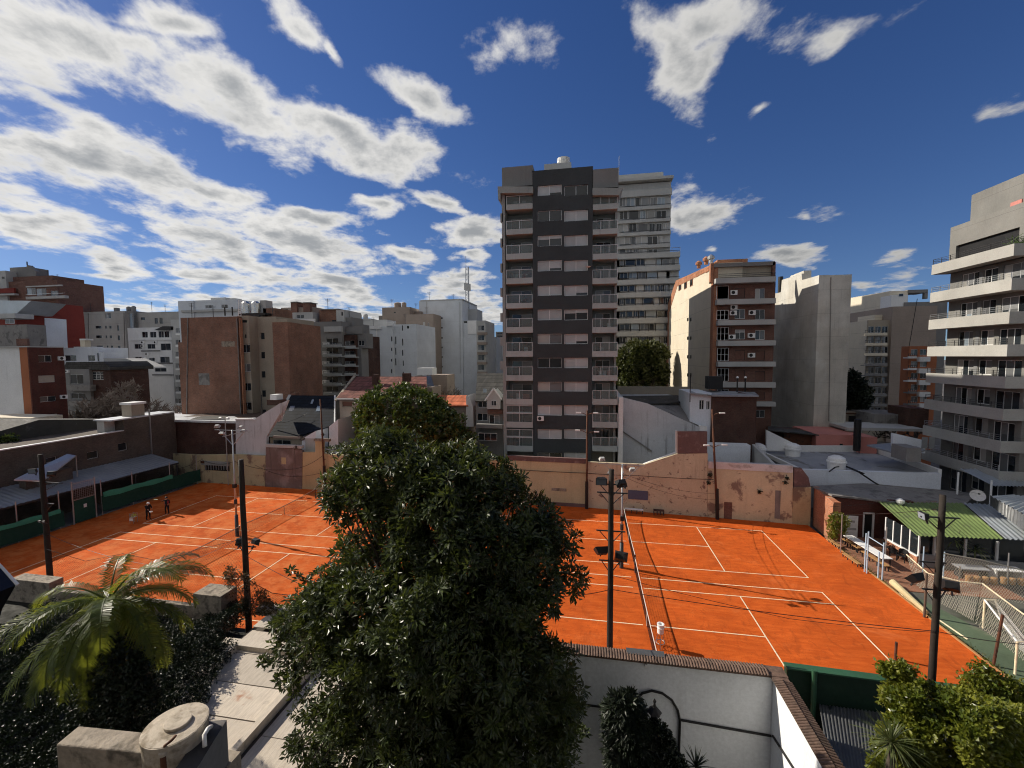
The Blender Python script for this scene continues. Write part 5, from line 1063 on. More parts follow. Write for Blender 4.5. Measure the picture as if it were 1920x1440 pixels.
facade(rt, m_brickD, 50.0, 1336, 1421, 742, None, [], 6); facade(rt, m_wblue, 50.2, 1295, 1335.6, 737, None, [(1311, 1320, 750, 768, 'd'), (1324, 1331, 752, 768, 'm')], 6, name='white_wall'); gable(rt, 'roof', m_roofgrey, [(1293, 736, 49.7), (1336, 741, 49.7), (1423, 742, 49.7), (1415, 735, 56), (1300, 731, 56)])
cubepx('roof_tank', m_blackm, rt, 54, 1329, 1356, 706, 730, 1.6)
for px in (1382, 1397): c = PY(px, 735, 53); MB().tube([c, c + Vector((0, 0, 1.6))], .08, 8).build('flue', m_blackm, rt); MB().lathe(c + Vector((0, 0, 1.6)), [(.12, 0), (.16, .1), (.05, .22)], 10).build('cowl', m_white_m, rt)
c = PY(1294, 737, 49.8); MB().tube([c - Vector((0, 0, 1)), c + Vector((0, 0, 2.0))], .05, 6).build('aerial_pole', m_blackm, rt)
rt = root('house', 'white courtyard walls behind the peeling pink wall', 47.0, 1380, 'house')
facade(rt, m_wblue, 48.6, 1326, 1412, 834, None, [], 1.2); prismX('inner_wall', m_lgrey, rt, [(43.6, -.3), (43.6, Z_(876, 43.6, 1480)), (49.5, Z_(833, 49.5, 1413)), (49.5, -.3)], X_(1413, 49, 850), .3)
# large white flat roof
rt = root('flat_roof_building', 'wide low building with pale grey flat roof and white parapets', 38.0, 1600, 'building')
A = [PZ(1415, 842, 4.6), PZ(1642, 845, 4.6), PZ(1765, 889, 4.6), PZ(1495, 882, 4.6)]
zr = 4.25; XLf, XRf = X_(1415, 49.5, 840), None
rp = [PZ(1420, 846, 4.3), PZ(1640, 847, 4.3), PZ(1762, 892, 4.3), PZ(1500, 884, 4.3)]
b = MB(); b.add(rp + [Vector((p.x, p.y, -.3)) for p in rp], [(0, 1, 2, 3), (0, 4, 5, 1), (1, 5, 6, 2), (2, 6, 7, 3), (3, 7, 4, 0)]); b.build('roof', m_roofgrey, rt)
def strip(name, m, rt, p, q, w, z0, z1):
    p = Vector((p.x, p.y, 0)); q = Vector((q.x, q.y, 0)); n = (q - p).cross(Vector((0, 0, 1))).normalized() * w / 2
    b = MB(); b.add([p - n + Vector((0, 0, z0)), p + n + Vector((0, 0, z0)), q + n + Vector((0, 0, z0)), q - n + Vector((0, 0, z0)), p - n + Vector((0, 0, z1)), p + n + Vector((0, 0, z1)), q + n + Vector((0, 0, z1)), q - n + Vector((0, 0, z1))], BOXF); return b.build(name, m, rt)
strip('parapet', m_white, rt, rp[0], rp[1], .3, 4.2, 5.0); strip('parapet', m_white, rt, rp[1], rp[2], .3, 4.2, 4.9); strip('front_wall', m_wblue, rt, rp[2], rp[3], .35, 2.9, 4.55); strip('parapet', m_white, rt, rp[3], rp[0], .25, 4.2, 4.6)
for px, py in ((1421, 842), (1486, 842), (1568, 868)):
    c = PZ(px, py + 12, 4.3); q = MB().lathe((c.x, c.y, c.z), [(.75, 0), (.75, .7), (.85, .72), (.85, .86), (.75, .88), (.75, 1.05), (.7, 1.2), (.3, 1.4)], 18); q.build('roof_vent', m_white_m, rt)
MB().tube([PZ(1580, 872, 4.6), PZ(1610, 885, 4.7), PZ(1640, 905, 3.6), PZ(1655, 913, 3.0)], .07, 6).build('roof_hose', m_blackm, rt); MB().tube([PZ(1555, 884, 4.6), PZ(1566, 876, 4.8), PZ(1584, 873, 4.7), PZ(1620, 888, 4.6)], .06, 6).build('roof_hose', m_blackm, rt)
rt = root('house', 'salmon pink house with black flue behind the flat roof', 56.0, 1570, 'house')
facade(rt, m_salmon, 56, 1536, 1620, 815, None, [(1574, 1581, 832, 845, 's')], 6); facade(rt, m_salmon, 55, 1620, 1652, 820, None, [], 4, name='wing'); c = PY(1606, 845, 54.5); MB().tube([c, c + Vector((0, 0, 3.6))], .35, 10).build('flue', m_blackm, rt); cubepx('brown_shed', m_rust, rt, 57, 1470, 1536, 812, 842, 4); gable(rt, 'shed_roof', m_roofdk, [(1440, 806, 56), (1536, 815, 56), (1536, 805, 62), (1440, 798, 64)])
prism('white_fin', m_white, rt, ppts(53, (1437, 845), (1437, 806), (1490, 832), (1490, 845)), 53, .3)
rt = root('shed', 'blue grey metal lean-to roof by the long balconies', 46.0, 1670, 'shed', None)
gable(rt, 'roof', m_blueroof, [(1625, 834, 50), (1700, 855, 45), (1735, 843, 47), (1695, 828, 52)]); cubepx('end_wall', m_mgrey, rt, 44.6, 1700, 1728, 840, 866, 2); poly('white_wall', m_wblue, rt, 49, [(1674, 850), (1674, 812), (1735, 826), (1735, 850)], .3)
for px in (1735, 1748): cubepx('louvre', s_grey, rt, 47.4, px - 5, px + 5, 820, 841, .1)
rt = root('house', 'shadowy low roofs and garages in the gap beyond the salmon house', 66.0, 1640, 'house')
cubepx('wall', m_cream2, rt, 66, 1585, 1640, 772, 806, 5); gable(rt, 'roof', m_rust, [(1585, 774, 65.8), (1642, 774, 65.8), (1640, 769, 72), (1590, 769, 72)]); cubepx('dark_gate', m_black, rt, 65.9, 1592, 1634, 780, 802, .2); cubepx('wall', m_dirtyc, rt, 62, 1640, 1708, 777, 802, 5); cubepx('wall', m_brickD, rt, 60, 1707, 1742, 766, 808, 4); cubepx('flat_roof', m_lgrey, rt, 58, 1588, 1735, 803, 808, 5); gable(rt, 'glass_roof', g_mid, [(1688, 762, 70), (1738, 762, 70), (1730, 750, 75), (1705, 750, 75)])

# ---------------------------------------------------------------- roof clutter and pipes on the blank walls
def by_label(txt): return next(o for o in bpy.data.objects if o.get('label', '').startswith(txt))
def aerial(txt, Y, *spots):
    r = by_label(txt)
    for px, py, h in spots:
        c = PY(px, py, Y); q = MB(); q.tube([c - Vector((0, 0, .3)), c + Vector((0, 0, h))], .045, 6)
        for k in range(3): q.bar(c + Vector((-.55 + k * .1, 0, h - .15 - k * .22)), c + Vector((.55 - k * .1, 0, h - .15 - k * .22)), .035)
        q.build('aerial', m_steeld, r)
def pipe(txt, Y, *runs, r=.07, m=None):
    o = by_label(txt)
    for x0, y0, x1, y1 in runs: MB().tube([PY(x0, y0, Y), PY(x1, y1, Y)], r, 6).build('drainpipe', m or m_dirtyc, o)
aerial('big brown brick block', 59, (360, 594, 2.2), (400, 594, 1.8), (512, 600, 2.0)); aerial('long light grey block', 108, (170, 584, 2.6), (285, 585, 3.0), (310, 585, 2.2)); aerial('dark brown flats', 74, (615, 580, 2.0), (655, 596, 2.0)); aerial('stepped white blind', 94, (700, 611, 2.2), (760, 608, 2.4)); aerial('grey beige block', 112, (735, 576, 2.2), (780, 585, 2.4), (800, 589, 2.0)); aerial('large pale windowless', 116, (805, 562, 2.2), (850, 562, 1.6)); aerial('cream and', 66) if 0 else None; aerial('stepped brick block', 104, (90, 520, 2.0), (108, 527, 2.0))
pipe('big brown brick block', 54.9, (444, 597, 452, 790), (352, 596, 350, 780)); pipe('large pale windowless', 111.9, (800, 565, 800, 700), (862, 566, 863, 700), m=m_lgrey); pipe('long light grey block', 104.9, (165, 586, 167, 680), (232, 586, 234, 670), m=m_mgrey); pipe('windowless grey concrete', 61.95, (1558, 520, 1554, 790), r=.05); pipe('brown brick house with dull red', 50.4, (672, 753, 672, 850), m=m_lgrey)
cubepx('patched_render', m_dirtyc, by_label('big brown brick block'), 54.96, 372, 392, 700, 722, .05); cubepx('patched_render', m_cement, by_label('big brown brick block'), 54.97, 415, 440, 640, 650, .04)
# ================================================================ left: long shed, fence with green screen, brick wall behind
XW_ = -52.5
rt = thing('brick_wall', 'long grey brown brick wall behind the blue metal shed, far left', 'wall', (XW_, 30, 0))
pl = ('R', XW_); hs = [(25.5, 27.0, 5.6, 6.2), (33.0, 33.9, 5.5, 6.0), (36.5, 37.6, 5.0, 5.8), (39.6, 40.6, 5.2, 6.1)]
wall_holes('wall', m_brickY, rt, pl, 12, 46.6, -.3, 7.45, hs, .3); box('rear_body', m_brickY, rt, XW_ - 6, XW_ - .32, 12, 46.6, -.3, 7.4)
for h in hs: window(rt, pl, h, .2, n=1, fm=m_lgrey)
box('coping', m_roofsil, rt, XW_ - .4, XW_ + .06, 12, 40.3, 7.452, 7.56); box('raised_end', m_brickY, rt, XW_ - 1.2, XW_ + .03, 40.3, 46.5, 7.45, 8.75); box('coping', m_roofsil, rt, XW_ - 2.4, XW_ + .08, 39.0, 46.5, 8.75, 8.9); box('end_block', m_lgrey, rt, XW_ - 2.2, XW_ - 1.2, 39.2, 46, 7.4, 8.74)
box('chimney', m_cream2, rt, XW_ - 1.8, XW_ - .4, 41.6, 43.1, 8.9, 10.3); box('chimney_cap', m_white, rt, XW_ - 1.95, XW_ - .25, 41.5, 43.25, 10.3, 10.55)
prismX('roof_gable', m_roofdk, rt, [(28, 7.4), (36.5, 9.2), (45, 8.0), (45, 7.4)], XW_ - 6, -6); box('wall_pipe', m_steel, rt, XW_ + .02, XW_ + .14, 43.2, 43.32, 3.8, 9.6)
rt = thing('shed', 'open shed with blue grey metal roof along the left court side', 'shed', (-50.5, 33, 0))
corrugated('roof', m_blueroof, rt, (-48.5, 20, 3.24), (-48.5, 43.2, 3.24), (-52.45, 43.2, 4.12), (-52.45, 20, 4.12), pitch=.42, amp=.025)
box('fascia', m_steeld, rt, -48.62, -48.52, 20, 43.2, 3.06, 3.2)
for y in (22, 26.4, 30.4, 34.3, 38.2, 43.0): MB().tube([(-48.6, y, 0), (-48.6, y, 3.1)], .06, 8).build('post', m_steeld, rt)
box('floor', m_mgrey, rt, -52.4, -48.3, 20, 43.3, -.2, .06)
# raised roof light on the shed
r0 = [PX(x, y, X) for x, y, X in ((26, 899, -49.6), (80, 901, -49.4), (142, 854, -51.0), (126, 851, -51.4))]; b = MB(); b.add(r0 + [p - Vector((0, 0, .12)) for p in r0], [(0, 1, 2, 3), (7, 6, 5, 4), (0, 4, 5, 1), (1, 5, 6, 2), (2, 6, 7, 3), (3, 7, 4, 0)]); b.build('raised_roof', m_zinc, rt)
for p in (r0[1], r0[2]): MB().bar((p.x, p.y, 3.3), p, .07).build('roof_prop', m_steel, rt)
box('dormer_wall', m_brickY, rt, -51.6, -50.8, r0[0].y + 1.5, r0[2].y - .5, 3.6, r0[2].z - 1.1)
rt = thing('windscreen', 'green shade cloth hung along the left court fence', 'windscreen', (-48, 38, 0))
def cloth(name, m, y0, y1, z0, z1, x=-48.05, am=.03):
    b = MB(); n = 30; V = []
    for i in range(n + 1):
        t = i / n; y = y0 + (y1 - y0) * t; w = .03 * math.sin(y * 2.1) + .02 * math.sin(y * 5.3); za = z0[0] + (z0[1] - z0[0]) * t + .05 * math.sin(y * 1.7); zb = z1[0] + (z1[1] - z1[0]) * t + .04 * math.sin(y * 2.9)
        V += [(x + w + .05, y, za), (x + w * .5 + am, y, (za + zb) / 2), (x + w, y, zb)]
    b.add(V, [(3 * i + k, 3 * i + 3 + k, 3 * i + 4 + k, 3 * i + 1 + k) for i in range(n) for k in (0, 1)])
    return b.build(name, m, rt, smooth=True)
cloth('lower_cloth', m_cloth_shaded, 34.4, 45.5, (.35, .3), (2.0, 1.8)); cloth('folded_top', m_cloth_lit, 34.5, 41.8, (1.8, 1.62), (2.35, 2.1), -47.97, .04); cloth('lower_cloth', m_cloth_shaded, 20, 31.2, (.1, .2), (1.7, 1.6)); cloth('folded_top', m_cloth_lit, 20, 30.9, (1.5, 1.5), (1.95, 1.9), -47.97, .05)
for y in (24.5, 28.0, 31.0, 34.5, 37.5, 41.7, 45.2): MB().tube([(-48.2, y, 0), (-48.2, y, 3.6)], .05, 8).build('post', m_steel, rt)
rt = thing('fence_gate', 'tall grey framed gate in the green screened fence', 'gate', (-48.1, 32.8, 0)); a, b_ = 32.0, 33.9
for y in (a, b_): MB().tube([(-48.1, y, 0), (-48.1, y, 4.1)], .06, 8).build('post', m_steel, rt)
for z in (2.3, 3.9): MB().bar((-48.1, a, z), (-48.1, b_, z), .06).build('cross_bar', m_steel, rt)
box('lower_panel', m_cloth_shaded, rt, -48.12, -48.08, a + .1, b_ - .1, .1, 2.25); box('notice', m_white, rt, -48.07, -48.05, a + .85, a + 1.1, 1.35, 1.7); q = MB()
for k in range(11): y = a + .12 + k * .16; q.box(-48.11, -48.09, y, y + .015, 2.35, 3.85)
for k in range(9): q.box(-48.115, -48.1, a + .1, b_ - .1, 2.4 + k * .17, 2.415 + k * .17)
q.build('wire_mesh', m_steel, rt, kind='stuff')
# ================================================================ right: club restaurant and its terrace
terrace_m = brick('terrace brick paving', (.30, .12, .065), (.24, .1, .06), (.22, .14, .09), sx=.24, sy=.12)
def pavr():
    m, T, bs, P, N, out = newmat('brick terrace'); b = T.n('ShaderNodeTexBrick'); T.put(b.inputs['Vector'], P); b.inputs['Scale'].default_value = 1; b.inputs['Brick Width'].default_value = .26; b.inputs['Row Height'].default_value = .13; b.inputs['Mortar Size'].default_value = .012
    b.inputs['Color1'].default_value = (.30, .115, .06, 1); b.inputs['Color2'].default_value = (.22, .09, .05, 1); b.inputs['Mortar'].default_value = (.25, .17, .11, 1)
    T.put(bs.inputs['Base Color'], T.v('SCALE', b.outputs[0], T.lin(T.noise(P, .8, 5, .65), .25, .75, .55, 1.25))); bs.inputs['Roughness'].default_value = .9; return m
struct(MB().box(20.35, 27.6, 31.5, 40.4, -.2, .05).build('brick_terrace', pavr()))
m_gcourt = mat('worn green sports floor', (.085, .12, .075), var=.25, patch=((.16, .165, .12), .5, .52, .66), bump=.2); m_gravel = mat('grey artificial turf ground', (.10, .10, .085), var=.3, fine=.3, fs=30, patch=((.05, .06, .04), .4, .5, .65), bump=.5)
struct(MB().box(20.6, 44, 16, 31.45, -.2, .03).build('small_pitch', m_gravel)); struct(MB().add([(20.3, 16.5, .045), (20.3, 30.6, .045), (21.1, 30.6, .045), (22.9, 25.2, .045), (23.5, 16.5, .045)], [(0, 1, 2, 3, 4)]).build('green_strip', m_gcourt))
m_grass = leafmat('weedy grass', (.07, .10, .03), (.12, .13, .05), trans=.2); b = MB()
for k in range(1500):
    x = 20.15 + abs(random.gauss(0, .22)); y = U(17, 38.6); h = U(.06, .2); a = U(0, 6.28); b.add([(x, y, 0), (x + .03 * math.cos(a), y + .03 * math.sin(a), 0), (x + U(-.06, .06), y + U(-.06, .06), h)], [(0, 1, 2)])
go = b.build('grass', m_grass, None, (20.3, 28, 0), kind='stuff'); tag(go, 'weedy grass fringe along the right edge of the clay', 'grass')
box('court_edge', m_wood, clay, 20.06, 20.16, 17, 39.6, -.05, .07); MB().bar((20.25, 31.2, .02), (20.6, 26.5, .06), .07).build('court_edge', m_paint, clay)
rt = thing('restaurant', 'club restaurant with dark red wall, orange brick end and corrugated awnings', 'building', (24, 40.5, 0))
wall_holes('front_wall', m_brick2, rt, ('Y', 40.5), 20.95, 27.0, -.1, 3.35, [rect(('Y', 40.5), 1617, 1638, 967, 1012)[:2] + (.05, 2.2)], .3)
du0, du1 = rect(('Y', 40.5), 1617, 1638, 967, 1012)[:2]
MB().box(du0, du0 + .09, 40.44, 40.6, .05, 2.2).box(du1 - .09, du1, 40.44, 40.6, .05, 2.2).box(du0, du1, 40.44, 40.6, 2.12, 2.22).build('door_frame', m_white_m, rt); box('door', m_black, rt, du0 + .1, du1 - .1, 40.62, 40.68, .05, 2.12)
bu0, bu1, bz0, bz1 = rect(('Y', 40.4), 1585, 1608, 967, 1006); o = MB().box(bu0, bu1, 40.36, 40.42, bz0, bz1).build('notice_board', m_white_m, rt)
for k in range(5): box('notice_sheet', m_lgrey if k % 2 else m_white, o, bu0 + .12, bu1 - .12 - (k % 3) * .12, 40.345, 40.357, bz1 - .25 - k * .33, bz1 - .06 - k * .33)
wallp = [(20.42, 39.6), (20.95, 42.2)]
b = MB(); b.add([(20.42, 39.55, -.1), (20.95, 39.55, -.1), (20.95, 43.0, -.1), (20.62, 43.0, -.1), (20.42, 39.55, 3.3), (20.95, 39.55, 3.3), (20.95, 43.0, 3.6), (20.62, 43.0, 3.6)], BOXF); b.build('brick_return', m_brickO, rt); box('corner_pier', m_brickO, rt, 20.38, 20.93, 39.3, 39.54, -.1, 3.35); MB().tube([(20.36, 39.26, 0), (20.36, 39.26, 3.2)], .04, 8).build('drainpipe', m_rust, rt)
gable(rt, 'flat_roof', m_dirtyc, [(1521, 911, 43.2), (1560, 928, 40.3), (1800, 955, 40.3), (1830, 925, 45.5), (1640, 905, 46)])
er = [PZ(1720, 1005, 2.55), PZ(1885, 1011, 2.55), PZ(1806, 943, 3.25), PZ(1648, 941, 3.25)]
corrugated('green_awning', m_green, rt, *er, pitch=.34, amp=.06); er2 = [PZ(1886, 1011, 2.55), PZ(1990, 1016, 2.55), PZ(1900, 948, 3.25), PZ(1807, 943, 3.25)]; corrugated('grey_awning', m_zinc, rt, *er2, pitch=.34, amp=.06)
u = [PZ(1790, 885, 5.0), PZ(2000, 918, 5.0), PZ(1990, 878, 5.6), PZ(1830, 876, 5.4)]; u = [PZ(1862, 911, 4.6), PZ(2010, 913, 4.6), PZ(1990, 880, 5.2), PZ(1800, 879, 5.2)]; corrugated('upper_roof', m_zinc, rt, *u, pitch=.4, amp=.06)
u = [PZ(1930, 1000, 3.1), PZ(1857, 931, 4.1), PZ(1857, 950, 3.4), PZ(1930, 1012, 2.8)]; corrugated('side_cladding', m_zincd, rt, PZ(1857, 948, 3.6), PZ(1960, 1025, 3.0), PZ(1960, 985, 3.9), PZ(1857, 928, 4.5), pitch=.4, amp=.06)
corrugated('middle_roof', m_zinc, rt, PZ(1858, 930, 4.5), PZ(1970, 992, 3.9), PZ(2010, 940, 4.4), PZ(1900, 928, 4.6), pitch=.4, amp=.06)
for px, py in ((1795, 920), (1857, 938)): c = PZ(px, py, 3.3); MB().tube([(c.x, c.y, 0), (c.x, c.y, 5.0)], .07, 8).build('roof_post', m_white_m, rt)
# glazed side of the dining room under the awning
ga, gb = PZ(1660, 1013, .6), PZ(1722, 1048, .6)
b = MB(); strip('low_wall', m_brickO, rt, ga, gb, .2, -.1, .75); strip('window_sill', m_white_m, rt, ga, gb, .28, .752, .84)
for k in range(5): p = ga.lerp(gb, k / 4); MB().box(p.x - .05, p.x + .05, p.y - .05, p.y + .05, .84, 2.5).build('window_post', m_white_m, rt)
strip('glazing', g_dark, rt, ga, gb, .03, .85, 2.5); strip('front_panel', m_mgrey, rt, gb, PZ(1960, 1070, .6), .2, -.1, 1.0)
for k in range(4): p = gb.lerp(PZ(1960, 1070, .6), (k + .5) / 4); MB().box(p.x - .06, p.x + .06, p.y - .06, p.y + .06, 1.0, 2.4).build('window_post', m_lgrey, rt)
strip('glazing', g_dark, rt, gb + Vector((.1, .2, 0)), PZ(1960, 1070, .6) + Vector((0, .2, 0)), .03, .9, 2.5)
tt = thing('satellite_dish', 'white satellite dish on the restaurant roof', 'satellite dish', PZ(1832, 946, 3.35)); c = WL[tt.name]
MB().bar(c, c + Vector((0, 0, .5)), .05).build('mast', m_steel, tt); b = MB(); ax = Vector((-.35, -.75, .55)).normalized(); r1 = ax.orthogonal().normalized(); r2 = ax.cross(r1); cc = c + Vector((0, 0, .75)); V = [cc - ax * .1]
for k, (r, d) in enumerate(((.25, .02), (.48, .12))): V += [cc + (r1 * math.cos(2 * math.pi * i / 20) + r2 * math.sin(2 * math.pi * i / 20)) * r + ax * (d - .1) for i in range(20)]
b.add(V, [(0, 1 + i, 1 + (i + 1) % 20) for i in range(20)] + [(1 + i, 21 + i, 21 + (i + 1) % 20, 1 + (i + 1) % 20) for i in range(20)]); b.build('reflector', m_dish, tt, smooth=True); MB().bar(cc - r2 * .45, cc + ax * .42, .025).build('feed_arm', m_steel, tt); MB().box(cc.x + ax.x * .42 - .05, cc.x + ax.x * .42 + .05, cc.y + ax.y * .42 - .05, cc.y + ax.y * .42 + .05, cc.z + ax.z * .42 - .05, cc.z + ax.z * .42 + .05).build('receiver', m_black, tt)
tt = thing('spotlight', 'white spotlight above the restaurant wall', 'spotlight', PY(1688, 940, 40)); c = WL[tt.name]; MB().lathe((c.x, c.y, c.z - .3), [(.12, 0), (.28, .2), (.3, .4), (.1, .55)], 14).build('lamp', m_white_m, tt); MB().bar(c - Vector((0, 0, .5)), c - Vector((0, 0, .2)), .05).build('bracket', m_steel, tt)
# long table, benches, chairs
def trestle(p, q, w, h, m, label, name, cat, leg=m_steeld):
    t = thing(name, label, cat, ((p.x + q.x) / 2, (p.y + q.y) / 2, .05)); strip('top', m, t, p, q, w, h - .05, h); d = (q - p)
    for k in (.04, .35, .65, .96):
        for s in (-1, 1): c = p + d * k + d.cross(Vector((0, 0, 1))).normalized() * s * (w / 2 - .06); MB().box(c.x - .03, c.x + .03, c.y - .03, c.y + .03, .05, h - .05).build('leg', leg, t)
    return t
trestle(PZ(1590, 1004, .78), PZ(1664, 1048, .78), .75, .8, m_white_m, 'long white trestle table on the brick terrace', 'long_table', 'table')
trestle(PZ(1582, 1010, .45), PZ(1612, 1028, .45), .35, .47, m_wood, 'timber bench on the court side of the white table, farther one', 'bench', 'bench'); trestle(PZ(1618, 1033, .45), PZ(1665, 1062, .45), .35, .47, m_wood, 'timber bench on the court side of the white table, nearer one', 'bench', 'bench')
trestle(PZ(1556, 1011, .3), PZ(1576, 1025, .3), .3, .32, m_wood, 'low timber plank seat at the corner of the clay', 'bench', 'bench'); trestle(PZ(1582, 1037, .3), PZ(1612, 1058, .3), .3, .32, m_wood, 'low timber plank seat by the pale blue gate', 'bench', 'bench')
def chair(px, py, rz, label):
    c = PZ(px, py, .05); t = thing('plastic_chair', label, 'chair', c, 'black plastic chairs on the terrace'); R = Matrix.Rotation(rz, 3, 'Z'); f = lambda x, y, z: c + R @ Vector((x, y, z))
    for x in (-.22, .22):
        for y in (-.22, .22): MB().bar(f(x * 1.1, y * 1.1, 0), f(x, y, .43), .04).build('leg', m_black, t)
    b = MB(); b.add([f(-.25, -.25, .42), f(.25, -.25, .42), f(.25, .25, .42), f(-.25, .25, .42), f(-.25, -.25, .46), f(.25, -.25, .46), f(.25, .25, .46), f(-.25, .25, .46)], BOXF); b.build('seat', m_black, t)
    b = MB(); n = 8; V = []
    for i in range(n + 1): a = math.pi * (.12 + .76 * i / n); V += [f(-.27 * math.cos(a), .18 + .1 * math.sin(a), .46), f(-.27 * math.cos(a), .22 + .14 * math.sin(a), .72 + .16 * math.sin(a))]
    b.add(V, [(2 * i, 2 * i + 2, 2 * i + 3, 2 * i + 1) for i in range(n)]); b.build('backrest', m_black, t)
    for s in (-1, 1): MB().tube([f(s * .27, .2, .68), f(s * .29, 0, .68), f(s * .27, -.22, .64), f(s * .24, -.24, .44)], .025, 6).build('armrest', m_black, t)
chair(1664, 1036, .6, 'black plastic chair nearest the dining room window'); chair(1676, 1046, 2.4, 'black plastic chair in the middle of the group of three'); chair(1690, 1052, -.8, 'black plastic chair nearest the white side table')
t = thing('side_table', 'small white table on the terrace beside black chairs', 'table', PZ(1705, 1046, .05)); c = WL[t.name]; MB().box(c.x - .3, c.x + .3, c.y - .3, c.y + .3, c.z + .68, c.z + .73).build('top', m_white_m, t)
for x in (-.25, .25):
    for y in (-.25, .25): MB().bar(c + Vector((x, y, 0)), c + Vector((x * .9, y * .9, .68)), .04).build('leg', m_white_m, t)
t = thing('metal_chair', 'folding grey metal chair next to small white table', 'chair', PZ(1716, 1054, .05)); c = WL[t.name]
for s in (-.2, .2): MB().bar(c + Vector((s, -.25, 0)), c + Vector((s, .2, .85)), .03).build('leg', m_steel, t); MB().bar(c + Vector((s, .25, 0)), c + Vector((s, -.2, .45)), .03).build('leg', m_steel, t)
MB().box(c.x - .2, c.x + .2, c.y - .22, c.y + .15, c.z + .43, c.z + .46).build('seat', m_steel, t); MB().box(c.x - .2, c.x + .2, c.y + .14, c.y + .18, c.z + .6, c.z + .85).build('backrest', m_steel, t)
for k, (px, py, lb) in enumerate(((1820, 1082, 'picnic table with timber stools beyond the netting, farther left'), (1885, 1085, 'white picnic table with timber stools beyond the netting, right'))):
    c = PZ(px, py, .05); t = thing('picnic_table', lb, 'table', c, 'picnic tables beyond the netting'); MB().box(c.x - .9, c.x + .9, c.y - .4, c.y + .4, .72, .78).build('top', m_white_m if k else m_roofgrey, t)
    for s in (-.75, .75): MB().box(c.x + s - .05, c.x + s + .05, c.y - .3, c.y + .3, .05, .72).build('trestle', m_white_m if k else m_steeld, t)
    for s in range(4): c2 = c + Vector((-.75 + s * .5, -.8, 0)); o = tag(MB().lathe((c2.x, c2.y, .05), [(.14, 0), (.16, .1), (.17, .42), (.15, .45)], 10).build('stool', m_wood, None, c2), 'short round timber stool %s the %s picnic table' % (['at the left end of', 'left of centre at', 'right of centre at', 'at the right end of'][s], ['farther left', 'white'][k]), 'stool', 'timber stools by the picnic tables')
# pale blue gate posts, fence posts and sagging pitch netting
rt = thing('court_gate', 'pale blue painted gate frame between clay and terrace', 'gate', PZ(1632, 1082, 0))
for px, pt, pb in ((1621, 1000, 1072), (1625, 997, 1075), (1646, 1035, 1085), (1654, 1018, 1088)): c = PZ(px, pb, 0); MB().tube([(c.x, c.y, 0), (c.x, c.y, zat(px, pt, c.x, c.y))], .045, 8).build('post', m_bluepost, rt)
a = PZ(1625, 1075, 0); b2 = PZ(1654, 1088, 0); MB().bar((a.x, a.y, zat(1625, 1006, a.x, a.y)), (b2.x, b2.y, zat(1654, 1024, b2.x, b2.y)), .05).build('top_bar', m_bluepost, rt)
for k, (px, pb, pt, m, lb) in enumerate(((1576, 1036, 964, m_steel, 'grey fence post at the clay corner near the notice board'), (1660, 1046, 988, m_steel, 'thin fence post before the dining room window'), (1729, 1090, 1025, m_bluepost, 'pale blue fence post left of the weathered lamp pole'), (1768, 1088, 1035, m_bluepost, 'pale blue post hidden partly by the weathered lamp pole'), (1888, 1095, 1037, m_steel, 'grey fence post beside the picnic tables'), (1733, 1157, 1075, m_polel, 'short timber stake at the end of the rolled cover'), (1862, 1250, 1152, m_rust, 'leaning rusty iron stake on the green strip'), (1679, 1236, 1204, m_rust, 'rusty iron stub post standing on the near clay'), (1797, 1110, 1062, m_barkp, 'small timber stake by the pitch netting'))):
    c = PZ(px, pb, 0); zt = zat(px, pt, c.x, c.y); o = MB().tube([(c.x, c.y, 0), (c.x + (.25 if k == 6 else 0), c.y, zt)], .06 if k in (5, 6, 7) else .04, 8).build('fence_post', m, None, (c.x, c.y, 0)); tag(o, lb, 'post', 'posts round the terrace and pitch')
def netting(name, label, top, bottom, nu, nv, m, rope=True, r=.006, z=None):
    """net panel between two polylines, real cords with a heavier top rope"""
    t = thing(name, label, 'netting', bottom[0]); P = lambda L, u: (lambda k, f: L[k].lerp(L[min(k + 1, len(L) - 1)], f))(min(int(u * (len(L) - 1)), len(L) - 2), u * (len(L) - 1) - min(int(u * (len(L) - 1)), len(L) - 2))
    b = MB(); G0 = [[P(bottom, i / nu).lerp(P(top, i / nu), j / nv) for j in range(nv + 1)] for i in range(nu + 1)]
    for i in range(nu):
        for j in range(nv): b.bar(G0[i][j], G0[i + 1][j + 1], r); b.bar(G0[i + 1][j], G0[i][j + 1], r)
    b.build('cords', m, t, kind='stuff')
    if rope: MB().tube([P(top, i / 24) for i in range(25)], r * 3.2, 6).build('top_rope', m_paint if rope == 1 else m, t)
    return t
T0 = [PZ(1700, 1040, 1.3), PZ(1740, 1075, 1.2), PZ(1800, 1090, 1.3), PZ(1840, 1094, 1.4)]; B0 = [PZ(1715, 1095, .05), PZ(1760, 1130, .05), PZ(1800, 1150, .05), PZ(1825, 1165, .05)]
m_cord = mat('pale net cord', (.42, .39, .32), bump=0)
netting('pitch_net', 'sagging pale rope netting round the small pitch, left part', T0, B0, 26, 6, m_cord, 1, .012)
T1 = [PZ(1842, 1094, 2.4), PZ(1870, 1115, 2.2), PZ(1910, 1145, 2.0), PZ(1960, 1180, 2.2)]; B1 = [PZ(1828, 1170, .05), PZ(1870, 1200, .05), PZ(1920, 1240, .05), PZ(1970, 1290, .05)]
netting('pitch_net', 'sagging pale rope netting round the small pitch, right part', T1, B1, 26, 10, m_cord, 1, .012)
T2 = [PY(1755, 1035, 30.5), PY(1840, 1050, 30.5), PY(1930, 1072, 30.5)]; B2 = [PY(1755, 1100, 30.5), PY(1840, 1115, 30.5), PY(1930, 1135, 30.5)]
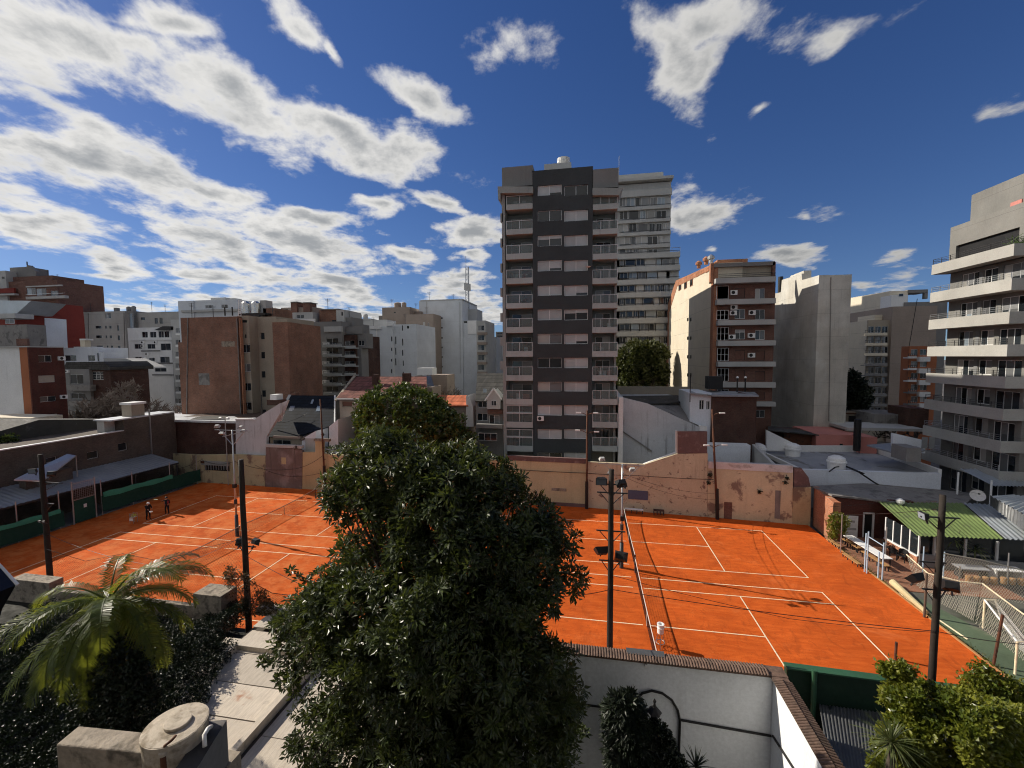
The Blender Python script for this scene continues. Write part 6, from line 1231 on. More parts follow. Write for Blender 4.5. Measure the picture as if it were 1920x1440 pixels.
netting('pitch_net', 'dark wire mesh panel behind the weathered lamp pole', T2, B2, 34, 9, m_cord, 2, .012)
def goal():
    t = thing('football_goal', 'white framed football goal on the small pitch at right', 'goal', PZ(1843, 1178, .03)); a = PZ(1843, 1178, .03); b2 = PZ(1903, 1265, .03); za = zat(1847, 1140, a.x, a.y); zb = zat(1918, 1185, b2.x, b2.y); tp = max(za, 1.7)
    A = Vector((a.x, a.y, tp)); B = Vector((b2.x, b2.y, tp)); back = Vector((1.2, .25, 0))
    MB().tube([a, A], .05, 10).build('post', m_paint, t); MB().tube([b2, B], .05, 10).build('post', m_paint, t); MB().tube([A, B], .05, 10).build('crossbar', m_white_m, t); MB().tube([A, A + back * .5, a + back], .035, 8).build('side_stay', m_paint, t); MB().tube([B, B + back * .5, b2 + back], .035, 8).build('side_stay', m_paint, t)
    b = MB(); n = 22
    for i in range(n + 1): p = A.lerp(B, i / n) + back * .45; q = a.lerp(b2, i / n) + back; b.bar(p, q, .012)
    for j in range(9): b.bar((A + back * .45).lerp(a + back, j / 8), (B + back * .45).lerp(b2 + back, j / 8), .012)
    b.build('goal_net', m_white, t, kind='stuff')
goal()
a, b2 = PZ(1674, 1092, .25), PZ(1737, 1148, .2); o = tag(MB().tube([a, a.lerp(b2, .3), b2], [.22, .2, .12], 10).build('rolled_cover', mat('straw coloured roll', (.5, .42, .24), var=.25, bump=.4), None, (a + b2) / 2), 'straw coloured rolled net cover at the clay edge', 'rolled cover')
# things on the right courts
t = thing('ball_bin', 'white bin on a tubular stand by the near right net', 'bin', PZ(1238, 1212, 0)); c = WL[t.name]
MB().lathe((c.x, c.y, .75), [(.14, 0), (.17, .02), (.17, .28), (.19, .29), (.19, .33), (.165, .34), (.165, .45), (.19, .46), (.19, .52), (.12, .52), (.11, .36)], 20).build('bin', m_white_m, t, smooth=False)
for k in range(3): a = 2 * math.pi * k / 3 + .4; MB().bar((c.x + .12 * math.cos(a), c.y + .12 * math.sin(a), .75), (c.x + .3 * math.cos(a), c.y + .3 * math.sin(a), 0), .03).build('leg', m_steel, t)
MB().tube([(c.x + .22 * math.cos(2 * math.pi * i / 12), c.y + .22 * math.sin(2 * math.pi * i / 12), .25) for i in range(13)], .015, 6).build('ring', m_steel, t)
for px, lb in ((1180, 'small white bench against the pink wall behind the far right net'),):
    a = PK(px - 8, 964, Y0 - .6, KR); b2 = PK(px + 26, 966, Y0 - .6, KR); a.z = b2.z = .45; trestle(a, b2, .4, .45, m_white_m, lb, 'bench', 'bench')
a = PK(1225, 966, Y0 - .5, KR); b2 = PK(1245, 967, Y0 - .5, KR); a.z = b2.z = .5; trestle(a, b2, .5, .5, m_brickD, 'low dark bench beside the white bench at the pink wall', 'bench', 'bench')
# ================================================================ garden in the foreground
m_soil = mat('dark garden soil', (.012, .013, .009), var=.4)
struct(MB().add([(-60, -1, .01), (16, -1, .01), (16, 16.85, .01), (-60, 16.85, .01)], [(0, 1, 2, 3)]).build('garden', m_soil)); struct(MB().box(-60, -15.66, 0, 18.9, .02, 1.5).build('raised_garden', m_soil))
home = MB().box(-16, 22, -18, -3.0, 0, 27).build('building_wall', mat('our own building render', (.34, .32, .29)), None, (3, -8, 0)); home['kind'] = 'structure'
YG = 15.4; za = PY(1085, 1226, YG).z; XC = PY(1449, 1268, YG).x; zt = (za + PY(1449, 1268, YG).z) / 2
gw = tag(MB().box(-3.2, XC + .35, YG, YG + .3, 0, zt).build('garden_wall', m_gardenw, None, (2, YG, 0)), 'shaded white garden wall with arch moulding, between garden and court', 'wall')
gs = tag(MB().box(XC, XC + .32, 3.0, YG - .004, 0, zt - .003).build('garden_wall', m_gardenw, None, (XC, 9, 0)), 'sunlit white side wall with leaf shadows at lower right', 'wall')
def tilem():
    n = 6; V = []
    for y in (0, .30):
        for i in range(n + 1): a = math.pi * i / n; V.append((.047 * math.cos(a), y, .04 * math.sin(a)))
    return mesh('tile', V, [(i, i + 1, n + 2 + i, n + 1 + i) for i in range(n)], m_tile, True)
TM = tilem()
def coping(wall, p0, p1, nrm, w, z, rows=2):
    d = (p1 - p0).normalized(); L = (p1 - p0).length; n = int(L / .099)
    box_c = (p0 + p1) / 2; ang = math.atan2(nrm.y, nrm.x) - math.pi / 2
    for i in range(n):
        for s in range(rows):
            pp = p0 + d * (i * .099 + .05) + nrm * (-w / 2 + s * w / rows)
            o = ob('tile', TM, wall, (pp.x, pp.y, z + (.075 if s == 0 else .11) - (s == 1) * .0), rot=(.22 if s == 0 else -.22, 0, ang))
coping(gw, Vector((-3.2, YG + .15, 0)), Vector((XC - .1, YG + .15, 0)), Vector((0, 1, 0)), .58, zt)
coping(gs, Vector((XC + .16, YG - .3, 0)), Vector((XC + .16, 8.6, 0)), Vector((1, 0, 0)), .58, zt)
box('coping_bed', m_tile, gw, -3.25, XC + .45, YG - .1, YG + .42, zt + .001, zt + .07); box('coping_bed', m_tile, gs, XC - .1, XC + .42, 3, YG - .12, zt + .001, zt + .068)
# a few boards lying on the coping, the wall lamp box and the iron mouldings
c = PY(1180, 1222, YG + .2); MB().box(c.x - .1, c.x + 1.25, YG + .1, YG + .42, zt + .13, zt + .17).build('loose_tile_stack', m_zincd, gw); c = PY(1211, 1246, YG); MB().box(c.x - .04, c.x + .04, YG - .1, YG - .005, c.z - .06, c.z + .06).build('wall_box', m_white_m, gw)
f = lambda px, py: PY(px, py, YG - .05)
MB().tube([f(1000, 1307), f(1070, 1318), f(1180, 1332)], .038, 8).build('dado_moulding', m_blackm, gw); MB().tube([f(1276, 1350), f(1360, 1365), f(1446, 1380)], .038, 8).build('dado_moulding', m_blackm, gw)
MB().tube([f(1182, 1440), f(1184, 1340), f(1190, 1316), f(1204, 1300), f(1222, 1295), f(1242, 1300), f(1260, 1313), f(1271, 1332), f(1275, 1352), f(1272, 1440)], .042, 8).build('arch_moulding', m_blackm, gw)
MB().tube([PX(1449, 1380, XC - .04), PX(1500, 1460, XC - .04)], .038, 8).build('dado_moulding', m_blackm, gs)
t = thing('garden_lantern', 'black post lantern inside the arch on the garden wall', 'lantern', (*PY(1227, 1330, 13.9).xy, 0)); c = PY(1227, 1336, 13.9)
MB().tube([(c.x, c.y, 0), (c.x, c.y, c.z - .3)], .05, 8).build('post', m_blackm, t); MB().lathe((c.x, c.y, c.z - .3), [(.08, 0), (.16, .3), (.17, .32)], 6).build('lamp_glass', g_dark, t); MB().lathe((c.x, c.y, c.z + .02), [(.24, 0), (.2, .05), (.05, .2), (.03, .3), (.06, .36), (.02, .45)], 6).build('cap', m_blackm, t)
# green boundary wall, its post and the dark sheet roof below
YB_ = 17.2; a = PY(1476, 1254, YB_); b2 = PY(1840, 1302, YB_)
o = tag(MB().add([(a.x, YB_, .0), (b2.x, YB_, .0), (b2.x, YB_ + .25, .0), (a.x, YB_ + .25, .0), (a.x, YB_, a.z), (b2.x, YB_, b2.z), (b2.x, YB_ + .25, b2.z), (a.x, YB_ + .25, a.z)], BOXF).build('boundary_wall', m_greenw, None, (a.x, YB_, 0)), 'dark green painted wall between clay and lower right yard', 'wall')
MB().add([(a.x - .02, YB_ - .05, a.z + .002), (b2.x, YB_ - .05, b2.z + .002), (b2.x, YB_ + .3, b2.z + .002), (a.x - .02, YB_ + .3, a.z + .002), (a.x - .02, YB_ - .05, a.z + .06), (b2.x, YB_ - .05, b2.z + .06), (b2.x, YB_ + .3, b2.z + .06), (a.x - .02, YB_ + .3, a.z + .06)], BOXF).build('coping', m_greenp, o)
c = PY(1528, 1262, YB_ - .15); MB().tube([(c.x, YB_ - .12, 0), (c.x, YB_ - .12, c.z + .1)], .09, 10).build('post', m_greenp, o)
rt = thing('shed', 'low yard shed with dark corrugated roof below the green wall', 'shed', (9, 13, 0))
corrugated('roof', m_zincd, rt, PZ(1560, 1470, 2.9), PZ(1800, 1560, 2.9), PZ(1790, 1345, 2.4), PZ(1532, 1300, 2.4), pitch=.12, amp=.032); box('wall', m_roofdk, rt, XC + .5, 13.5, 9, 16.4, -.1, 2.1)
# ---------------------------------------------------------------- water tank, cement ledge and duct near the camera
t = thing('water_tank', 'fibre cement water tank with round lid, close at the lower left', 'water tank'); zt2 = 9.4; c = PZ(329, 1356, zt2); place(t, None, (c.x, c.y, zt2 - 1.1)); r = .47
MB().lathe((c.x, c.y, zt2 - 1.1), [(r * .94, 0), (r * .97, .1), (r, 1.0), (r * 1.02, 1.0), (r * 1.02, 1.075), (r * .98, 1.076)], 44).build('drum', m_tankfc, t); MB().lathe((c.x, c.y, zt2 - .03), [(r * .985, 0), (r * .985, .012), (.28, .018), (.01, .02)], 44).build('lid', m_tankfc, t); MB().lathe((c.x + .03, c.y + .02, zt2 + .008), [(.2, -.01), (.2, .03), (.19, .035), (.01, .036)], 32).build('hatch', m_tankfc, t)
MB().tube([PZ(329, 1380, zt2 + .05), PZ(322, 1388, zt2 + .1), PZ(309, 1398, zt2), PZ(306, 1420, zt2 - .3), PZ(312, 1470, zt2 - .8)], .022, 8).build('feed_pipe', m_rust, t, smooth=True)
for px, py, m in ((348, 1385, m_rust), (306, 1415, m_rust)): q = PZ(px, py, zt2 - .15); MB().tube([q - Vector((0, 0, .5)), q], .045, 10).build('vent_stub', m, t); MB().lathe(q, [(.065, 0), (.065, .05), (.03, .06)], 12).build('cap', m_tankfc, t)
MB().tube([PZ(384, 1400, zt2 - .2), PZ(383, 1378, zt2 - .1), PZ(390, 1366, zt2 - .05), PZ(396, 1362, zt2 - .15)], .035, 8).build('overflow_pipe', m_pipe, t, smooth=True); MB().box(c.x - .7, c.x + .6, c.y - .6, c.y + .7, zt2 - 1.5, zt2 - 1.1).build('plinth', m_cement, t)
t = thing('cement_ledge', 'old cement parapet block left of the water tank', 'ledge'); a, b2, d2, e2 = PZ(148, 1360, 9.2), PZ(290, 1374, 9.2), PZ(272, 1412, 9.2), PZ(104, 1396, 9.2); place(t, None, ((a + d2) / 2).xy.to_3d() + Vector((0, 0, 8)))
q = MB(); q.add([Vector((p.x, p.y, 7.6)) for p in (e2, d2, b2, a)] + [e2, d2, b2, a], BOXF); bo = q.build('block', m_cement, t); bv = bo.modifiers.new('bevel', 'BEVEL'); bv.width = .03; bv.segments = 3
q = MB(); pp = [PZ(150, 1440, 8.4), PZ(205, 1425, 8.4), PZ(275, 1430, 8.4), PZ(285, 1490, 8.4), PZ(150, 1490, 8.4)]; q.add(pp, [tuple(range(5))]); q.build('tile_rubble', m_brickO, t)
t = thing('roof_duct', 'grey boxed roof duct right of the water tank', 'duct'); zt3 = 9.1; a, b2, d2, e2 = PZ(392, 1352, zt3), PZ(425, 1350, zt3), PZ(370, 1440, zt3), PZ(330, 1440, zt3); place(t, None, (a.x, a.y, 7.8))
q = MB(); e3 = d2 + (d2 - b2) * .4; e4 = e2 + (e2 - a) * .4; q.add([Vector((p.x, p.y, 6.5)) for p in (e4, e3, b2, a)] + [e4, e3, b2, a], BOXF); q.build('casing', m_mgrey, t); q = MB(); up_ = Vector((0, 0, .004)); q.add([a + up_, b2 + up_, e3 + up_, e4 + up_], [(0, 1, 2, 3)]); q.build('felt_top', m_roofdk, t)
t = thing('building_corner', 'bluish roof corner with white edge at left border', 'roof', PY(-10, 1150, 14)); prism('roof', m_navy, t, ppts(14.6, (-90, 1230), (-90, 985), (-6, 1056), (30, 1097), (4, 1142), (-20, 1230)), 14.6, -3.0); MB().bar(PY(-8, 1053, 14.63), PY(33, 1097, 14.63), .1).build('white_edge', m_white, t)
c = PY(402, 1108, 18.0); o = tag(MB().box(c.x - .85, c.x + .75, 17.6, 18.6, 2, c.z).build('cement_block', m_cement, None, (c.x, 18, 2)), 'square cement block by the pole at the terrace end', 'block'); c = PY(60, 1084, 19.2); tag(MB().box(-42, -18.6, 18.92, 19.2, 0, PY(250, 1118, 19.2).z).box(c.x - 1.2, c.x + 1.7, 18.9, 19.6, 0, c.z).build('low_wall', m_cement, None, (c.x, 19.0, 0)), 'low cement wall behind the palm at far left', 'wall')
# ================================================================ plants
from mathutils import noise as mnoise
def leafq(V, Fc, c, d, up, L, w, fold=.25):
    """one leaf: two faces folded along the midrib"""
    s = d.cross(up)
    if s.length < 1e-4: s = d.orthogonal()
    s.normalize(); n = s.cross(d).normalized(); k = len(V); m = c + d * (L * .48)
    V += [c, m + s * w + n * (w * fold), c + d * L - n * (L * .12), m - s * w + n * (w * fold)]; Fc += [(k, k + 1, k + 2), (k, k + 2, k + 3)]
def rdir():
    z = U(-1, 1); a = U(0, 2 * math.pi); r = math.sqrt(1 - z * z); return Vector((r * math.cos(a), r * math.sin(a), z))
def rows_at(rows, py):
    for (y0, a0, b0), (y1, a1, b1) in zip(rows, rows[1:]):
        if y0 <= py <= y1: t = (py - y0) / max(y1 - y0, 1e-6); return a0 + (a1 - a0) * t, b0 + (b1 - b0) * t
    return None
def crown(rows, Yc, n, L, w, per, dscale=.85, gap=-.28, gs=.8, front=.7, whorl=True, jitter=.1, spread=1.0, hole=None, rag=0, lump=0.0, clumps=0, sig=.5):
    V, Fc, tips = [], [], []; y0, y1 = rows[0][0], rows[-1][0]; k = 0; tries = 0
    wts = [(b - a) for _, a, b in rows]; mx = max(wts)
    CC = []
    while len(CC) < clumps:
        py = U(y0, y1); r = rows_at(rows, py)
        if rnd() > (r[1] - r[0]) / mx: continue
        px = U(r[0] + 14, r[1] - 14); s = (px - (r[0] + r[1]) / 2) / ((r[1] - r[0]) / 2); hw = (r[1] - r[0]) / 2 * Yc / F * dscale; D = hw * math.sqrt(max(0, 1 - s * s)); c = PY(px, py, Yc - D * U(.55, 1.0) if rnd() < .8 else Yc + U(-D, D))
        if all((c - q).length > sig * .85 for q in CC) or rnd() < .05: CC.append(c)
    while clumps and k < n:
        b0 = random.choice(CC); o = rdir(); rr = sig * U(.45, 1.0) ** .6 * U(.8, 1.15); c = b0 + Vector((o.x * rr, o.y * rr, o.z * rr * .75)); v = c - CO; px = 960 + F * v.dot(EX) / v.dot(EF); py = 720 - F * v.dot(EU) / v.dot(EF); r = rows_at(rows, max(min(py, y1 - 1), y0 + 1))
        k += 1
        if px < r[0] - 16 or px > r[1] + 16 or py < y0 - 14 or (hole and hole(px, py)): continue
        out = (o + Vector((0, 0, .6)) + rdir() * .4).normalized(); tips.append(c); t1 = out.orthogonal().normalized(); t2 = out.cross(t1); a0 = U(0, 6.28)
        for i in range(per):
            a = a0 + i * 2.39996; el = U(-.1, 1.0); d = (t1 * math.cos(a) + t2 * math.sin(a)) * math.cos(el) + out * math.sin(el)
            leafq(V, Fc, c + d * U(.01, jitter) - out * U(0, jitter), d, out, L * U(.6, 1.2), w * U(.8, 1.2))
    while not clumps and k < n and tries < n * 12:
        tries += 1; py = U(y0, y1); r = rows_at(rows, py)
        if r is None or rnd() > (r[1] - r[0]) / mx: continue
        if rag: e0 = rag * mnoise.noise(Vector((py * .035, 3.1, 0))) + rag * .6 * mnoise.noise(Vector((py * .11, 9.1, 0))); e1 = rag * mnoise.noise(Vector((py * .035, 7.7, 5))) + rag * .6 * mnoise.noise(Vector((py * .11, 1.1, 4))); r = (r[0] + e0, r[1] + e1)
        px = U(*r); s = (px - (r[0] + r[1]) / 2) / ((r[1] - r[0]) / 2); hw = (r[1] - r[0]) / 2 * Yc / F * dscale
        D = hw * math.sqrt(max(0, 1 - s * s)); q = rnd(); dy = -D * (1 - .35 * rnd() ** 2) if q < front else U(-D, D)
        base = PY(px, py, Yc); dy *= 1 + lump * mnoise.noise(base * .75); c = PY(px, py, Yc + dy); ax = PY((r[0] + r[1]) / 2, py, Yc)
        if mnoise.noise(c * gs) + .45 * mnoise.noise(c * gs * 2.7) < gap: continue
        if hole and hole(px, py): continue
        out = (c - ax); out.z *= .4
        if out.length > .01: out.normalize()
        out = (out + Vector((0, 0, .75)) + rdir() * .45).normalized(); k += 1; tips.append(c)
        if whorl:
            t1 = out.orthogonal().normalized(); t2 = out.cross(t1); a0 = U(0, 6.28)
            for i in range(per):
                a = a0 + i * 2.39996; el = U(.05, 1.0); d = (t1 * math.cos(a) + t2 * math.sin(a)) * math.cos(el) + out * math.sin(el); ll = L * U(.65, 1.15)
                leafq(V, Fc, c + d * U(.01, jitter) - out * U(0, jitter), d, out, ll, w * U(.8, 1.15))
        else:
            for i in range(per):
                d = (rdir() * .9 + out * .5).normalized(); leafq(V, Fc, c + rdir() * U(0, jitter) * spread, d, rdir(), L * U(.6, 1.2), w * U(.7, 1.2))
    return V, Fc, tips
def tree(name, label, base, rows, Yc, lm, n, L, w, per, limbs=40, tr=.3, fork=.4, bark=None, cat='tree', group='trees and shrubs', crown_name='crown', **kw):
    base = Vector(base); t = thing(name, label, cat, base, group); V, Fc, tips = crown(rows, Yc, n, L, w, per, **kw)
    ob(crown_name, mesh(crown_name, [v - base for v in V], Fc, lm), t, base, 'stuff')
    cen = sum(tips, Vector()) / max(len(tips), 1); zf = base.z + (cen.z - base.z) * fork; top = Vector((cen.x * .6 + base.x * .4, cen.y * .6 + base.y * .4, zf))
    MB().tube([base, base.lerp(top, .5) + Vector((tr * .4, 0, 0)), top, top.lerp(cen, .6), cen], [tr * 1.3, tr, tr * .8, tr * .5, tr * .22], 10).build('trunk', bark or m_bark, t, smooth=True)
    b = MB()
    for p in random.sample(tips, min(limbs, len(tips))):
        s = top.lerp(cen, U(0, .9)); m = s.lerp(p, .5) + Vector((0, 0, -.06 * (p - s).length)) + rdir() * .1; b.tube([s, m, p], [tr * .28, tr * .16, tr * .05], 5, cap=False)
    b.build('limbs', bark or m_bark, t, smooth=True)
    return t
lm_mag = leafmat('dark glossy tree leaf', (.019, .031, .009), (.054, .075, .017), rough=.37, trans=.22, spec=.5, tc=(.2, .24, .035), var=.5)
lm_yel = leafmat('yellow green leaf', (.032, .055, .015), (.085, .11, .023), rough=.45, trans=.2)
lm_far = leafmat('far tree leaf', (.045, .06, .018), (.09, .1, .028), rough=.5, trans=.15)
lm_shr = leafmat('garden shrub leaf', (.07, .10, .016), (.21, .22, .032), rough=.34, trans=.34, spec=.55)
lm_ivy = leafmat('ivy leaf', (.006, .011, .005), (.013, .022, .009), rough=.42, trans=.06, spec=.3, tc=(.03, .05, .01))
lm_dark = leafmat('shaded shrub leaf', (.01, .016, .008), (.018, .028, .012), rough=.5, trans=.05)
lm_palm = leafmat('palm leaflet', (.033, .06, .012), (.09, .12, .018), rough=.42, trans=.36, spec=.28, tc=(.5, .52, .04)); lm_palmd = leafmat('dry palm leaflet', (.16, .11, .05), (.22, .16, .07), trans=.25)
lm_spk = leafmat('yucca blade', (.06, .08, .025), (.13, .15, .06), rough=.45, trans=.2)
R0 = [(815, 690, 780), (835, 640, 900), (865, 612, 945), (900, 612, 978), (940, 618, 1010), (975, 640, 1050), (1000, 636, 1075), (1050, 638, 1086), (1075, 600, 1086), (1100, 580, 1080), (1130, 545, 1068), (1160, 524, 1062), (1200, 520, 1075), (1250, 515, 1086), (1290, 545, 1088), (1320, 560, 1082), (1360, 565, 1082), (1400, 550, 1066), (1450, 560, 1062), (1520, 600, 1050)]
def holes(px, py): return (560 < px < 650 and 1262 < py < 1308 and rnd() < .8) or (645 < px < 715 and 985 < py < 1040 and rnd() < .4) or (715 < px < 745 and 895 < py < 920 and rnd() < .8)
tree('broadleaf_tree', 'big dark glossy leaved tree filling the middle foreground', (-4.3, 12.3, 0), R0, 12.0, lm_mag, 7800, .205, .035, 14, limbs=220, tr=.3, fork=.55, jitter=.12, hole=holes, clumps=250, sig=.6)
t = bpy.data.objects['broadleaf_tree']; V, Fc = [], []; pts = []                      # loose twigs that stick out of the outline
for px, py, yy in ((545, 1072, 11.6), (560, 1085, 11.6), (575, 1090, 11.6), (600, 1072, 11.6), (615, 1062, 11.5), (630, 1085, 11.5), (490, 1240, 11), (502, 1244, 11), (515, 1240, 11), (552, 1400, 10), (560, 1410, 10), (565, 1352, 10.2), (578, 1345, 10.2), (582, 1430, 9.8), (600, 1436, 9.8), (1062, 985, 12), (1070, 1380, 12), (1085, 1370, 12), (1095, 1375, 12), (620, 845, 12), (640, 838, 12)):
    c = PY(px, py, yy); out = Vector((U(-.3, .3), -.2, 1)).normalized(); t1 = out.orthogonal().normalized(); t2 = out.cross(t1); pts.append(c)
    for i in range(26): a = i * 2.4; el = U(-.1, 1.0); d = (t1 * math.cos(a) + t2 * math.sin(a)) * math.cos(el) + out * math.sin(el); leafq(V, Fc, c + d * .03 + rdir() * .05, d, out, .2 * U(.7, 1.1), .035)
b0 = WL[t.name]; ob('twigs', mesh('twigs', [v - b0 for v in V], Fc, lm_mag), t, b0, 'stuff'); b = MB()
for c in pts: e = PY(760, 1150, 12); b.tube([c, c.lerp(e, .35) - Vector((0, 0, .1)), c.lerp(e, .8)], [.012, .025, .04], 5, cap=False)
b.build('limbs', m_bark, t)
R1 = [(722, 715, 760), (735, 695, 800), (750, 668, 828), (770, 664, 850), (790, 668, 880), (815, 672, 890), (840, 690, 885), (862, 700, 870)]
tree('broadleaf_tree', 'rounded yellow green tree behind the court wall above the big tree', (*PY(780, 850, 47.5).xy, -.2), R1, 47.5, lm_yel, 1500, .42, .15, 14, limbs=30, tr=.28, gap=-.12, gs=.45, jitter=.5, whorl=False, dscale=.7)
R2 = [(643, 1185, 1225), (652, 1168, 1245), (670, 1160, 1252), (690, 1158, 1252), (715, 1160, 1250), (735, 1165, 1248)]
tree('broadleaf_tree', 'dense round green tree between dark tower and cream block', (*PY(1205, 720, 88).xy, -.2), R2, 88, lm_far, 1300, .6, .22, 12, limbs=16, tr=.3, gap=-.1, gs=.35, jitter=.7, whorl=False, dscale=.7)
R3 = [(698, 1595, 1608), (715, 1588, 1622), (735, 1586, 1632), (755, 1588, 1628), (770, 1592, 1620)]
tree('street_tree', 'small dark street tree right of the concrete block', (*PY(1605, 780, 68).xy, -.2), R3, 68, lm_dark, 380, .5, .18, 10, limbs=20, tr=.2, gap=.0, gs=.5, jitter=.6, whorl=False, dscale=.7)
R4 = [(812, -30, 8), (822, -30, 30), (835, -30, 36), (848, -30, 30)]
tree('garden_tree', 'low green bush behind the brick wall at left border', (*PX(5, 835, -60).xy, 3), R4, PX(5, 835, -60).y, lm_yel, 260, .35, .12, 12, limbs=8, tr=.12, gap=-.3, jitter=.4, whorl=False)
R5 = [(1246, 1660, 1692), (1262, 1655, 1712), (1285, 1672, 1745), (1300, 1665, 1800), (1318, 1660, 1870), (1340, 1668, 1940), (1370, 1660, 1950), (1410, 1640, 1950), (1450, 1635, 1960), (1500, 1640, 1960)]
tree('garden_shrub', 'sunlit green shrub filling the lower right corner', (11.5, 12.2, 0), R5, 11.8, lm_shr, 4200, .125, .042, 13, limbs=110, tr=.12, gap=-.2, gs=1.3, jitter=.17, rag=18, lump=.7, whorl=False, dscale=.6)
R6 = [(1240, 1830, 1850), (1262, 1812, 1862), (1290, 1800, 1925), (1320, 1800, 1950), (1350, 1820, 1950)]
tree('garden_shrub', 'thin upper shoots of the corner shrub at right border', (13.8, 13.0, 0), R6, 13.0, lm_shr, 520, .11, .036, 10, limbs=70, tr=.07, gap=-.15, gs=1.3, jitter=.2, whorl=False, dscale=.5)
R7 = [(1300, 1150, 1185), (1318, 1138, 1202), (1350, 1132, 1208), (1380, 1138, 1228), (1420, 1142, 1248), (1460, 1138, 1262)]
tree('garden_shrub', 'black looking rosette shrub against the shaded garden wall', (*PY(1172, 1440, 14.2).xy, 0), R7, 14.2, lm_dark, 420, .3, .05, 14, limbs=20, tr=.06, gap=-.6, jitter=.06)
R8 = [(1352, 1220, 1240), (1375, 1214, 1256), (1410, 1216, 1272), (1460, 1212, 1300)]
tree('garden_shrub', 'dark climber mound below the black lantern', (*PY(1235, 1440, 14.0).xy, 0), R8, 14.0, lm_dark, 420, .11, .035, 12, limbs=20, tr=.05, gap=-.5, jitter=.12, whorl=False)
R9 = [(1062, 424, 448), (1085, 420, 470), (1110, 425, 498), (1135, 430, 520), (1152, 440, 530)]
tree('climbing_plant', 'brownish thin climber round the timber pole base', (*PY(460, 1150, 18.3).xy, 2), R9, 18.3, leafmat('brown climber leaf', (.05, .035, .018), (.09, .06, .025), trans=.2), 300, .12, .03, 8, limbs=120, tr=.03, gap=.02, gs=1.6, jitter=.2, whorl=False, dscale=.6)
R10 = [(962, 1560, 1576), (975, 1552, 1592), (995, 1553, 1590), (1010, 1556, 1580)]
tree('garden_shrub', 'yellowish potted shrub at the restaurant corner', (*PZ(1566, 1018, 0).xy, 0), R10, PZ(1566, 1018, 0).y - .3, lm_shr, 160, .16, .05, 12, limbs=25, tr=.04, gap=-.2, jitter=.2, whorl=False)
def leafbed(name, label, cat, x0, x1, y0, y1, zf, n, L, w, m, group=None, per=7, ok=None):
    """mass of leaves over an uneven mound"""
    V, Fc = [], []; c0 = Vector(((x0 + x1) / 2, (y0 + y1) / 2, zf((x0 + x1) / 2, (y0 + y1) / 2) - .5))
    for k in range(n):
        x, y = U(x0, x1), U(y0, y1)
        if ok and not ok(x, y): continue
        z = zf(x, y) + .35 * mnoise.noise(Vector((x, y, 0)) * 1.3) - .25 * rnd() ** 2; c = Vector((x, y, z))
        for i in range(per): d = (rdir() + Vector((0, -.2, .6))).normalized(); leafq(V, Fc, c + rdir() * .12, d, rdir(), L * U(.6, 1.2), w * U(.8, 1.2))
    o = ob(name, mesh(name, [v - c0 for v in V], Fc, m), None, c0); o['kind'] = 'stuff'; return tag(o, label, cat, group)
xr_ = lambda y: -13.5 if y < 12.2 else -13.5 - (y - 12.2) * .47
hz = lambda x, y: 3.25 + .5 * math.sin(max(0, min(1, (x + 17.9) / 2.0)) * math.pi) - .25
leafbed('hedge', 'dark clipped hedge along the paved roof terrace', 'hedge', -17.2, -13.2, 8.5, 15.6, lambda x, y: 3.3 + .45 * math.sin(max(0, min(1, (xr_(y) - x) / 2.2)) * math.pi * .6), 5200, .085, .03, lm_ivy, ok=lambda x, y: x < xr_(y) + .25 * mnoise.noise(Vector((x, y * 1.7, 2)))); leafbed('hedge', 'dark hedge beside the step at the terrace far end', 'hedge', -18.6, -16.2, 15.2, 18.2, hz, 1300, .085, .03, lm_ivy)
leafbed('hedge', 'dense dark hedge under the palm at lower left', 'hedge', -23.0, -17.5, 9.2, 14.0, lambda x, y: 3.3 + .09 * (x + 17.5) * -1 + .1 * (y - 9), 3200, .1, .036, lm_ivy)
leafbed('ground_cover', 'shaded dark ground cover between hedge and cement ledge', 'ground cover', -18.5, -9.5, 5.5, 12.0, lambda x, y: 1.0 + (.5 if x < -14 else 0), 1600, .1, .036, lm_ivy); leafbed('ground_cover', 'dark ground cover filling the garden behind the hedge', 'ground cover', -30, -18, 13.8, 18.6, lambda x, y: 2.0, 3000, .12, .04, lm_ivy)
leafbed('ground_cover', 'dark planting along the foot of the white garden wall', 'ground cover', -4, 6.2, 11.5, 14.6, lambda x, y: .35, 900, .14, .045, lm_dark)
def rosette(name, label, c, n, L, w, m, droop=.5, lo=-.1, hi=1.3, group='spiky plants', trunk=None):
    c = Vector(c); t = thing(name, label, 'plant', c - Vector((0, 0, trunk or 0)), group)
    if trunk: MB().tube([c - Vector((0, 0, trunk)), c], [.1, .08], 8).build('trunk', m_bark, t)
    for i in range(n):
        a = i * 2.39996 + U(-.2, .2); el = lo + (hi - lo) * (i + .5) / n; d = Vector((math.cos(a) * math.cos(el), math.sin(a) * math.cos(el), math.sin(el))); s = d.cross(Vector((0, 0, 1))).normalized(); l = L * U(.8, 1.15); b = MB(); P = []
        for k in range(6): f = k / 5; p = c + d * l * f - Vector((0, 0, droop * l * f * f * .5)); ww = w * (.7 + .6 * f - 1.28 * f * f); P += [p - s * ww, p + s * ww]
        b.add(P, [(2 * k, 2 * k + 1, 2 * k + 3, 2 * k + 2) for k in range(5)]); b.build('leaf', m, t)
    return t
for k, (px, py, z, L, lb) in enumerate(((1748, 1000, 2.0, 1.2, 'spiky yucca left of the weathered pole under the green awning'), (1790, 1012, 2.1, 1.25, 'tall spiky yucca just right of the weathered lamp pole'), (1828, 1030, 1.6, 1.05, 'rightmost of the three spiky yuccas by the awning'))): rosette('yucca', lb, PZ(px, py, z), 46, L, .05, lm_spk, .8, -.5, 1.3, trunk=z - .1)
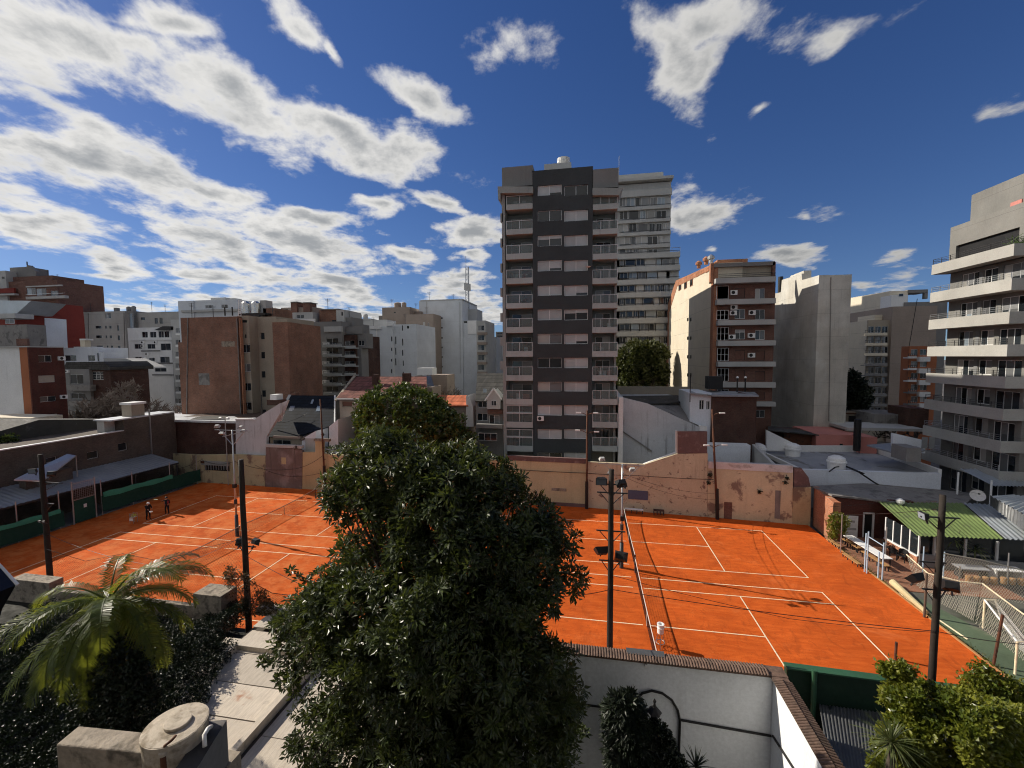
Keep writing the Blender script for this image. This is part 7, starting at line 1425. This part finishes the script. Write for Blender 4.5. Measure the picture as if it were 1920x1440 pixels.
rosette('yucca', 'pale yucca beside the dark sheet roof at lower right', PY(1672, 1392, 10.6), 95, .78, .017, lm_spk, .7, -.6, 1.4, trunk=2); rosette('spiky_plant', 'low dark spiky plant at the foot of the arch', PY(1305, 1438, 13.8), 40, .6, .025, lm_dark, .3, .0, 1.4)
for k, (px, py) in enumerate(((1410, 885), (1330, 892), (1478, 905))): pass
# tufts rooted in the old wall
for k, (px, py, s, lb) in enumerate(((1331, 890, .5, 'dark weed tuft rooted at the wall joint behind leaning pole'), (1328, 905, .35, 'small weed tuft lower on the wall joint behind leaning pole'), (1475, 896, .3, 'small weed tuft high on the peeling pink wall'), (1472, 905, .35, 'large weed tuft near the end of the peeling pink wall'), (1424, 922, .3, 'weed tuft in the middle of the peeling pink wall'), (470, 832, .6, 'weed tuft on the grey white party wall'), (556, 838, .5, 'dry weeds on top of the stained cement wall'), (606, 815, .4, 'dark weeds on top of the ochre pillar'))):
    c = PK(px, py, Y0 - (.1 if px > 500 else -1.6), KR if px > 1100 else KL); V, Fc = [], []
    for i in range(60): leafq(V, Fc, c + rdir() * s * U(0, .6), (rdir() + Vector((0, -.5, 0))).normalized(), rdir(), .16, .05)
    tag(ob('wall_weed', mesh('wall_weed', [v - c for v in V], Fc, lm_dark), None, c), lb, 'weed', 'weeds on the old walls')
# ---------------------------------------------------------------- palm
pc = PY(205, 1128, 11.0); t = thing('palm_tree', 'feathery palm with arching fronds at lower left', 'palm tree', (pc.x, pc.y, 0), 'trees and shrubs')
MB().tube([(pc.x, pc.y, 0), (pc.x + .1, pc.y, pc.z * .5), (pc.x, pc.y, pc.z - .5), pc], [.16, .12, .11, .17], 12).build('trunk', m_blackm if 0 else m_bark, t, smooth=True)
def frond(az, el, L, droop, m, tw=0.0):
    d0 = Vector((math.cos(az) * math.cos(el), math.sin(az) * math.cos(el), math.sin(el))); hd = Vector((math.cos(az), math.sin(az), 0)); P = []; n = 16; p = pc.copy(); d = d0.copy(); e = el
    for i in range(n + 1): P.append(p.copy()); e = max(e - droop / n * (.4 + 1.2 * i / n), -1.45); p = p + (hd * math.cos(e) + Vector((0, 0, math.sin(e)))) * (L / n)
    f = MB().tube(P, [.03 * (1 - .85 * i / n) + .004 for i in range(n + 1)], 5).build('frond', lm_palm, t); V, Fc = [], []; sd_ = hd.cross(Vector((0, 0, 1))).normalized()
    N = 48
    for k in range(N):
        u = .1 + .9 * k / N; i = min(int(u * n), n - 1); q = P[i].lerp(P[i + 1], u * n - i); td = (P[i + 1] - P[i]).normalized(); up = sd_.cross(td).normalized(); ll = .52 * L / 2.6 * math.sin(math.pi * (.12 + .85 * u)) ** .6 * U(.85, 1.1)
        for s in (-1, 1):
            dd = (sd_ * s * .78 + td * .55 + up * U(.05, .3)).normalized(); w = .023; m1 = q + dd * ll * .5; tip = q + dd * ll - Vector((0, 0, ll * U(.25, .5))); wv = td * w; k0 = len(V)
            V += [q - wv * .6, q + wv * .6, m1 + wv, m1 - wv, tip]; Fc += [(k0, k0 + 1, k0 + 2, k0 + 3), (k0 + 3, k0 + 2, k0 + 4)]
    b = WL[f.name]; ob('leaflets', mesh('leaflets', [v - b for v in V], Fc, m), f, b, 'stuff')
for k in range(18):
    az = k * 2.39996 + U(-.2, .2); f = k / 17; frond(az, .95 - 1.15 * f + U(-.1, .1), U(2.9, 3.5) * (1 - .12 * f), 1.5 + .25 * U(-1, 1) + .35 * (1 - f), lm_palm)
for az, el, L, dr in ((5.35, .35, 2.6, 2.3), (5.75, .2, 2.4, 2.3), (6.1, .4, 2.8, 2.1), (5.55, .75, 3.0, 2.4), (4.9, .3, 2.9, 2.2)): frond(az, el, L, dr, lm_palm)
for k in range(9): frond(5.64 + (k - 4) * .33, -.25 - .12 * (k % 4), U(2.3, 3.0), .9, lm_palm)
for az, el, L in ((.6, .7, 2.9), (5.0, -.6, 2.2), (1.1, .8, 2.8), (5.9, -.5, 2.2)): frond(az, el, L, 1.4, lm_palmd)
R11 = [(1195, 190, 240), (1225, 165, 265), (1260, 150, 285), (1300, 140, 300), (1350, 130, 310), (1400, 130, 320)]
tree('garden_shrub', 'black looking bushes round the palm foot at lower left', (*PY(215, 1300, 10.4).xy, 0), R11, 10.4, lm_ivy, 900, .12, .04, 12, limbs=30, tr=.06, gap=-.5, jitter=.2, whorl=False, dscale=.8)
# ---------------------------------------------------------------- bare winter trees
def bare(name, label, base, H, spread, n1, m, r0=.12, lv=4, lean=0):
    base = Vector(base); t = thing(name, label, 'tree', base, 'bare winter trees'); tr, tw = MB(), MB()
    def grow(p, d, L, r, k):
        q = p; pts = [p]; 
        for i in range(3): d = (d + rdir() * .22 + Vector((0, 0, .04))).normalized(); q = q + d * L / 3; pts.append(q)
        (tr if k >= lv - 1 else tw).tube(pts, [r, r * .85, r * .72, r * .6], 5 if k >= lv - 1 else 4, cap=False)
        if k == 0: return
        for i in range(n1 if k > 1 else n1 + 1):
            a = rdir(); a = (a - d * a.dot(d)).normalized(); f = U(.35, 1.0); s = pts[1].lerp(pts[3], f); grow(s, (d * U(.5, .9) + a * spread).normalized(), L * U(.62, .82), r * .74, k - 1)
    grow(base, Vector((lean, 0, 1)), H * .36, r0, lv); tr.build('trunk', m, t); tw.build('branches', m, t, kind='stuff')
bare('bare_tree', 'tangled bare tree filling the gap left of the brick block', (*PY(245, 790, 58).xy, 0), 14.5, .95, 4, m_barkp, .2, 5); bare('bare_tree', 'bare tree leaning beside the old dark brick house', (*PY(195, 790, 59.5).xy, 0), 12.5, .9, 4, m_bark, .2, 5, .2); bare('bare_tree', 'pale bare tree in front of the brick block corner', (*PY(300, 790, 57).xy, 0), 11, .95, 4, m_barkp, .2, 5)
bare('bare_tree', 'fine twigged bare tree before the pale windowless block', (*PY(862, 760, 66).xy, 0), 12.5, .7, 4, m_barkp, .18, 5); bare('bare_tree', 'tan bare tree next to the small gabled house', (*PY(828, 760, 62).xy, 0), 11.5, .8, 4, m_wood, .14, 5); bare('bare_tree', 'small bare street tree before the grey blind wall', (*PY(1675, 790, 68).xy, 0), 8.5, .8, 3, m_bark, .2, 4)
# ================================================================ players, ball cart
def person(label, loc, rz, bones, radii, mats, racket_hand, racket_dir, cap=None):
    """one skinned body; face materials by bone region"""
    me = bpy.data.meshes.new('body'); names = list(bones); idx = {k: i for i, k in enumerate(names)}
    R = Matrix.Rotation(rz, 3, 'Z'); me.from_pydata([R @ Vector(bones[k][0]) for k in names], [(idx[k], idx[bones[k][1]]) for k in names if bones[k][1]], [])
    tmp = bpy.data.objects.new('tmp', me); col.objects.link(tmp); tmp.modifiers.new('skin', 'SKIN'); sub = tmp.modifiers.new('sub', 'SUBSURF'); sub.levels = sub.render_levels = 1
    for k in names:
        v = me.skin_vertices[0].data[idx[k]]; v.radius = radii[k] if isinstance(radii[k], tuple) else (radii[k],) * 2; v.use_root = (k == 'pelvis')
    dg = bpy.context.evaluated_depsgraph_get(); em = bpy.data.meshes.new_from_object(tmp.evaluated_get(dg)); bpy.data.objects.remove(tmp)
    em.materials.clear()
    for m in mats: em.materials.append(m)
    hp = R @ Vector(bones['head'][0]); hands = [R @ Vector(bones[k][0]) for k in ('hand_l', 'hand_r')]; neck = R @ Vector(bones['neck'][0])
    for p in em.polygons:
        c = p.center; p.use_smooth = True
        p.material_index = 1 if (c - hp).length < .17 or c.z > neck.z + .02 or min((c - h).length for h in hands) < .13 else (2 if .95 < c.z < 1.0 and len(mats) > 2 else 0)
    t = thing('person', label, 'person', loc); ob('body', em, t, loc); L = Vector(loc)
    hz_ = L + hp; MB().lathe(hz_ + Vector((0, 0, .0)), [(.115, .02), (.12, .06), (.1, .11), (.05, .145), (.0, .15)], 14).build('cap' if cap else 'hair', cap or m_black, t, smooth=True)
    f = R @ Vector((0, -1, 0))
    if cap: MB().add([hz_ + f * .1 + R @ Vector((-.07, 0, .04)), hz_ + f * .1 + R @ Vector((.07, 0, .04)), hz_ + f * .2 + R @ Vector((.05, 0, .02)), hz_ + f * .2 + R @ Vector((-.05, 0, .02))], [(0, 1, 2, 3)]).build('cap_peak', cap, t)
    for s in (-1, 1): MB().lathe(hz_ + f * .1 + R @ Vector((s * .035, 0, .0)), [(.012, -.01), (.014, 0), (.01, .012)], 6).build('eye', m_black, t)
    MB().tube([hz_ + f * .105 + Vector((0, 0, .0)), hz_ + f * .135 + Vector((0, 0, -.03))], [.012, .018], 6).build('nose', m_skin, t)
    h = L + hands[racket_hand]; rd = (R @ Vector(racket_dir)).normalized(); sd2 = rd.cross(Vector((0, 0, 1))).normalized()
    for i in range(5): a = (i - 2) * .02; MB().tube([h + rd * a + sd2 * .03, h + rd * a + sd2 * .045 + Vector((0, 0, -.03)), h + rd * a + Vector((0, 0, -.045))], .009, 5).build('finger', m_skin, t)
    r = tag(link(bpy.data.objects.new('tennis_racket', None)), 'tennis racket held by ' + ('the player with white cap' if cap else 'the player in black and red'), 'racket'); place(r, None, h)
    MB().tube([h - rd * .1, h + rd * .25], .017, 8).build('handle', m_black, r); c = h + rd * .47; n = 20
    MB().tube([c + rd * (.17 * math.cos(2 * math.pi * i / n)) + sd2 * (.13 * math.sin(2 * math.pi * i / n)) for i in range(n + 1)], .011, 6).build('frame', m_yel if not cap else m_dish, r); MB().tube([h + rd * .25, c - rd * .17], .012, 6).build('throat', m_black, r); q = MB()
    for i in range(-5, 6):
        u = i / 6; q.bar(c + rd * .17 * u - sd2 * .13 * math.sqrt(1 - u * u), c + rd * .17 * u + sd2 * .13 * math.sqrt(1 - u * u), .004); q.bar(c + sd2 * .13 * u - rd * .17 * math.sqrt(1 - u * u), c + sd2 * .13 * u + rd * .17 * math.sqrt(1 - u * u), .004)
    q.build('strings', m_white_m, r)
    return t
RAD = dict(pelvis=.15, spine=.14, chest=(.18, .13), neck=.06, head=.1, crown=.085, sh_l=.075, el_l=.05, hand_l=.038, sh_r=.075, el_r=.05, hand_r=.038, hip_l=.105, kn_l=.07, an_l=.05, toe_l=.045, hip_r=.105, kn_r=.07, an_r=.05, toe_r=.045)
B1_ = dict(pelvis=((0, 0, .95), None), spine=((0, -.03, 1.12), 'pelvis'), chest=((0, -.08, 1.35), 'spine'), neck=((0, -.11, 1.5), 'chest'), head=((0, -.14, 1.6), 'neck'), crown=((0, -.15, 1.7), 'head'), sh_l=((.19, -.08, 1.4), 'chest'), el_l=((.26, -.14, 1.14), 'sh_l'), hand_l=((.2, -.36, 1.06), 'el_l'), sh_r=((-.19, -.08, 1.4), 'chest'), el_r=((-.24, -.22, 1.15), 'sh_r'), hand_r=((-.14, -.45, 1.05), 'el_r'), hip_l=((.1, 0, .88), 'pelvis'), kn_l=((.13, -.06, .48), 'hip_l'), an_l=((.14, 0, .08), 'kn_l'), toe_l=((.15, -.17, .04), 'an_l'), hip_r=((-.1, 0, .88), 'pelvis'), kn_r=((-.13, -.08, .48), 'hip_r'), an_r=((-.14, .02, .08), 'kn_r'), toe_r=((-.15, -.15, .04), 'an_r'))
c = PZ(278, 974, 0); person('person in black with white cap holding a racket low, by the green screen', (c.x, c.y, 0), 1.35, B1_, RAD, [m_cloth_bl, m_skin], 1, (-.1, -1, -.15), m_capw)
B2_ = dict(B1_); B2_.update(head=((0, -.05, 1.62), 'neck'), crown=((0, -.05, 1.72), 'head'), neck=((0, -.04, 1.5), 'chest'), chest=((0, 0, 1.35), 'spine'), spine=((0, 0, 1.12), 'pelvis'), sh_l=((.19, 0, 1.4), 'chest'), sh_r=((-.19, 0, 1.4), 'chest'), el_r=((-.34, -.12, 1.32), 'sh_r'), hand_r=((-.3, -.3, 1.52), 'el_r'), el_l=((.26, -.02, 1.12), 'sh_l'), hand_l=((.22, -.16, .95), 'el_l'))
c = PZ(314, 963, 0); person('person in black and red carrying a racket at the shoulder, on the far left court', (c.x, c.y, 0), .3, B2_, RAD, [m_cloth_bl, m_skin, m_cloth_rd], 1, (-1, -.2, .25))
o = [x for x in bpy.data.objects if x.name.startswith('person')][-1]; L = WL[o.name]
for s in (-1, 1): MB().tube([L + Vector((s * .17, -.02, 1.38)), L + Vector((s * .19, -.04, 1.1)), L + Vector((s * .18, -.02, .88))], [.05, .05, .045], 8).build('red_jacket_panel', m_cloth_rd, o, smooth=True)
c = PZ(251, 980, 0); t = thing('ball_cart', 'wire ball cart with yellow tennis balls left of the players', 'ball cart', (c.x, c.y, 0))
for x in (-.2, .2):
    for y in (-.2, .2): MB().bar((c.x + x, c.y + y, 0), (c.x + x, c.y + y, .95), .025).build('leg', m_steel, t)
q = MB()
for z in (.6, .75, .9):
    for a, b2 in (((-.22, -.22), (.22, -.22)), ((.22, -.22), (.22, .22)), ((.22, .22), (-.22, .22)), ((-.22, .22), (-.22, -.22))): q.bar((c.x + a[0], c.y + a[1], z), (c.x + b2[0], c.y + b2[1], z), .015)
q.build('basket', m_steel, t); MB().box(c.x - .2, c.x + .2, c.y - .2, c.y + .2, .56, .59).build('basket_floor', m_white_m, t); q = MB()
for k in range(40): q.lathe((c.x + U(-.16, .16), c.y + U(-.16, .16), U(.62, .84)), [(.01, -.033), (.028, -.018), (.034, 0), (.028, .018), (.01, .033)], 7)
q.build('tennis_balls', m_yel, t, kind='stuff'); MB().box(c.x - .2, c.x + .2, c.y - .24, c.y - .2, .25, .5).build('lower_tray', m_white_m, t)
# ================================================================ cables and netting
def cable(label, pts, sag=.25, r=.014, name='cable'):
    P = []
    for a, b2 in zip(pts, pts[1:]):
        for i in range(12): f = i / 12; P.append(a.lerp(b2, f) - Vector((0, 0, 4 * sag * f * (1 - f))))
    P.append(pts[-1]); c = sum(P, Vector()) / len(P); return tag(MB().tube(P, r, 5).build(name, m_black, None, c), label, 'cable', 'overhead cables')
cable('cable slung between the dark timber pole and the weathered pole', [PY(1145, 1105, YP - .1), PY(1757, 1184, YP - .1), PY(1990, 1212, YP - .1)], .12); cable('second cable sloping from the dark timber pole across near right court', [PY(1145, 1078, YP - .1), PY(1480, 1160, YP - .2), PY(1757, 1186, YP - .1)], .05, .01)
cable('cable from dark timber pole into the big tree', [PY(1145, 1105, YP), PY(1060, 1118, 15), PY(960, 1110, 13)], .05); cable('cable run along the tan and pink walls', [PK(950, 879, Y0 - .12, KL), PK(1099, 887, Y0 - .12, KL), PK(1200, 892, Y0 - .3, KR), PK(1338, 899, Y0 - .3, KR)], .05, .03); cable('drooping cable from lamp mast to the peeling wall', [PY(1168, 893, 31.8), PK(1345, 936, Y0 - .4, KR)], .5, .012); cable('upper drooping cable from lamp mast to the peeling wall', [PY(1168, 888, 31.8), PK(1343, 925, Y0 - .4, KR)], .4, .012)
cable('cable drooping along the yellow wall at left', [PK(300, 880, Y0 - .2, KL), PK(378, 862, Y0 - .2, KL), PK(440, 865, Y0 - .2, KL), PK(540, 880, Y0 - .2, KL), PK(608, 852, Y0 - .3, KL)], .45, .022); cable('lower cable drooping across the stained cement wall', [PK(478, 872, Y0 - .2, KL), PK(540, 893, Y0 - .2, KL), PK(608, 885, Y0 - .3, KL)], .2, .018)
cable('cable from left timber pole towards the palm', [PY(458, 1003, YP), PY(300, 1062, YP + .5), PY(86, 1000, 21)], .3, .012); cable('cable from left timber pole towards the big tree', [PY(458, 1040, YP), PY(640, 1130, 15)], .1, .012); cable('thin cables crossing the dark red restaurant wall', [PY(1556, 950, 39.2), PY(1690, 936, 40), PY(1757, 940, YP + .1)], .1, .012); cable('lower thin cable crossing the dark red restaurant wall', [PY(1556, 962, 39.2), PY(1757, 955, YP + .1)], .15, .012); cable('dark cable running down the grey blind wall', [PY(1720, 560, 86.5), PY(1690, 735, 86.5)], 0, .05)
cable('wire from the sloping party wall to the blue black roof', [PY(520, 793, 46.3), PY(575, 775, 49)], .3, .02)
Tn = [PY(88, 1030, 20.5), PY(160, 1052, 20.3), PY(230, 1038, 20), PY(300, 1052, 19.6), PY(330, 1040, 19.4), PY(380, 1028, 19), PY(457, 1010, YP)]; Bn = [PY(88, 1110, 20.5), PY(160, 1115, 20.3), PY(230, 1120, 20), PY(300, 1122, 19.6), PY(330, 1124, 19.4), PY(380, 1128, 19), PY(457, 1130, YP)]
netting('court_net', 'thin dark ball netting hung before the near left court', Tn, Bn, 90, 16, m_net, 2, .0035)
Tn = [PY(460, 1085, YP), PY(510, 1112, YP - .3), PY(560, 1118, YP - .5), PY(640, 1098, YP - .8)]; Bn = [PY(460, 1140, YP), PY(510, 1148, YP - .3), PY(560, 1150, YP - .5), PY(640, 1150, YP - .8)]
netting('court_net', 'sagging dark ball netting between timber pole and big tree', Tn, Bn, 50, 10, m_net, 2, .005)
